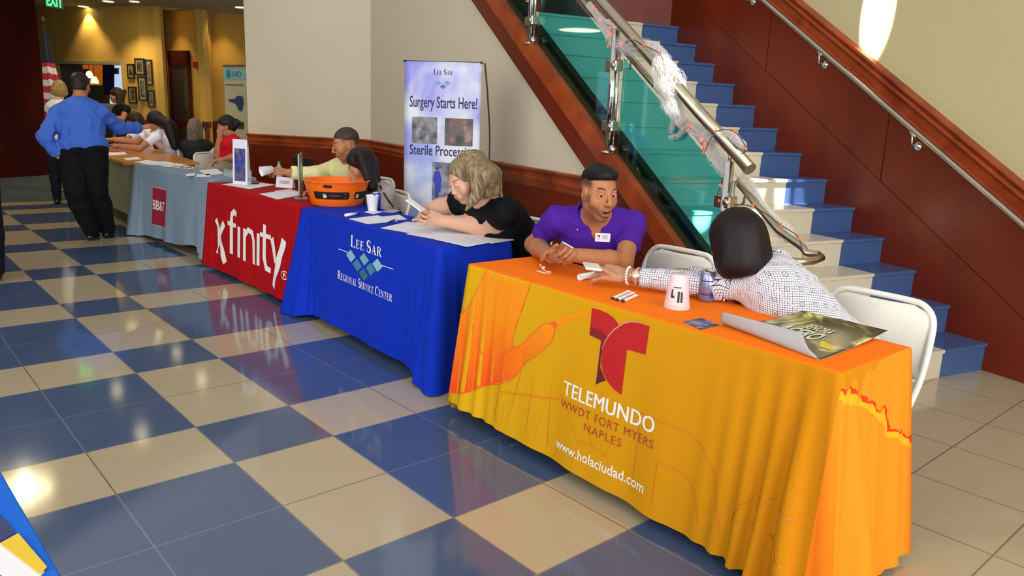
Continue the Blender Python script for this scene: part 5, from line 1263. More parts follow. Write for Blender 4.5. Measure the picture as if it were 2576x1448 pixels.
# poster curling on the orange table
m, nt, b = base_mat('poster_art'); g = N(nt); p = g.xyz(g.obj()); n1_ = g.noise(g.obj(), 7, 4, 1.2); r = nt.nodes.new('ShaderNodeValToRGB'); nt.links.new(n1_, r.inputs[0]); E_ = r.color_ramp.elements
E_[0].position = .35; E_[0].color = srgb('#231d14'); E_[1].position = .72; E_[1].color = srgb('#d8d38c'); q = E_.new(.5); q.color = srgb('#4a4028'); q = E_.new(.6); q.color = srgb('#8b8448')
nt.links.new(r.outputs[0], b.inputs['Base Color']); b.inputs['Roughness'].default_value = .25; POS = m
root = empty('poster', Wz(2030, 850, ZT), 0, 'dark gold poster reading Senora Acero curling on the right of the orange table', 'poster')
fA, fB_ = Wz(1822, 816, ZT), Wz(2062, 907, ZT); kB, kA = Wz(2233, 832, ZT+.02), Wz(2018, 782, ZT+.045)
T0w, T1w = Wz(1817, 784, ZT+.055), Wz(2016, 836, ZT+.060)
def ps(a, b_, e=0):   # a along the front edge, b_ from the raised lip, down to the table, across to the back
    F0 = fA*(1-a)+fB_*a; K0 = kA*(1-a)+kB*a; across = nrm((K0-F0)*[1, 1, 0])
    if b_ < .28:
        t = b_/.28; Tt = T0w*(1-a)+T1w*a; q = Tt*(1-t)+(F0+[0, 0, .002])*t-across*.014*math.sin(PI*t)*(.4+.6*t)+np.array([0, 0, -.006*math.sin(PI*t)])
    else:
        t = (b_-.28)/.72; q = F0*(1-t)+K0*t; q = q.copy(); zt_ = K0[2]-ZT; q[2] = ZT+.002+zt_*t**2.2
    return q+np.array([0, 0, e])
mb = MB(); mb.grid(lambda u, v: ps(u, v), 30, 40); pos = mb.build('sheet', [POS, mat('poster_back', '#aeadae', .5)])
# printed side up: the lip shows the pale back
md = pos.modifiers.new('thick', 'SOLIDIFY'); md.thickness = .0012; md.offset = -1; md.material_offset = 1; md.material_offset_rim = 1
on_root(pos, root)
if pos.data.polygons[600].normal.z < 0: pos.data.flip_normals()
GT = mat('poster_title', '#c9cbb4', .35)
def pmap(u, v): return ps(u, v, .0022)
on_root(decal('lettering', fit(text_polys('SEÑORA', bold=.02), .36, .66, .70, .82), lambda u, v: ps(u, v, .0022), GT, None, .03), root)
on_root(decal('lettering', fit(text_polys('ACERO', bold=.03), .24, .68, .52, .69), lambda u, v: ps(u, v, .0022), GT, None, .03), root)
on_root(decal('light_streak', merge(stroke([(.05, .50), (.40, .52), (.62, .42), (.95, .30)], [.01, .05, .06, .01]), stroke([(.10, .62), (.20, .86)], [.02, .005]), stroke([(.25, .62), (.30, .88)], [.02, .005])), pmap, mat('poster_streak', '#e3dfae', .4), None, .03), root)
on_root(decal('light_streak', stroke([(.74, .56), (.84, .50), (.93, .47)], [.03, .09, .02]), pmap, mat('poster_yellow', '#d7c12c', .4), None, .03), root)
# photo card, rolled paper, cord
sheet([(1718, 808), (1768, 799), (1810, 817), (1762, 828)], ZT+.002, 'glossy dark photo card lying on the orange cloth', photo('card_print', ('#1c1c2e', '#3d4468', '#8d8ea8', '#c98fb0'), 22, 3), 'photo_card', 'card', None)
ra, rb_ = Wz(1458, 697, ZT+.014), Wz(1512, 687, ZT+.014); mb = MB(); mb.tube([ra, rb_], .0135, 24, caps=False); o = mb.build('paper_roll', PAPER, thick=.0012); tag(o, 'small rolled white paper under the outstretched hand', 'paper')
root = empty('charging_cord', Wz(1365, 675, ZT), 0, 'little white cord knotted on the orange cloth in front of the man in purple', 'cord')
mb = MB(); pts = [Wz(x, y, ZT+q) for x, y, q in ((1358, 664, .022), (1362, 670, .012), (1366, 677, .004), (1375, 682, .004), (1386, 684, .004), (1378, 687, .004), (1362, 684, .004), (1350, 681, .004))]; mb.tube(catm(pts), .0026, 8); on_root(mb.build('wire', mat('cord_white', '#ecd9cc', .5)), root)
mb = MB(); mb.tube([Wz(1366, 678, ZT+.006), Wz(1369, 670, ZT+.02)], .006, 10); on_root(mb.build('plug', MATS['cord_white']), root)

# things on the red table
tcd = Wz(716, 471, ZT); root = empty('tent_card', tcd, 0, 'folded white card standing on the red table before the laptop', 'card')
A0, A1 = Wz(693, 470, ZT+.001), Wz(735, 474, ZT+.001); up_ = np.array([0, 0, .088]); bk = nrm(np.cross(A1-A0, [0, 0, 1]));
if bk@(CAM-A0) > 0: bk = -bk
mb = MB(); mb.prism([A0, A1, A1+bk*.02+up_, A0+bk*.02+up_], bk*.0015); mb.prism([A0+bk*.04, A1+bk*.04, A1+bk*.0216+up_, A0+bk*.0216+up_], bk*.0015); on_root(mb.build('card', PAPER), root)
o = decal('lettering', merge(*[poly((.2, .40+k*.09), (.8, .40+k*.09), (.8, .45+k*.09), (.2, .45+k*.09)) for k in range(3)]), lambda u, v: A0+(A1-A0)*u+(bk*.02+up_)*v-bk*.0012, mat('faint_ink', '#8e8a9e', .7), None, 0); on_root(o, root)
# upright steel sign holder edge-on
q0 = Wz(757, 503, ZT); root = empty('sign_holder', q0, 0, 'upright metal-framed sign seen edge-on at the left of the orange tub', 'sign')
vdr = nrm((q0-CAM)*[1, 1, 0]); mb = MB(); mb.box(q0+vdr*.10+np.array([0, 0, .185]), (.115, .008, .155), nrm(vdr+np.array([.07, -.07, 0])), nrm(np.cross([0, 0, 1], vdr)), bev=.004); on_root(mb.build('frame', METAL), root)
mb = MB(); mb.box(q0+vdr*.08+np.array([0, 0, .006]), (.06, .05, .005), vdr, np.cross([0, 0, 1], vdr), bev=.003); mb.tube([q0+vdr*.1+[0, 0, .01], q0+vdr*.1+[0, 0, .04]], .008); on_root(mb.build('base', METAL), root)
# laptop
l0 = Wz(790, 462, ZT); root = empty('laptop', l0, 0, 'open black laptop on the red table in front of the man in yellow', 'laptop')
ux = nrm(Wz(812, 462, ZT)-Wz(765, 455, ZT)); uy = np.cross([0, 0, 1], ux); uy = uy if uy[0] > 0 else -uy
mb = MB(); mb.box(l0+uy*.06+np.array([0, 0, .01]), (.155, .11, .009), ux, uy, bev=.003); on_root(mb.build('base', mat('black_case', '#0c0c0e', .45)), root)
mb = MB(); tl = nrm(np.array([0, 0, 1])-uy*.28); mb.box(l0-uy*.055+tl*.125+[0, 0, .012], (.155, .005, .112), ux, np.cross(tl, ux), tl, bev=.003); on_root(mb.build('screen', MATS['black_case']), root)
# water bottle
wb = Wz(703, 462, ZT); root = empty('water_bottle', wb, 0, 'clear water bottle with a green cap on the red table', 'bottle')
m, nt, b = base_mat('clear_plastic'); b.inputs['Base Color'].default_value = srgb('#c9d8d6'); b.inputs['Roughness'].default_value = .08; b.inputs['Alpha'].default_value = .38; CLP = m
mb = MB(); mb.lathe([(0, .002), (.027, 0), (.031, .006), (.031, .06), (.029, .065), (.031, .07), (.031, .115), (.026, .145), (.013, .168), (.013, .185)], wb, 24); on_root(mb.build('bottle_wall', CLP), root)
mb = MB(); mb.lathe([(.0145, .182), (.0145, .200), (0, .202)], wb, 20); on_root(mb.build('cap', mat('green_cap', '#3c6f55', .5)), root)
mb = MB(); mb.lathe([(.0315, .03), (.0315, .058)], wb, 24); on_root(mb.build('label', mat('bottle_label', '#3552a8', .5)), root)
# acrylic picture stand + tray at the join of grey and red tables
s0_, s1_ = Wz(586, 463, ZT+.002), Wz(622, 466, ZT+.002); root = empty('picture_stand', (s0_+s1_)/2, 0, 'clear upright stand holding a white-bordered picture between the grey-blue and red tables', 'stand')
w_ = s1_-s0_; bk = nrm(np.cross(w_, [0, 0, 1])); bk = -bk if bk@(CAM-s0_) > 0 else bk; H_ = .385
mb = MB(); mb.prism([s0_, s1_, s1_+[0, 0, H_]+bk*.02, s0_+[0, 0, H_]+bk*.02], bk*.003); on_root(mb.build('card', mat('stand_card', '#dcd9ea', .4)), root)
pf = lambda u, v: s0_+w_*u+(np.array([0, 0, H_])+bk*.02)*v-bk*.0015
on_root(decal('picture', poly((.13, .08), (.87, .08), (.87, .80), (.13, .80)), pf, photo('stand_photo', ('#2c2f48', '#35409a', '#6a5a4a', '#a08a58'), 16, 2), None, 0), root)
mb = MB(); mb.prism([s1_+bk*.05+[0, 0, .0], s1_+bk*.004, s1_+bk*.02+[0, 0, H_-.06], s1_+bk*.03+[0, 0, H_-.06]], nrm(w_)*.004); mb.prism([s0_-bk*.004, s0_+bk*.09, s1_+bk*.09, s1_-bk*.004], (0, 0, .003)); on_root(mb.build('clear_holder', CLP), root)
t0 = Wz(585, 447, ZT); root = empty('clear_tray', t0, 0, 'low clear plastic tray beside the picture stand', 'tray')
mb = MB()
for k in range(3): mb.abox(t0[0]-.02+k*.08, t0[0]-.017+k*.08, t0[1]-.10, t0[1]+.16, ZT+.002, ZT+.075)
mb.abox(t0[0]-.02, t0[0]+.145, t0[1]-.10, t0[1]+.16, ZT+.001, ZT+.004); mb.abox(t0[0]-.02, t0[0]+.145, t0[1]-.10, t0[1]-.097, ZT+.002, ZT+.06); on_root(mb.build('tray_wall', CLP), root)
pa = Wz(640, 462, ZT+.003); mb = MB(); mb.box(pa+np.array([0, 0, .006]), (.045, .016, .005), nrm([.4, -1, 0]), nrm([1, .4, 0]), bev=.003); tag(mb.build('stapler', MATS['black_case']), 'small black gadget lying behind the white sheet on the red table', 'gadget')
# leaflets at the lower left corner
sheet([(-60, 1395), (0, 1365), (112, 1436), (60, 1490)], ZT+.002, 'white and yellow leaflet on the bright blue cloth in the lower left corner', PAPER, 'leaflet', 'leaflet', 'leaflets on the bright blue cloth')
sheet([(0, 1365), (46, 1340), (118, 1424), (100, 1442)], ZT+.0045, 'yellow strip of the leaflet in the lower left corner', mat('leaflet_yellow', '#e5bf2c', .5), 'leaflet', 'leaflet', 'leaflets on the bright blue cloth')
o = sheet([(-70, 1330), (-5, 1290), (40, 1338), (-20, 1372)], ZT+.002, 'dark blue leaflet with pale lettering at the very lower left edge', mat('leaflet_navy', '#2b3568', .5), 'leaflet', 'leaflet', 'leaflets on the bright blue cloth')
# ---------------------------------------------------------------- people
def skin_mat(): return MATS.get('skin') or MATS.setdefault('skin', vcol_mat('skin', .5, .35, bump=.06, bscale=500, sss=.06))
skin_mat()

def fabric(name, col, rough=.8, sheen=.2, bump=.3, sc=350, var=.04):
    return cloth_mat(name, col, rough, sheen, bump)
SK = {'tan': ('#b0754f', '#a85a50', '#2a1a14'), 'fair': ('#d3a48a', '#b8645c', '#7a5a44'), 'olive': ('#b08060', '#94524a', '#1e1410'), 'warm': ('#a96f4e', '#8e4a40', '#1c120e')}
class Person:
    def __init__(s, label, head, neck, pelvis, sL, sR, skin='fair', g=.95, depth=.10, belly=1.0, h=.007, hf=.003, face=1, group=None):
        s.H = head; s.neck, s.pelvis, s.sL, s.sR = [np.array(a, float) for a in (neck, pelvis, sL, sR)]; s.g = g; s.depth = depth; s.belly = belly; s.h = h; s.hf = hf; s.skin = skin; s.face = face
        s.root = empty('person', (s.pelvis[0], s.pelvis[1], 0), 0, label, 'person', group); s.B = Blob(); s.arms = {}
        s.label = label
    def arm(s, side, e, w, r=(.047, .039, .028), hand_kw=None):
        sh = s.sL if side == 'L' else s.sR; s.arms[side] = (sh, np.array(e, float), np.array(w, float)); limb(s.B, sh, e, w, *r, r15=r[1]*1.04)
        s.r = r
        if hand_kw is not None:
            d = hand_kw.pop('d', None); d = nrm(np.array(w)-np.array(e)) if d is None else nrm(d)
            s.tips = hand(s.B, np.array(w)+d*.012, d, hand_kw.pop('back'), **hand_kw)
    def body(s, mouth=0, female=0, colkw=None, bust=0, neck_r=.055, lid=0):
        s.H.build(s.B, mouth, female, s.face, lid); s.H.neck(s.B, s.neck-(s.neck-s.pelvis)*.02, neck_r)
        torso(s.B, s.neck, s.pelvis, s.sL, s.sR, s.g, 0, s.depth, s.belly, bust); s.bust = bust
        sk = SK[s.skin]; o = s.B.mesh('body', MATS['skin'], s.h, s.hf, s.root, s.H.color(*sk, **(colkw or {}))); return o
    def shirt(s, m, sleeve=.55, off=.011, name='shirt', neck_cut=.066, hem=True, v=0, warp=None, sleeve_off=.012, h=None, low=0):
        B = Blob(); torso(B, s.neck, s.pelvis, s.sL, s.sR, s.g, off, s.depth, s.belly, s.bust)
        up = nrm(s.neck-s.pelvis)
        for k_, (sh, e, w) in s.arms.items():
            r = s.r; d = nrm(e-sh)
            if sleeve < 1: q = sh+(e-sh)*sleeve; B.cap(sh, q, r[0]+off+.006, r[0]*.96+sleeve_off+.004, .03, flat=1)
            else:
                B.cap(sh, e, r[0]+off, r[1]+sleeve_off, .03); q = e+(w-e)*(sleeve-1); B.cap(e, q, r[1]+sleeve_off, r[2]+sleeve_off, .02, flat=1)
        hc = s.H.P(0, -.03, -.06); B.cap(s.neck-up*.01, hc+(hc-s.neck)*.6, neck_cut, neck_cut*1.25, .006, 1)
        if v:
            f = nrm(np.cross(up, nrm(s.sR-s.sL))); B.cap(s.neck+f*.05, s.neck+f*(s.depth+.02)-up*v, .030, .008, .006, 1)
        s.shirtB = B
        return B.mesh(name, m, h or max(s.h, .007), .004, s.root, warp=warp)
    def collar(s, m, open_=.9, r=.066, th=.0055, height=.034, name='collar'):
        up = nrm(s.H.P(0, -.03, -.06)-s.neck); ax = nrm(s.sR-s.sL); f = nrm(np.cross(up, ax)); mb = MB(); a0, a1 = open_*.35, 2*PI-open_*.35
        def fn(u, v):
            a = a0+(a1-a0)*u; rr = r+.004+(.016*(1-v) if v < .5 else .016*(v-.5)*2+.004)
            zz = height*(v*2 if v < .5 else 2-2*v)-.006; sag = .022*math.exp(-((min(u, 1-u))/.16)**2)
            return s.neck+(f*math.cos(a)*rr*1.02+ax*math.sin(a)*rr*1.08)+up*(zz-sag+.012*(1-math.cos(a))*.5)
        mb.grid(fn, 40, 10); o = mb.build(name, m, thick=.0035); return on_root(o, s.root)
    def legs(s, knees, feet, m, name='trousers', off=.012, g=1.0, h=.012, warp=None):
        B = Blob(); ax = nrm((s.sR-s.sL)*[1, 1, 0]); legs(B, s.pelvis, ax, knees, feet, off, g)
        B.ell(s.pelvis+np.array([0, 0, .02]), (.155*g+off, .115*g+off, .12), np.array([ax, np.cross([0, 0, 1], ax), [0, 0, 1]]), .04)
        return B.mesh(name, m, h, h, s.root, warp=warp)
    def hair(s, fn, c1, c2, d, amp=.0022, freq=170, h=.0045, name='hair', seed=0, cf=110):
        B = Blob(); fn(B, s.H); return B.mesh(name, hair_mat('hair'+c1+c2, c1, c2, d, cf), h, h, s.root, None, strands(d, amp, freq, seed))
def skullcap(B, H, t=.010, low=.0, front=.062, kx=1.0):
    """hair following the skull down to height low, leaving the face clear"""
    H.e(B, (0, -.020, .037), (.074+t, .093+t, .083+t), .01); H.e(B, (0, -.055, -.03), (.062+t, .055+t, .05+t), .03)
    H.e(B, (0, .085, -.040), (.064*kx, .075, .080), .02, 1)
def sit_legs(P, m, fwd, spread=.13, seat=.50, **kw):
    f = nrm([fwd[0], fwd[1], 0]); ax = np.array([-f[1], f[0], 0]); p = P.pelvis*[1, 1, 0]
    kn = [p+f*.40-ax*q*spread+[0, 0, seat+.02] for q in (1, -1)]; ft = [k_*[1, 1, 0]-f*.02+[0, 0, .09] for k_ in kn]
    P.legs(kn, ft, m, **kw)
    for q in ft:
        B = Blob(); shoe(B, np.array([q[0], q[1], 0])-f*.05, f); B.mesh('shoe', MATS['shoe_black'], .008, .008, P.root)
mat('shoe_black', '#121212', .35)
JEAN = fabric('dark_trousers', '#16181f'); NAVY = fabric('navy_trousers', '#10131f'); KHAKI = fabric('khaki_trousers', '#a79c8c')
toC = -F_*1.0

# ---- man in the purple polo
H = Head(Wd(1507, 482, 3.5), (-.30, -.96, -.14), (.04, .10, 1), .99)
P = Person('man in a purple polo with a name badge, arms crossed on the orange table', H, (1.165, .445, 1.005), (1.47, .62, .56), (1.315, .335, .965), (1.055, .605, .970), 'tan', .96, .11, 1.02, .006, .0026)
eR, wR = Wz(1343, 614, .812), Wz(1388, 647, .832); eL, wL = Wz(1568, 660, .815), Wz(1440, 640, .865)
P.arm('R', eR, wR, (.047, .045, .031), dict(d=Wz(1450, 664, .85)-wR, back=-F_*.8+np.array([0, 0, -.55]), side=-1, curl=(.55, .50, .45, .40), thumb=(.6, .7, -.5), size=.98))
P.arm('L', eL, wL, (.047, .045, .031), dict(d=Wz(1365, 622, .875)-wL, back=(.1, -.1, 1), side=1, curl=(.55, .5, .5, .5), thumb=(.6, .7, -.3), size=1.0))
P.body(mouth=1.0, colkw=dict(beard='#4a342c', beard_amt=.55, fade='#241d1c'), neck_r=.062)
P.shirt(fabric('purple_knit', '#4a1f96', .75, .3), .62, .012, 'polo_shirt', .055, v=.07, warp=folds([((.3, -.6, 1), 38, .5), ((1, .2, .5), 31, 2.1)], .009))
P.collar(MATS['purple_knit'], 1.2, .070, height=.045)
P.H.eyes(P.root, (.35, -.25))
def hr(B, H):
    H.e(B, (0, -.010, .070), (.071, .088, .060), .01); H.e(B, (0, .042, .088), (.056, .046, .032), .02); H.e(B, (0, -.052, .045), (.066, .058, .065), .02)
    B.cut(H.P(0, 0, .050), -H.u*1.0+H.f*.28, H.c-.2, H.c+.2, .008); H.e(B, (0, .104, .030), (.08, .042, .030), .01, 1)
P.hair(hr, '#080606', '#15100f', P.H.f, .0014, 200, .0035, cf=160)
mb = MB(); a = H.P(0, .084, -.0672); mb.box(a, (.013, .004, .0030), H.r, H.f, H.u, bev=.001); on_root(mb.build('teeth', mat('teeth', '#e9e2da', .3)), P.root)
mb = MB(); mb.ball(H.P(-.081, .004, -.038), .0042, 8); on_root(mb.build('earring', mat('gem', '#f4f4f4', .1)), P.root)
# badge and buttons sit on the shirt front
def on_shirt(P, px, py, lift=.002):
    """where the view ray meets the shirt"""
    dg = bpy.context.evaluated_depsgraph_get(); o = [c for c in P.root.children if c.name.split('.')[0] in ('polo_shirt', 'shirt', 'blouse', 'top')][0]
    bpy.context.view_layer.update(); mi = o.matrix_world.inverted(); a = mi @ V(CAM); d = (mi.to_3x3() @ V(_ray(px, py))).normalized(); ok, hit, n, _ = o.ray_cast(a, d)
    if not ok: return None, None
    hit = np.array(o.matrix_world @ hit); n = nrm(np.array(o.matrix_world.to_3x3() @ n)); n = n if n@(CAM-hit) > 0 else -n; return hit+n*lift, n
c, n = on_shirt(P, 1516, 596, .006)
if c is not None:
    n = nrm(n+nrm(CAM-c)*.8); X = nrm(np.cross([0, 0, 1], n)); Y = np.cross(n, X); X = X if X@R_ > 0 else -X
    mb = MB(); mb.box(c, (.036, .021, .0018), X, Y, n, bev=.0015); bd = mb.build('name_badge', mat('badge_white', '#ecebf0', .35)); on_root(bd, P.root)
    f_ = lambda u, v: c+X*u+Y*v+n*.0024
    o = decal('badge_mark', merge(poly((-.027, .010), (-.020, .013), (-.016, .008), (-.018, .004), (-.027, .006)), poly((-.019, .013), (-.012, .011), (-.012, .006), (-.018, -.004), (-.020, .004))), f_, LR, None, 0); on_root(o, P.root)
    for k_ in range(4): o = decal('badge_text', poly((-.002, .010-k_*.0055), (.024, .010-k_*.0055), (.024, .0125-k_*.0055), (-.002, .0125-k_*.0055)), f_, mat('badge_grey', '#8d8798', .5), None, 0); on_root(o, P.root)
    o = decal('badge_text', poly((-.029, -.009), (-.010, -.009), (-.010, -.006), (-.029, -.006)), f_, MATS['badge_grey'], None, 0); on_root(o, P.root)
for px, py in ((1489, 571), (1453, 577)):
    c, n = on_shirt(P, px, py, .001)
    if c is not None: mb = MB(); mb.lathe([(0, 0), (.0045, 0), (.004, .0018), (0, .002)], c, 12, axis=n); on_root(mb.build('button', mat('shirt_button', '#c9bddc', .3)), P.root)
sit_legs(P, NAVY, (-1, -.25))
def phone(c, X, Y, label, body, face, w=.034, l=.070, t=.004, edge=None):
    X, Y = nrm(X), nrm(Y); Y = nrm(Y-X*(X@Y)); Z = np.cross(X, Y); root = empty('smartphone', c, 0, label, 'phone')
    mb = MB(); mb.box(c, (w, l, t), X, Y, Z, bev=.0035); on_root(mb.build('case', body), root); mb = MB(); mb.box(c+Z*(t-.0004), (w-.003, l-.006, .0008), X, Y, Z); on_root(mb.build('screen', face), root); return root
WC = mat('white_case', '#efe9e6', .3); BS = mat('dark_glass', '#101014', .1)
vx_ = nrm(Wd(1441, 634, 3.56)-Wd(1406, 613, 3.60)); ny = nrm(-F_*.75+np.array([0, 0, .35])); vy = np.cross(ny, vx_); vy = vy if vy[2] > 0 else -vy
pc_ = Wd(1423, 622, 3.44)-vy*.036; phone(pc_, vx_, vy, "white-edged phone with a copper-brown back in the man in purple's hand", mat('copper_back', '#8d4a34', .35), mat('copper_back2', '#8d4a34', .35), .033, .050, .0045)
mb = MB(); mb.tube([pc_+vy*.050-vx_*.031, pc_+vy*.050+vx_*.031], .0052, 10); q_ = mb.build('edge', WC); on_root(q_, [o for o in bpy.data.objects if o.name.startswith('smartphone')][-1])
mb = MB(); q = P.tips[0] if False else None

# ---- woman in the black and white patterned shirt, seen from behind
m, nt, b = base_mat('lattice_shirt'); g = N(nt); at_ = nt.nodes.new('ShaderNodeAttribute'); at_.attribute_name = 'weave'; p = g.xyz(at_.outputs['Vector'])
def lat(nt, g, p):
    a1_, a2_ = p[0], p[1]; S_ = .0098
    def tri(v, k): return g.m('ABSOLUTE', g.m('SUBTRACT', g.m('FRACT', g.m('ADD', g.m('DIVIDE', v, S_*k), 50)), .5))
    l1 = g.m('GREATER_THAN', tri(a1_, 1), .41); l2 = g.m('GREATER_THAN', tri(a2_, 1), .41)
    u4, v4 = tri(a1_, 6), tri(a2_, 6); rr = g.m('SQRT', g.m('ADD', g.m('POWER', u4, 2), g.m('POWER', v4, 2)))
    ring = g.m('LESS_THAN', g.m('ABSOLUTE', g.m('SUBTRACT', rr, .16)), .020); inside = g.m('LESS_THAN', rr, .16)
    dot = g.m('LESS_THAN', g.m('ABSOLUTE', g.m('SUBTRACT', rr, .06)), .018)
    base = g.m('MULTIPLY', g.m('MAXIMUM', l1, l2), g.m('SUBTRACT', 1, inside)); return g.m('MAXIMUM', g.m('MAXIMUM', base, ring), dot)
nt.links.new(g.mix(lat(nt, g, p), srgb('#efecf4'), srgb('#33364c')), b.inputs['Base Color']); b.inputs['Roughness'].default_value = .7; b.inputs['Specular IOR Level'].default_value = .2
def weave(o, P):
    n = len(o.data.vertices); a = np.empty(n*3); o.data.vertices.foreach_get('co', a); a = a.reshape(-1, 3); best = np.full(n, 9.0); uv = np.zeros((n, 3))
    segs = []
    for sh, e, w in P.arms.values(): segs += [(sh, e, .05, 0, 0), (e, w, .042, .30, 0)]
    segs.append((P.pelvis, P.neck, .17, 0, 1))
    for p0, p1, r, u0, tor in segs:
        d = p1-p0; L = np.linalg.norm(d); d = d/L; t = np.clip((a-p0)@d, 0, L); q = p0+t[:, None]*d; v = a-q; dist = np.linalg.norm(v, axis=1)-r
        x = nrm(np.cross(d, [0, 0, 1.0])); y = np.cross(d, x); ang = np.arctan2(v@y, v@x); al = (a-p0)@d+u0; w_ = ang*r
        if tor: al, w_ = (al+w_)*.7071, (al-w_)*.7071
        k = dist < best; best[k] = dist[k]; uv[k, 0] = al[k]; uv[k, 1] = w_[k]
    at_ = o.data.attributes.new('weave', 'FLOAT_VECTOR', 'POINT'); at_.data.foreach_set('vector', uv.ravel().astype(np.float32))
H = Head(Wd(1850, 609, 2.98), (.12, 1.0, -.22), (-.05, .12, 1), 1.0)
P = Person('dark-haired woman in a black and white lattice shirt, seen from behind', H, (1.05, -.50, .915), (1.34, -.80, .56), (1.05, -.61, .885), (1.27, -.46, .910), 'olive', .98, .115, 1.0, .006, .003)
wL = Wz(1578, 692, .825); eL = Wz(1805, 718, .832)
P.arm('L', eL, wL, (.044, .038, .028), dict(d=Wz(1480, 678, .835)-wL, back=(-.55, -.35, .75), side=-1, curl=(.85, .8, .7, .55), thumb=(-.1, .95, .5), size=1.02))
P.arm('R', (1.30, -.28, .80), (1.19, -.05, .80), (.050, .043, .030), dict(back=(0, 0, 1), side=1, curl=(.3, .3, .3, .3)))
P.body(female=1, neck_r=.05)
sh_ = P.shirt(MATS['lattice_shirt'], 1.84, .014, 'shirt', .062, warp=folds([((.8, .5, -.3), 52, .5), ((.3, .9, .4), 44, 2.1), ((-.3, .2, 1), 38, 1.2)], .008), sleeve_off=.012)
weave(sh_, P)
def hr(B, H):
    H.e(B, (0, -.015, .030), (.100, .112, .106), .02); H.e(B, (0, -.028, -.040), (.108, .100, .095), .04); H.e(B, (0, -.030, -.085), (.112, .092, .075), .04)
    H.e(B, (0, .115, -.070), (.060, .085, .120), .02, 1); B.cut(H.P(0, 0, -.138), -H.u-H.f*.10, H.c-.3, H.c+.3, .012)
P.hair(hr, '#0b0607', '#1f1214', (.05, .1, -1), .0016, 160, .0045, cf=120)
sit_legs(P, JEAN, (-1, .35))
wd = nrm(wL-eL)
mb = MB(); c = wL-wd*.006+[0, 0, 0]; X = nrm(np.cross(wd, [0, 0, 1])); Y = np.cross(wd, X)
for k_ in range(18): t = 2*PI*k_/18; mb.ball(c+wd*.0+.034*(X*math.cos(t)+Y*math.sin(t)), .0062, 6)
on_root(mb.build('beaded_bracelet', mat('pink_beads', '#ecd3c8', .35)), P.root)
mb = MB(); c2 = c-wd*.040; mb.tube([c2+.0345*(X*math.cos(2*PI*k_/28)+Y*math.sin(2*PI*k_/28)) for k_ in range(28)], .0055, 8, closed=True); on_root(mb.build('watch_strap', mat('rose_gold', '#e3c6b2', .3, .6)), P.root)
vd = nrm(CAM-c2); vd = nrm(vd-wd*(vd@wd)); vd = nrm(vd*.9+np.array([0, 0, .15])); mb = MB(); mb.lathe([(0, 0), (.017, 0), (.018, .004), (.015, .008), (0, .008)], c2+vd*.034, 24, axis=vd); on_root(mb.build('watch_case', MATS['rose_gold']), P.root)
mb = MB(); c3 = c-wd*.018; mb.tube([c3+.033*(X*math.cos(2*PI*k_/24)+Y*math.sin(2*PI*k_/24)) for k_ in range(24)], .0022, 6, closed=True); on_root(mb.build('bangle', CHROME), P.root)
pc_ = Wz(1488, 672, .862); vy = nrm(F_*[1, 1, 0]+R_*.25-np.array([0, 0, .04])); phone(pc_+vy*.02, nrm(R_*[1, 1, 0]-np.array([0, 0, .08])), vy, "white phone held out in the patterned shirt woman's hand", WC, WC, .034, .066, .005)

# ---- woman in black with long ash-blonde hair
H = Head(Wd(1172, 449, 4.18), (-.99, .12, -.50), (-.10, .02, 1), 1.04, 1.05)
P = Person('woman in a black top with long ash-blonde hair looking down at her phone', H, (1.23, 1.34, .955), (1.56, 1.36, .57), (1.15, 1.10, .935), (1.19, 1.55, .945), 'fair', 1.02, .125, 1.12, .0065, .003)
eL, wL = Wz(1236, 572, .822), Wz(1118, 556, .838)
P.arm('L', eL, wL, (.058, .055, .036), dict(d=Wz(1066, 540, .875)-wL, back=(-.5, -.8, .35), side=-1, curl=(.95, .9, .85, .8), thumb=(.4, .8, .3)))
eR, wR = Wd(1118, 520, 4.62), Wd(1075, 530, 4.55)
P.arm('R', eR, wR, (.064, .054, .032), dict(d=Wd(1046, 545, 4.42)-wR, back=(-.75, .5, .2), side=1, curl=(.95, .9, .85, .8), thumb=(.3, .8, .3)))
P.body(female=1, colkw=dict(cheek=.35), bust=.06, neck_r=.055, lid=1)
P.shirt(fabric('black_knit', '#0c0c10', .8, .0), .30, .013, 'blouse', .072, v=.13, warp=folds([((.2, .9, .5), 36, .5), ((.5, 0, 1), 30, 2)], .008))
CW = lambda x, y, d: Wd(x, y, d)
def hr(B, H):
    H.e(B, (0, -.020, .034), (.083, .102, .088), .01); H.e(B, (0, .112, -.012), (.074, .076, .082), .02, 1)
    for a, m_, b_, r in (((1188, 398, 4.14), (1212, 440, 4.08), (1206, 492, 4.07), .040), ((1196, 400, 4.20), (1228, 440, 4.14), (1226, 488, 4.13), .048), ((1200, 405, 4.26), (1238, 440, 4.22), (1246, 484, 4.20), .046), ((1195, 405, 4.24), (1215, 450, 4.24), (1222, 490, 4.24), .050),
        ((1215, 430, 4.24), (1246, 465, 4.24), (1262, 494, 4.24), .018), ((1200, 480, 4.07), (1188, 505, 4.06), (1172, 528, 4.07), .016), ((1172, 392, 4.12), (1188, 430, 4.05), (1196, 480, 4.05), .022)):
        a, m_, b_ = CW(*a), CW(*m_), CW(*b_); B.cap(a, m_, r*.9, r, .05); B.cap(m_, b_, r, r*.45, .04)
P.hair(hr, '#54432f', '#a39070', (.22, -.12, -1), .0016, 200, .0040, cf=90)
P.H.eyes(P.root, (0, -.6))
c, n = on_shirt(P, 1133, 532, .004)
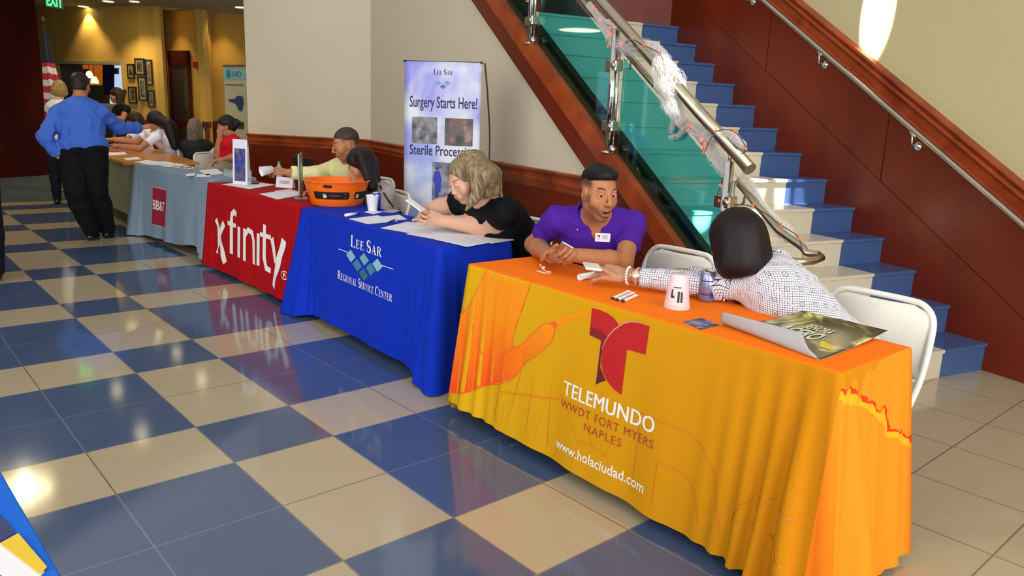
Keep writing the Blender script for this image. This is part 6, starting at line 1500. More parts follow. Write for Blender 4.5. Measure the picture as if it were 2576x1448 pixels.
if c is not None:
    X = nrm(np.cross([0, 0, 1], n)); mb = MB(); mb.box(c, (.024, .030, .003), X, np.cross(n, X), n, bev=.002); on_root(mb.build('badge_reel', mat('badge_green', '#2f8a55', .5)), P.root)
    mb = MB(); mb.tube([c, Wd(1149, 515, 4.02)], .006, 8); on_root(mb.build('lanyard', mat('lanyard_white', '#e7e4e2', .5)), P.root)
sit_legs(P, JEAN, (-1, 0))
pa_, pb_ = Wd(1031, 497, 4.42), Wd(1060, 534, 4.34); vt = nrm(pb_-pa_); xx = nrm(F_+nrm(np.cross(vt, F_))*.45); phone((pa_+pb_)/2, xx, vt, 'white phone held up by the woman with ash-blonde hair', WC, BS, .033, .058)

# ---- man in the pale yellow shirt
H = Head(Wd(869, 362, 6.25), (-.93, .30, -.30), (-.05, 0, 1), 1.06)
P = Person('man in a pale yellow shirt reaching across the red table', H, Wd(882, 412, 6.37), Wd(900, 520, 6.70), Wd(908, 432, 6.25), Wd(846, 420, 6.55), 'tan', 1.08, .12, 1.08, .008, .0035)
P.arm('R', Wd(795, 438, 6.40), Wd(725, 434, 6.30), (.054, .046, .032), dict(d=Wd(690, 428, 6.25)-Wd(725, 434, 6.30), back=(-.2, -.5, .8), side=1, curl=(.7, .7, .6, .5), thumb=(.4, .8, -.3)))
P.arm('L', Wd(880, 480, 6.10), Wd(815, 478, 6.07), (.054, .046, .032), dict(back=(0, 0, 1), side=-1))
P.body(colkw=dict(beard='#5c463c', beard_amt=.3, fade='#3a302b'), neck_r=.06)
P.shirt(fabric('yellow_cotton', '#d8d49a', .8, .1), 1.9, .016, 'shirt', .07, sleeve_off=.022, warp=folds([((.5, .3, 1), 42, .5), ((1, -.5, .3), 34, 1.1)], .010))
P.collar(MATS['yellow_cotton'], 1.0)
def hr(B, H):
    skullcap(B, H, .004, .02); B.cut(H.P(0, 0, .040), -H.u+H.f*.35, H.c-.2, H.c+.2, .006)
P.hair(hr, '#2c211c', '#4a3a30', H.f, .0012, 300, .0045)
P.H.eyes(P.root, (0, -.4)); sit_legs(P, JEAN, (-1, .3))
cpw = Wd(672, 428, 6.21); root = empty('paper_cup', cpw, 0, 'white cup tipped sideways in the hand of the man in yellow', 'cup')
mb = MB(); ax = nrm(Wd(662, 430, 6.19)-cpw); mb.lathe([(0, -.045), (.028, -.045), (.040, .05), (.042, .052), (.038, .05), (.026, -.04), (0, -.04)], cpw, 24, axis=ax); on_root(mb.build('cup_wall', MATS['foam']), root)

# ---- young woman in grey beside him
H = Head(Wd(907, 415, 5.80), (-.88, .30, -.42), (-.08, 0, 1), 1.02)
P = Person('young woman with dark hair in a grey top behind the orange tub', H, Wd(938, 462, 5.90), Wd(975, 560, 6.00), Wd(975, 488, 5.75), Wd(925, 475, 6.10), 'olive', .92, .10, 1.0, .008, .0035)
P.arm('R', Wd(885, 500, 5.90), Wd(892, 458, 5.80), (.042, .038, .026), dict(d=(-.1, .0, 1), back=(-.5, -.7, 0), side=1, curl=(.8, .8, .7, .6), thumb=(.5, .7, 0), size=.9))
P.arm('L', Wd(968, 545, 5.75), Wd(935, 550, 5.60), (.042, .038, .026), dict(back=(0, 0, 1), side=-1, size=.9))
P.body(female=1, bust=.05, neck_r=.048, lid=1)
P.shirt(fabric('grey_knit', '#9c9490'), 1.85, .011, 'top', .068, warp=folds([((.5, .3, 1), 40, .5)], .006))
def hr(B, H):
    skullcap(B, H, .014)
    for a, b_, r in (((920, 400, 5.76), (936, 468, 5.70), .052), ((930, 402, 5.88), (948, 468, 5.82), .048), ((908, 390, 5.68), (924, 448, 5.64), .032)): B.cap(Wd(*a), Wd(*b_), r*1.1, r* .85, .045)
P.hair(hr, '#150f10', '#241a18', (.1, -.1, -1), .0014, 160, .005)
P.H.eyes(P.root, (0, -.6)); sit_legs(P, JEAN, (-1, 0))
mb = MB(); st_ = [on_shirt(P, x, y, .004)[0] for x, y in ((946, 452), (958, 470), (968, 488), (978, 506), (988, 520))]; st_ = [q for q in st_ if q is not None]
if len(st_) > 2: mb.tube(st_, .007, 8); on_root(mb.build('bag_strap', MATS['matte_black']), P.root)

# ---- standing man in the blue shirt, back turned
H = Head(Wd(203, 214, 7.87), (.62, .78, -.10), (0, 0, 1), 1.0)
P = Person('standing man in a blue shirt and black trousers, back turned, pointing to the right', H, Wd(200, 252, 7.87), (.37, 6.80, .93), Wd(143, 285, 7.8), Wd(255, 281, 7.92), 'tan', 1.12, .125, 1.12, .009, .0045)
P.arm('L', Wd(112, 345, 7.62), Wd(147, 392, 7.72), (.055, .046, .032), dict(back=(-.9, 0, .1), side=1, size=.9))
P.arm('R', Wd(298, 322, 8.15), Wd(352, 321, 8.4), (.055, .046, .032), dict(d=Wd(372, 318, 8.45)-Wd(352, 321, 8.4), back=(0, -.4, 1), side=-1, curl=(.9, .9, .9, .3)))
P.body(neck_r=.06)
P.shirt(fabric('blue_oxford', '#3f66c4', .7, .2), 1.97, .018, 'shirt', .066, warp=folds([((.9, -.4, .25), 36, .5), ((.3, .2, 1), 30, 2.0), ((.8, .1, -.8), 28, 4)], .016), sleeve_off=.030)
P.collar(MATS['blue_oxford'], .5, .064)
def hr(B, H): skullcap(B, H, .010); B.cut(H.P(0, 0, -.055), -H.u, H.c-.2, H.c+.2, .006)
P.hair(hr, '#151010', '#2c2220', (0, 0, -1), .0015, 250, .005)
f1, f2 = Wz(232, 604, .0), Wz(272, 598, .0)
kn = [(.26, 6.72, .50), (.46, 6.76, .50)]; P.legs(kn, [f1*[1, 1, 0]+[0, 0, .10], f2*[1, 1, 0]+[0, 0, .10]], fabric('black_trousers', '#0d0d12'), off=.032, g=1.22, warp=folds([((.1, .1, 1), 20, .5), ((1, 1, .2), 30, 0)], .012))
for q in (f1, f2): B = Blob(); shoe(B, q*[1, 1, 0]-np.array([.03, .04, 0]), (.5, .9, 0), .27); B.mesh('shoe', MATS['shoe_black'], .008, .008, P.root)
B = Blob(); up = nrm(P.neck-P.pelvis); ax = nrm(P.sR-P.sL)
mb = MB(); mb.tube([P.pelvis+np.array([0, 0, .085])+.178*ax*math.cos(t)+.142*np.cross([0, 0, 1], ax)*math.sin(t) for t in [2*PI*k_/32 for k_ in range(32)]], .014, 8, closed=True); on_root(mb.build('belt', MATS['matte_black']), P.root)

# ---- seated people further back
def far_person(label, head, fwd, up, neck, pelvis, sL, sR, skin, col, cname, hairfn, hc, arms=(), sleeve=.55, k_=1.0, face=1, trousers=None, sfwd=(-1, 0), g=.98, legs_=True, bust=.04, group=None, warp=True, stand=False):
    H = Head(head, fwd, up, k_); P = Person(label, H, neck, pelvis, sL, sR, skin, g, .105, 1.05, .011, .0055, face, group)
    for side, e, w, kw in arms: P.arm(side, e, w, (.045, .039, .028), kw)
    P.body(female=1, bust=bust, neck_r=.05); P.shirt(MATS.get(cname) or fabric(cname, col), sleeve, .013, 'shirt', .066, h=.010, warp=folds([((.5, .3, 1), 38, .5), ((.8, -.5, .2), 30, 1.5)], .009) if warp else None)
    P.hair(hairfn, *hc, (.05, 0, -1), .0016, 120, .007, cf=80)
    if stand:
        ax = nrm((P.sR-P.sL)*[1, 1, 0]); p = P.pelvis*[1, 1, 0]; P.legs([p+ax*q*.10+[0, 0, .48] for q in (-1, 1)], [p+ax*q*.11+[0, 0, .09] for q in (-1, 1)], trousers or JEAN)
        for q in (-1, 1): B = Blob(); shoe(B, p+ax*q*.11-np.array([*fwd[:2], 0])*.05, fwd); B.mesh('shoe', MATS['shoe_black'], .01, .01, P.root)
    elif legs_: sit_legs(P, trousers or JEAN, sfwd)
    return P
def longhair(dx=.0, l=.30, t=.012):
    def fn(B, H):
        skullcap(B, H, t); a = H.P(0, -.05, .02)
        for q in (-1, 0, 1): s0 = H.P(q*.05, -.055-.02*(q == 0), .0); B.cap(s0, s0-np.array([0, 0, l])+H.r*q*.02+H.f*dx, .052, .035, .03)
    return fn
ws = Wd(392, 306, 10.3)
far_person('woman in a white shirt bending over the brown table, black hair down her back', ws, (-.80, .30, -.62), (-.3, 0, 1), Wd(408, 328, 10.4), Wd(436, 402, 10.7), Wd(392, 345, 10.1), Wd(374, 333, 10.6), 'warm', '#e3e4f4', 'white_polo',
    lambda B, H: (skullcap(B, H, .014), B.cap(H.P(0, -.03, .05), Wd(430, 318, 10.25), .085, .075, .03), B.cap(Wd(425, 315, 10.2), Wd(440, 368, 10.25), .085, .05, .03)), ('#0c0a0c', '#1d1719'),
    [('L', Wd(352, 374, 9.95), Wd(300, 366, 10.0), dict(back=(0, 0, 1), side=-1, curl=(.5, .5, .5, .5))), ('R', Wd(345, 358, 10.6), Wd(290, 352, 10.5), dict(back=(0, 0, 1), side=1, curl=(.5, .5, .5, .5)))], .55, sfwd=(-1, .2))
far_person('person in white mostly hidden behind the woman bending over the table', Wd(338, 304, 10.9), (-.8, .5, -.3), (0, 0, 1), Wd(348, 330, 11.0), Wd(372, 392, 11.2), Wd(335, 342, 10.9), Wd(362, 338, 11.1), 'warm', '#e3e4f4', 'white_polo', longhair(0, .12), ('#1a0f0c', '#3a241c'),
    [('L', Wd(318, 352, 10.7), Wd(285, 350, 10.6), dict(back=(0, 0, 1), side=-1))], .5)
far_person('woman seen from behind with long brown-grey hair and a charcoal top', Wd(490, 322, 10.4), (.3, .9, 0), (0, 0, 1), Wd(492, 352, 10.4), Wd(494, 415, 10.5), Wd(458, 368, 10.35), Wd(526, 366, 10.45), 'fair', '#26282a', 'charcoal_top', longhair(0, .30, .016), ('#4a3a30', '#86766a'), (), .4, sfwd=(.2, .9))
P = far_person('woman in a red polo with a dark bun, seated by the wall end', Wd(568, 316, 9.3), (-.92, .36, -.18), (0, 0, 1), Wd(584, 346, 9.3), Wd(578, 405, 9.35), Wd(600, 362, 9.15), Wd(566, 360, 9.5), 'warm', '#c21420', 'red_polo',
    lambda B, H: (skullcap(B, H, .010), H.e(B, (0, -.125, .012), (.055, .05, .052), .02)), ('#140e0e', '#2a1e1c'), [('R', Wd(545, 392, 9.3), Wd(552, 344, 9.25), dict(d=(.1, 0, 1), back=(-.5, -.7, 0), side=1, curl=(.9, .9, .9, .9), size=.9)), ('L', Wd(590, 395, 9.0), Wd(565, 400, 9.0), dict(back=(0, 0, 1), side=-1))], .7, trousers=KHAKI, sfwd=(-1, .1))
far_person('woman with long reddish dark hair standing below the lit opening', Wd(292, 240, 12.6), (-.85, .4, -.2), (0, 0, 1), Wd(302, 266, 12.6), Wd(312, 330, 12.7), Wd(318, 274, 12.5), Wd(300, 272, 12.8), 'warm', '#0e0d10', 'black_far',
    longhair(.0, .30), ('#1d100c', '#3b231a'), [('L', Wd(308, 300, 12.4), Wd(285, 294, 12.4), dict(back=(0, 0, 1), side=-1))], .4, stand=True)
far_person('fair-haired person in a cream top behind the man in blue', Wd(150, 226, 10.3), (.3, .9, 0), (0, 0, 1), Wd(147, 252, 10.3), Wd(150, 350, 10.4), Wd(128, 268, 10.3), Wd(178, 268, 10.3), 'fair', '#d9d4cc', 'cream_top', longhair(0, .04), ('#6a5030', '#b09050'), (), .5, stand=True)
# trouser leg at the left edge of the frame, rest of the figure outside
lf = Wz(-6, 706, 0); lf2 = lf+np.array([-.25, -.1, 0]); H = Head(lf+np.array([-.12, -.05, 1.58]), (-.3, 1, 0)); cc_ = lf+np.array([-.12, -.05, 0])
P = Person('person in dark jeans and black shoes cut off by the left edge', H, cc_+[0, 0, 1.40], cc_+[0, 0, .92], cc_+[-.19, .05, 1.34], cc_+[.14, -.05, 1.34], 'tan', 1.0, .11, 1.0, .014, .010, 0)
P.arm('L', cc_+[-.24, .05, 1.08], cc_+[-.24, .10, .84], (.05, .043, .03)); P.arm('R', cc_+[.17, -.07, 1.08], cc_+[.15, .0, .86], (.05, .043, .03)); P.body(); P.shirt(MATS['dark_trousers'], 1.9, .014, 'shirt', h=.014)
P.legs([lf2+[0, .02, .48], lf+[0, .02, .48]], [lf2+[0, 0, .09], lf+[0, 0, .09]], MATS['navy_trousers'], off=.02)
for q in (lf, lf2): B = Blob(); shoe(B, q-np.array([0, .04, 0]), (-.2, 1, 0)); B.mesh('shoe', MATS['shoe_black'], .008, .008, P.root)
# ---------------------------------------------------------------- the room beyond the opening
def wseg(i):
    P_, Q_ = Cp[i], Cp[i+1]; d = nrm(Q_-P_); n = np.array([-d[1], d[0], 0]); n = n if n[1] > 0 else -n; return P_, d, n
def wp(i, x, y, out=.02):
    P_, d, n = wseg(i); a, z_ = along(x, y, P_, d); return P_+d*a-n*out+np.array([0, 0, z_])
FRM = mat('frame_dark', '#2a1810', .4); MATT = mat('frame_mat', '#8b8160', .7)
for k_, (i, x0, x1, y0, y1) in enumerate(((2, 323, 340, 161, 198), (2, 342, 366, 147, 189), (3, 368, 385, 150, 215), (2, 326, 346, 218, 260), (3, 349, 371, 192, 254), (3, 374, 391, 227, 270))):
    a, b_, c, d_ = wp(i, x0, (y0+y1)/2), wp(i, x1, (y0+y1)/2), wp(i, (x0+x1)/2, y1), wp(i, (x0+x1)/2, y0); P_, d, n = wseg(i)
    ce = (a+b_)/2; ce[2] = (c[2]+d_[2])/2; hw = abs((b_-a)@d)/2; hh = abs(d_[2]-c[2])/2
    root = empty('framed_picture', ce, 0, ('narrow framed picture, top left of the group on the yellow wall', 'large framed picture at the top middle of the group', 'tall narrow framed picture at the top right catching a lamp glint', 'framed picture at the lower left of the group', 'framed picture at the lower middle of the group', 'small framed picture, lowest at the right of the group')[k_], 'picture', 'framed pictures on the yellow wall')
    mb = MB(); bw_ = .028
    for q, w_, h__ in (((0, hh-bw_/2), hw, bw_/2), ((0, -hh+bw_/2), hw, bw_/2), ((hw-bw_/2, 0), bw_/2, hh-bw_), ((-hw+bw_/2, 0), bw_/2, hh-bw_)): mb.box(ce+d*q[0]+np.array([0, 0, q[1]]), (w_, .014, h__), d, n)
    on_root(mb.build('frame', FRM), root); mb = MB(); mb.box(ce, (hw-bw_, .006, hh-bw_), d, n); on_root(mb.build('mount', MATT), root)
    mb = MB(); mb.box(ce-n*.007, ((hw-bw_)*.7, .002, (hh-bw_)*.75), d, n); on_root(mb.build('picture', photo('picture_print%d' % k_, ('#241c14', '#4e4630', '#6e6648', '#8f8a68'), 6, k_*3.1)), root)
# light switch, alarm
def wbox(name, i, x0, x1, y0, y1, m, label, cat, th=.02):
    P_, d, n = wseg(i); a, b_, c, d_ = wp(i, x0, (y0+y1)/2), wp(i, x1, (y0+y1)/2), wp(i, (x0+x1)/2, y1), wp(i, (x0+x1)/2, y0); ce = (a+b_)/2; ce[2] = (c[2]+d_[2])/2
    mb = MB(); mb.box(ce, (abs((b_-a)@d)/2, th, abs(d_[2]-c[2])/2), d, n, bev=.008); o = mb.build(name, m); rebase(o, ce); return tag(o, label, cat), ce, d, n
wbox('wall_switch', 2, 313, 319, 225, 236, FRM, 'small dark wall switch left of the framed pictures', 'switch')
o, ce, d, n = wbox('fire_alarm', 5, 492, 502, 155, 171, mat('alarm_red', '#a3150f', .4), 'red fire alarm box on the yellow wall right of the door', 'alarm', .04)
# door
P_, d, n = wseg(5); a, b_ = wp(5, 433, 210, .02), wp(5, 484, 210, .02); zt_ = wp(5, 458, 128)[2]; a[2] = b_[2] = 0
mb = MB(); fw = .11
mb.prism([a, a+d*fw, a+d*fw+[0, 0, zt_], a+[0, 0, zt_]], -n*.05); mb.prism([b_-d*fw*.5, b_, b_+[0, 0, zt_], b_-d*fw*.5+[0, 0, zt_]], -n*.05); mb.prism([a+[0, 0, zt_-.28], b_+[0, 0, zt_-.28], b_+[0, 0, zt_], a+[0, 0, zt_]], -n*.05)
dr_ = mb.build('door_1', wood('door_wood', '#3a1208', '#5a2010', .35)); dr_['kind'] = 'structure'
mb = MB(); mb.prism([a+d*fw-n*.005, b_-d*fw*.5-n*.005, b_-d*fw*.5-n*.005+[0, 0, zt_-.28], a+d*fw-n*.005+[0, 0, zt_-.28]], -n*.02); q = mb.build('door_leaf', mat('door_grey', '#4f4a3a', .45, .2)); q.parent = dr_
mb = MB(); hp = a+d*fw+ (b_-a)*.60-n*.05+np.array([0, 0, 1.25]); mb.box(hp, (.04, .02, .05), d, n, bev=.01); q = mb.build('door_handle', FRM); q.parent = dr_
# servery beyond the opening
def sv(px, py, dp_):   # point on a plane dp_ metres behind the opening
    r = _ray(px, py); n_ = n1; t = ((Cp[1]+n1*dp_-CAM)@n_)/(r@n_); return CAM+r*t
def spanel(name, x0, x1, y0, y1, dp_, m, label, cat, th=.04):
    a, b_, c, e = sv(x0, y1, dp_), sv(x1, y1, dp_), sv(x1, y0, dp_), sv(x0, y0, dp_); mb = MB(); mb.prism([a, b_, c, e], n1_w*th); o = mb.build(name, m); rebase(o, (a+c)/2); return tag(o, label, cat)
d1 = nrm(Cp[2]-Cp[1]); n1 = np.array([-d1[1], d1[0], 0]); n1 = n1 if n1[1] > 0 else -n1; n1_w = n1
spanel('orange_panel', 208, 260, 160, 214, 2.2, emis('orange_panel_glow', '#c8640f', .4), 'lit orange panel on the wall of the servery', 'panel')  # glow added to a hanging panel that is no lamp
spanel('wall_poster', 276, 306, 158, 262, 2.3, emis('poster_glow', '#b4cbe2', .7), 'bright pale poster at the right of the servery opening', 'poster')  # emission in the poster colour stands for light falling on it
o = spanel('round_badge', 282, 296, 171, 186, 2.24, mat('badge_rose', '#b07a78', .6), 'round rose-coloured badge on the bright poster', 'badge')
spanel('hanging_drape', 258, 284, 160, 238, 2.0, mat('drape_violet', '#2b2378', .8), 'deep violet drape between the orange panel and the bright poster', 'drape')
spanel('storage_cabinet', 138, 196, 172, 230, 1.9, mat('cabinet_dark', '#2e1c12', .5), 'dark brown cabinet at the left inside the servery', 'cabinet', .3)
spanel('serving_board', 222, 258, 214, 262, 1.6, mat('board_olive', '#4e4a1c', .7), 'olive board behind the servery counter', 'board')
for i, (x, y) in enumerate(((225, 190), (238, 204))):
    c = sv(x, y, 1.0); root = empty('pendant_lamp', c, 0, ('smaller upper pendant lamp glowing in the servery', 'lower bell-shaped pendant lamp glowing in the servery')[i], 'lamp')
    mb = MB(); mb.lathe([(.02, .10), (.05, .08), (.075, .02), (.085, -.05), (.08, -.05), (.05, .06)], c, 20); on_root(mb.build('lamp_shade', emis('lamp_glow', '#f2e6b4', 1.2)), root)
    mb = MB(); mb.tube([c+[0, 0, .09], [c[0], c[1], 3.19]], .006, 6); on_root(mb.build('cord', CORD), root)
a, b_ = sv(180, 262, .5), sv(318, 268, .5)
root = empty('serving_counter', (a+b_)/2*[1, 1, 0], 0, 'black serving counter under the lit opening', 'counter')
a = Cp[1]+d1*.4-n1*.75; b_ = Cp[2]-d1*.2-n1*.75; mb = MB(); mb.prism([a, b_, b_+n1*.55, a+n1*.55], (0, 0, .95)); on_root(mb.build('counter_body', mat('counter_black', '#0f0e10', .4)), root)
mb = MB(); mb.prism([a-n1*.03+[0, 0, .95], b_-n1*.03+[0, 0, .95], b_+n1*.58+[0, 0, .95], a+n1*.58+[0, 0, .95]], (0, 0, .04)); on_root(mb.build('counter_top', mat('counter_stone', '#24201e', .2)), root)
# flag on its pole
fb0 = Wd(118, 150, 11.6)*[1, 1, 0]; root = empty('flag', fb0, 0, 'furled red, white and blue flag on a pole beside the dark pillar', 'flag')
mb = MB(); mb.tube([fb0, fb0+[0, 0, 2.50]], .014, 10); on_root(mb.build('pole', mat('pole_brass', '#6b5530', .35, .7)), root); mb = MB(); mb.lathe([(0, 0), (.12, 0), (.12, .03), (.03, .05), (.02, .08)], fb0, 20); on_root(mb.build('pole_base', MATS['pole_brass']), root)
mb = MB(); mb.lathe([(0, 0), (.02, .02), (.03, .06), (.012, .10), (0, .14)], fb0+[0, 0, 2.5], 12); on_root(mb.build('finial', MATS['pole_brass']), root)
m, nt, b = base_mat('flag_cloth'); g = N(nt); p = g.xyz(g.pos()); st_ = g.m('GREATER_THAN', g.m('FRACT', g.m('ADD', g.m('MULTIPLY', p[2], 5.2), g.m('MULTIPLY', g.m('ADD', p[0], p[1]), 1.6))), .5)
cc = g.mix(st_, srgb('#b02434'), srgb('#d8cfc4')); cc = g.mix(g.m('GREATER_THAN', p[2], 1.93), cc, srgb('#141428')); nt.links.new(cc, b.inputs['Base Color']); b.inputs['Roughness'].default_value = .8
mb = MB(); nk = 40
def flg(u, v): z_ = 2.42-1.35*v; a_ = u*2*PI; r_ = (.03+.12*v**.8)*(1+.28*math.sin(a_*5+v*2)); return fb0+R0*(r_*math.cos(a_)*.9+.06*v)+np.cross(R0, [0, 0, 1])*r_*math.sin(a_)*.6+np.array([0, 0, z_+.05*math.cos(a_)*v])
mb.grid(flg, nk, 24); on_root(mb.build('flag_cloth', m), root)
# exit sign
ec = Wd(135, 3, 11.0); ex_ = nrm(R0*.30+np.cross([0, 0, 1], R0)*.95); root = empty('exit_sign', ec, 0, 'green glowing exit sign hanging from the ceiling at the top left', 'sign')
en = np.cross(ex_, [0, 0, 1]); en = en if en@(CAM-ec) > 0 else -en; ex_ = ex_ if ex_@R0 > 0 else -ex_
mb = MB(); mb.box(ec, (.15, .012, .10), ex_, en, bev=.004); on_root(mb.build('panel', mat('sign_dark', '#0c2412', .4)), root)
on_root(decal('lettering', fit(text_polys('EXIT', bold=.03), -.135, .135, -.075, .075), lambda u, v: ec+ex_*u+np.array([0, 0, v])+en*.014, emis('exit_green', '#2cff5a', 2.2), None, 0), root)
mb = MB(); mb.tube([ec+[0, 0, .1], [ec[0], ec[1], 3.2]], .012, 8); on_root(mb.build('stem', METAL), root)
# roll-up banner at the right of the back room
b0, b1 = Wd(566, 250, 12.2), Wd(650, 252, 11.7); zt_ = Wd(566, 168, 12.2)[2]; b0[2] = b1[2] = 0; bu2 = nrm(b1-b0); bw2 = np.linalg.norm(b1-b0); bn2 = np.cross(bu2, [0, 0, 1]); bn2 = bn2 if bn2@(CAM-b0) > 0 else -bn2
root = empty('roll_up_banner', (b0+b1)/2, 0, 'pale roll-up banner with a teal heading, half hidden by the white wall', 'banner')
mb = MB(); mb.prism([b0+[0, 0, .08], b1+[0, 0, .08], b1+[0, 0, zt_], b0+[0, 0, zt_]], -bn2*.004); on_root(mb.build('printed_panel', mat('banner_cream', '#b5b294', .6)), root)
mb = MB(); mb.box((b0+b1)/2+[0, 0, .05], (bw2/2+.02, .07, .045), bu2, bn2, bev=.01); on_root(mb.build('base_case', METAL), root); mb = MB(); mb.box((b0+b1)/2+np.array([0, 0, zt_+.01]), (bw2/2, .012, .012), bu2, bn2); on_root(mb.build('top_bar', METAL), root)
bf2 = lambda u, z_: b0+bu2*u+bn2*.003+np.array([0, 0, z_]); bf3 = lambda u, z_: b0+bu2*u+bn2*.005+np.array([0, 0, z_])
on_root(decal('heading', poly((.0, zt_-.20), (bw2, zt_-.20), (bw2, zt_-.03), (.0, zt_-.03)), bf2, mat('teal_head', '#7fb0b4', .6), None, 0), root)
on_root(decal('round_mark', poly(*arc(.13, zt_-.115, .07, .07, 0, 360, 20)), bf3, mat('teal_mark', '#2b7f9a', .6), None, 0), root)
on_root(decal('lettering', fit(text_polys('NO', bold=.01), .24, .46, zt_-.16, zt_-.07), bf3, mat('ink_grey', '#4a5a60', .6), None, 0), root)
on_root(decal('small_print', poly((.03, zt_-.285), (.5, zt_-.285), (.5, zt_-.270), (.03, zt_-.270)), bf3, MATS['ink_grey'], None, 0), root)
on_root(decal('figure_print', poly((.10, zt_-.50), (.26, zt_-.49), (.34, zt_-.44), (.48, zt_-.45), (.50, zt_-.55), (.44, zt_-.68), (.36, zt_-.66), (.28, zt_-.56), (.10, zt_-.53)), bf3, mat('print_navy', '#2a3a6e', .6), None, 0), root)
for k_ in range(5): on_root(decal('figure_print', poly((.22+k_*.055, zt_-.95), (.25+k_*.055, zt_-.95), (.26+k_*.055, zt_-.86), (.235+k_*.055, zt_-.82), (.21+k_*.055, zt_-.86)), bf3, MATS['matte_black'], None, 0), root)
# recessed ceiling lamps
LG = emis('lamp_diffuser', '#fff2b8', 9.0); LT = mat('lamp_trim', '#cfcabc', .5)
def downlight(x, y, r, label, power=0, ang=80, col=(1, .78, .42), group='recessed ceiling lamps'):
    root = empty('ceiling_light', (x, y, 3.2), 0, label, 'lamp', group)
    mb = MB(); mb.lathe([(r, .0), (r+.018, -.004), (r+.02, -.010), (r, -.012), (r-.006, .0)], (x, y, 3.198), 32); on_root(mb.build('trim_ring', LT), root)
    mb = MB(); mb.lathe([(0, -.004), (r, -.004)], (x, y, 3.198), 32, sm=False); on_root(mb.build('diffuser', LG), root)
    if power: spot('lamp_beam', (x, y, 3.15), (x, y, 0), power, ang, col, .6, .03)
def spot(name, loc, target, power, deg, col=(1, 1, 1), blend=.3, r=.03):
    l = bpy.data.lights.new(name, 'SPOT'); l.energy = power; l.spot_size = math.radians(deg); l.spot_blend = blend; l.color = col; l.shadow_soft_size = r
    o = bpy.data.objects.new(name, l); COL.objects.link(o); o.location = V(loc)
    o.rotation_euler = (V(target)-V(loc)).to_track_quat('-Z', 'Y').to_euler(); return o
for (px, py, lb) in ((272, 3, 'recessed lamp nearest the top edge, in front of the framed pictures'), (210, 16, 'recessed lamp over the lit servery opening'), (605, 18, 'recessed lamp just left of the white wall edge')):
    q = Wz(px, py, 3.2); downlight(q[0], q[1], .10, lb, 55, 95)
for (x, y) in ((2.75, 10.7), (2.9, 12.4), (3.0, 13.9), (1.5, 11.0), (1.3, 9.0)): downlight(x, y, .09, 'round recessed ceiling lamp over the seated people, above the picture', 42, 110, (1, .84, .6))
downlight(-.28, 8.1, .30, 'wide round ceiling lamp whose glow shows in the floor at the lower left', 25, 150, (1, .9, .68))
downlight(-.62, 12.7, .45, 'second wide round ceiling lamp, mirrored in the teal glass near the top')
# wall washers close to the yellow wall
for (i, px) in ((1, 250), (2, 366), (4, 455), (7, 560)):
    P_, d, n = wseg(i if i != 4 else 5); r_ = _ray(px, 60); t = ((P_-CAM)@n)/(r_@n); q = CAM+r_*t; q = q-n*.38
    spot('wall_washer', (q[0], q[1], 3.17), (q[0]+n[0]*.12, q[1]+n[1]*.12, 1.2), 34, 78, (1, .76, .34), .8, .05)
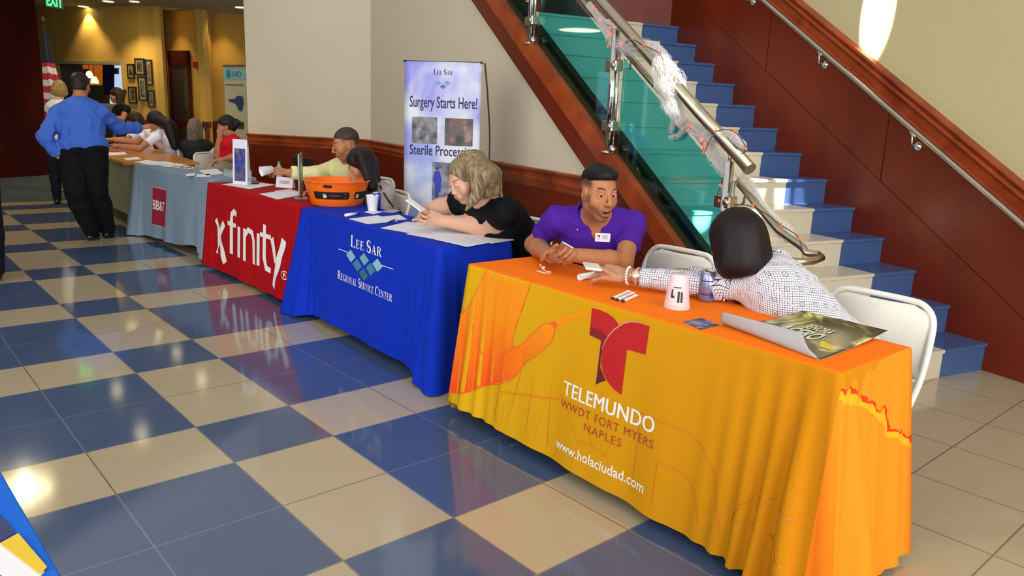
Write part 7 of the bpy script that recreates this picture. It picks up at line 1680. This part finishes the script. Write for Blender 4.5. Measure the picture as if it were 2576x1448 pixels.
# ---------------------------------------------------------------- light
def area(name, loc, target, sx, sy, power, col=(1, 1, 1), spread=None):
    l = bpy.data.lights.new(name, 'AREA'); l.shape = 'RECTANGLE'; l.size = sx; l.size_y = sy; l.energy = power; l.color = col
    if spread: l.spread = spread
    o = bpy.data.objects.new(name, l); COL.objects.link(o); o.location = V(loc)
    o.rotation_euler = (V(target)-V(loc)).to_track_quat('-Z', 'Y').to_euler(); return o
def spot(name, loc, target, power, deg, col=(1, 1, 1), blend=.3, r=.03):
    l = bpy.data.lights.new(name, 'SPOT'); l.energy = power; l.spot_size = math.radians(deg); l.spot_blend = blend; l.color = col; l.shadow_soft_size = r
    o = bpy.data.objects.new(name, l); COL.objects.link(o); o.location = V(loc)
    o.rotation_euler = (V(target)-V(loc)).to_track_quat('-Z', 'Y').to_euler(); return o
for i, x in enumerate((-4.6, -1.0, 2.6, 6.2)):
    area('daylight_and_fill', (x, -8.85, 3.3), (x*.6, 2, 1.2), 2.7, 5.6, 240, (1.0, .985, .96))
for y in (-5.45, -1.55, 2.35): area('daylight_and_fill', (-8.85, y, 3.3), (2.5, y*.5+2, 1.6), 3.0, 5.6, 150, (1.0, .985, .96))  # fill lights added on the unseen left wall to brighten the stair wall
w = bpy.data.worlds.new('world'); scene.world = w; w.use_nodes = True
bg = w.node_tree.nodes['Background']; bg.inputs[0].default_value = (.98, .98, 1.0, 1); bg.inputs[1].default_value = .55
vs = scene.view_settings; vs.view_transform = 'Standard'; vs.look = 'None'; vs.exposure = 0.55; vs.gamma = 1.0; vs.use_curve_mapping = False
scene.display_settings.display_device = 'sRGB'

# narrow shafts of sun off the glass outside: high on the stair wall, on the cobweb, on two treads
def aim(name, frm, to, power, deg, blend, col=(1, .98, .94)): return spot(name, frm, to, power, deg, col, blend, .02)
pw = Wpl(2212, 20, DW); aim('sun_shaft', pw-SN*1.7+np.array([0, 0, 4.2])-SE*.15, pw+SE*.02+np.array([0, 0, .06]), 16000, 3.4, .25)
for px, py, pw_, dg_ in ((1664, 172, 5200, .95), (1684, 215, 8000, 1.1), (1700, 262, 5000, .9)): aim('sun_shaft', CAM*[1, 1, 0]+np.array([-1.0, -4.5, 4.0]), Wpl(px, py, DR), pw_, dg_, .6)
def Ws(x, y, s0): r = _ray(x, y); t = (s0-CAM@SE)/(r@SE); return CAM+r*t
for q, pw_, dg_ in ((Ws(1768, 545, 1.505), 12000, 1.6), (Ws(1895, 556, 1.505), 14000, 1.7)): aim('sun_shaft', q+np.array([-1.2, -3.9, 3.2]), q, pw_, dg_, .3)
for px, pw_, dg_ in ((1890, 9000, 1.8), (1960, 9000, 1.8), (2010, 4000, 1.3)): q = Wz(px, 510+(px-1890)*.01, .89); aim('sun_shaft', q+np.array([-1.0, -1.2, 5.0]), q, pw_, dg_, .35)

scene.cycles.max_bounces = 7; scene.cycles.diffuse_bounces = 3; scene.cycles.glossy_bounces = 4; scene.cycles.transmission_bounces = 4; scene.cycles.transparent_max_bounces = 12
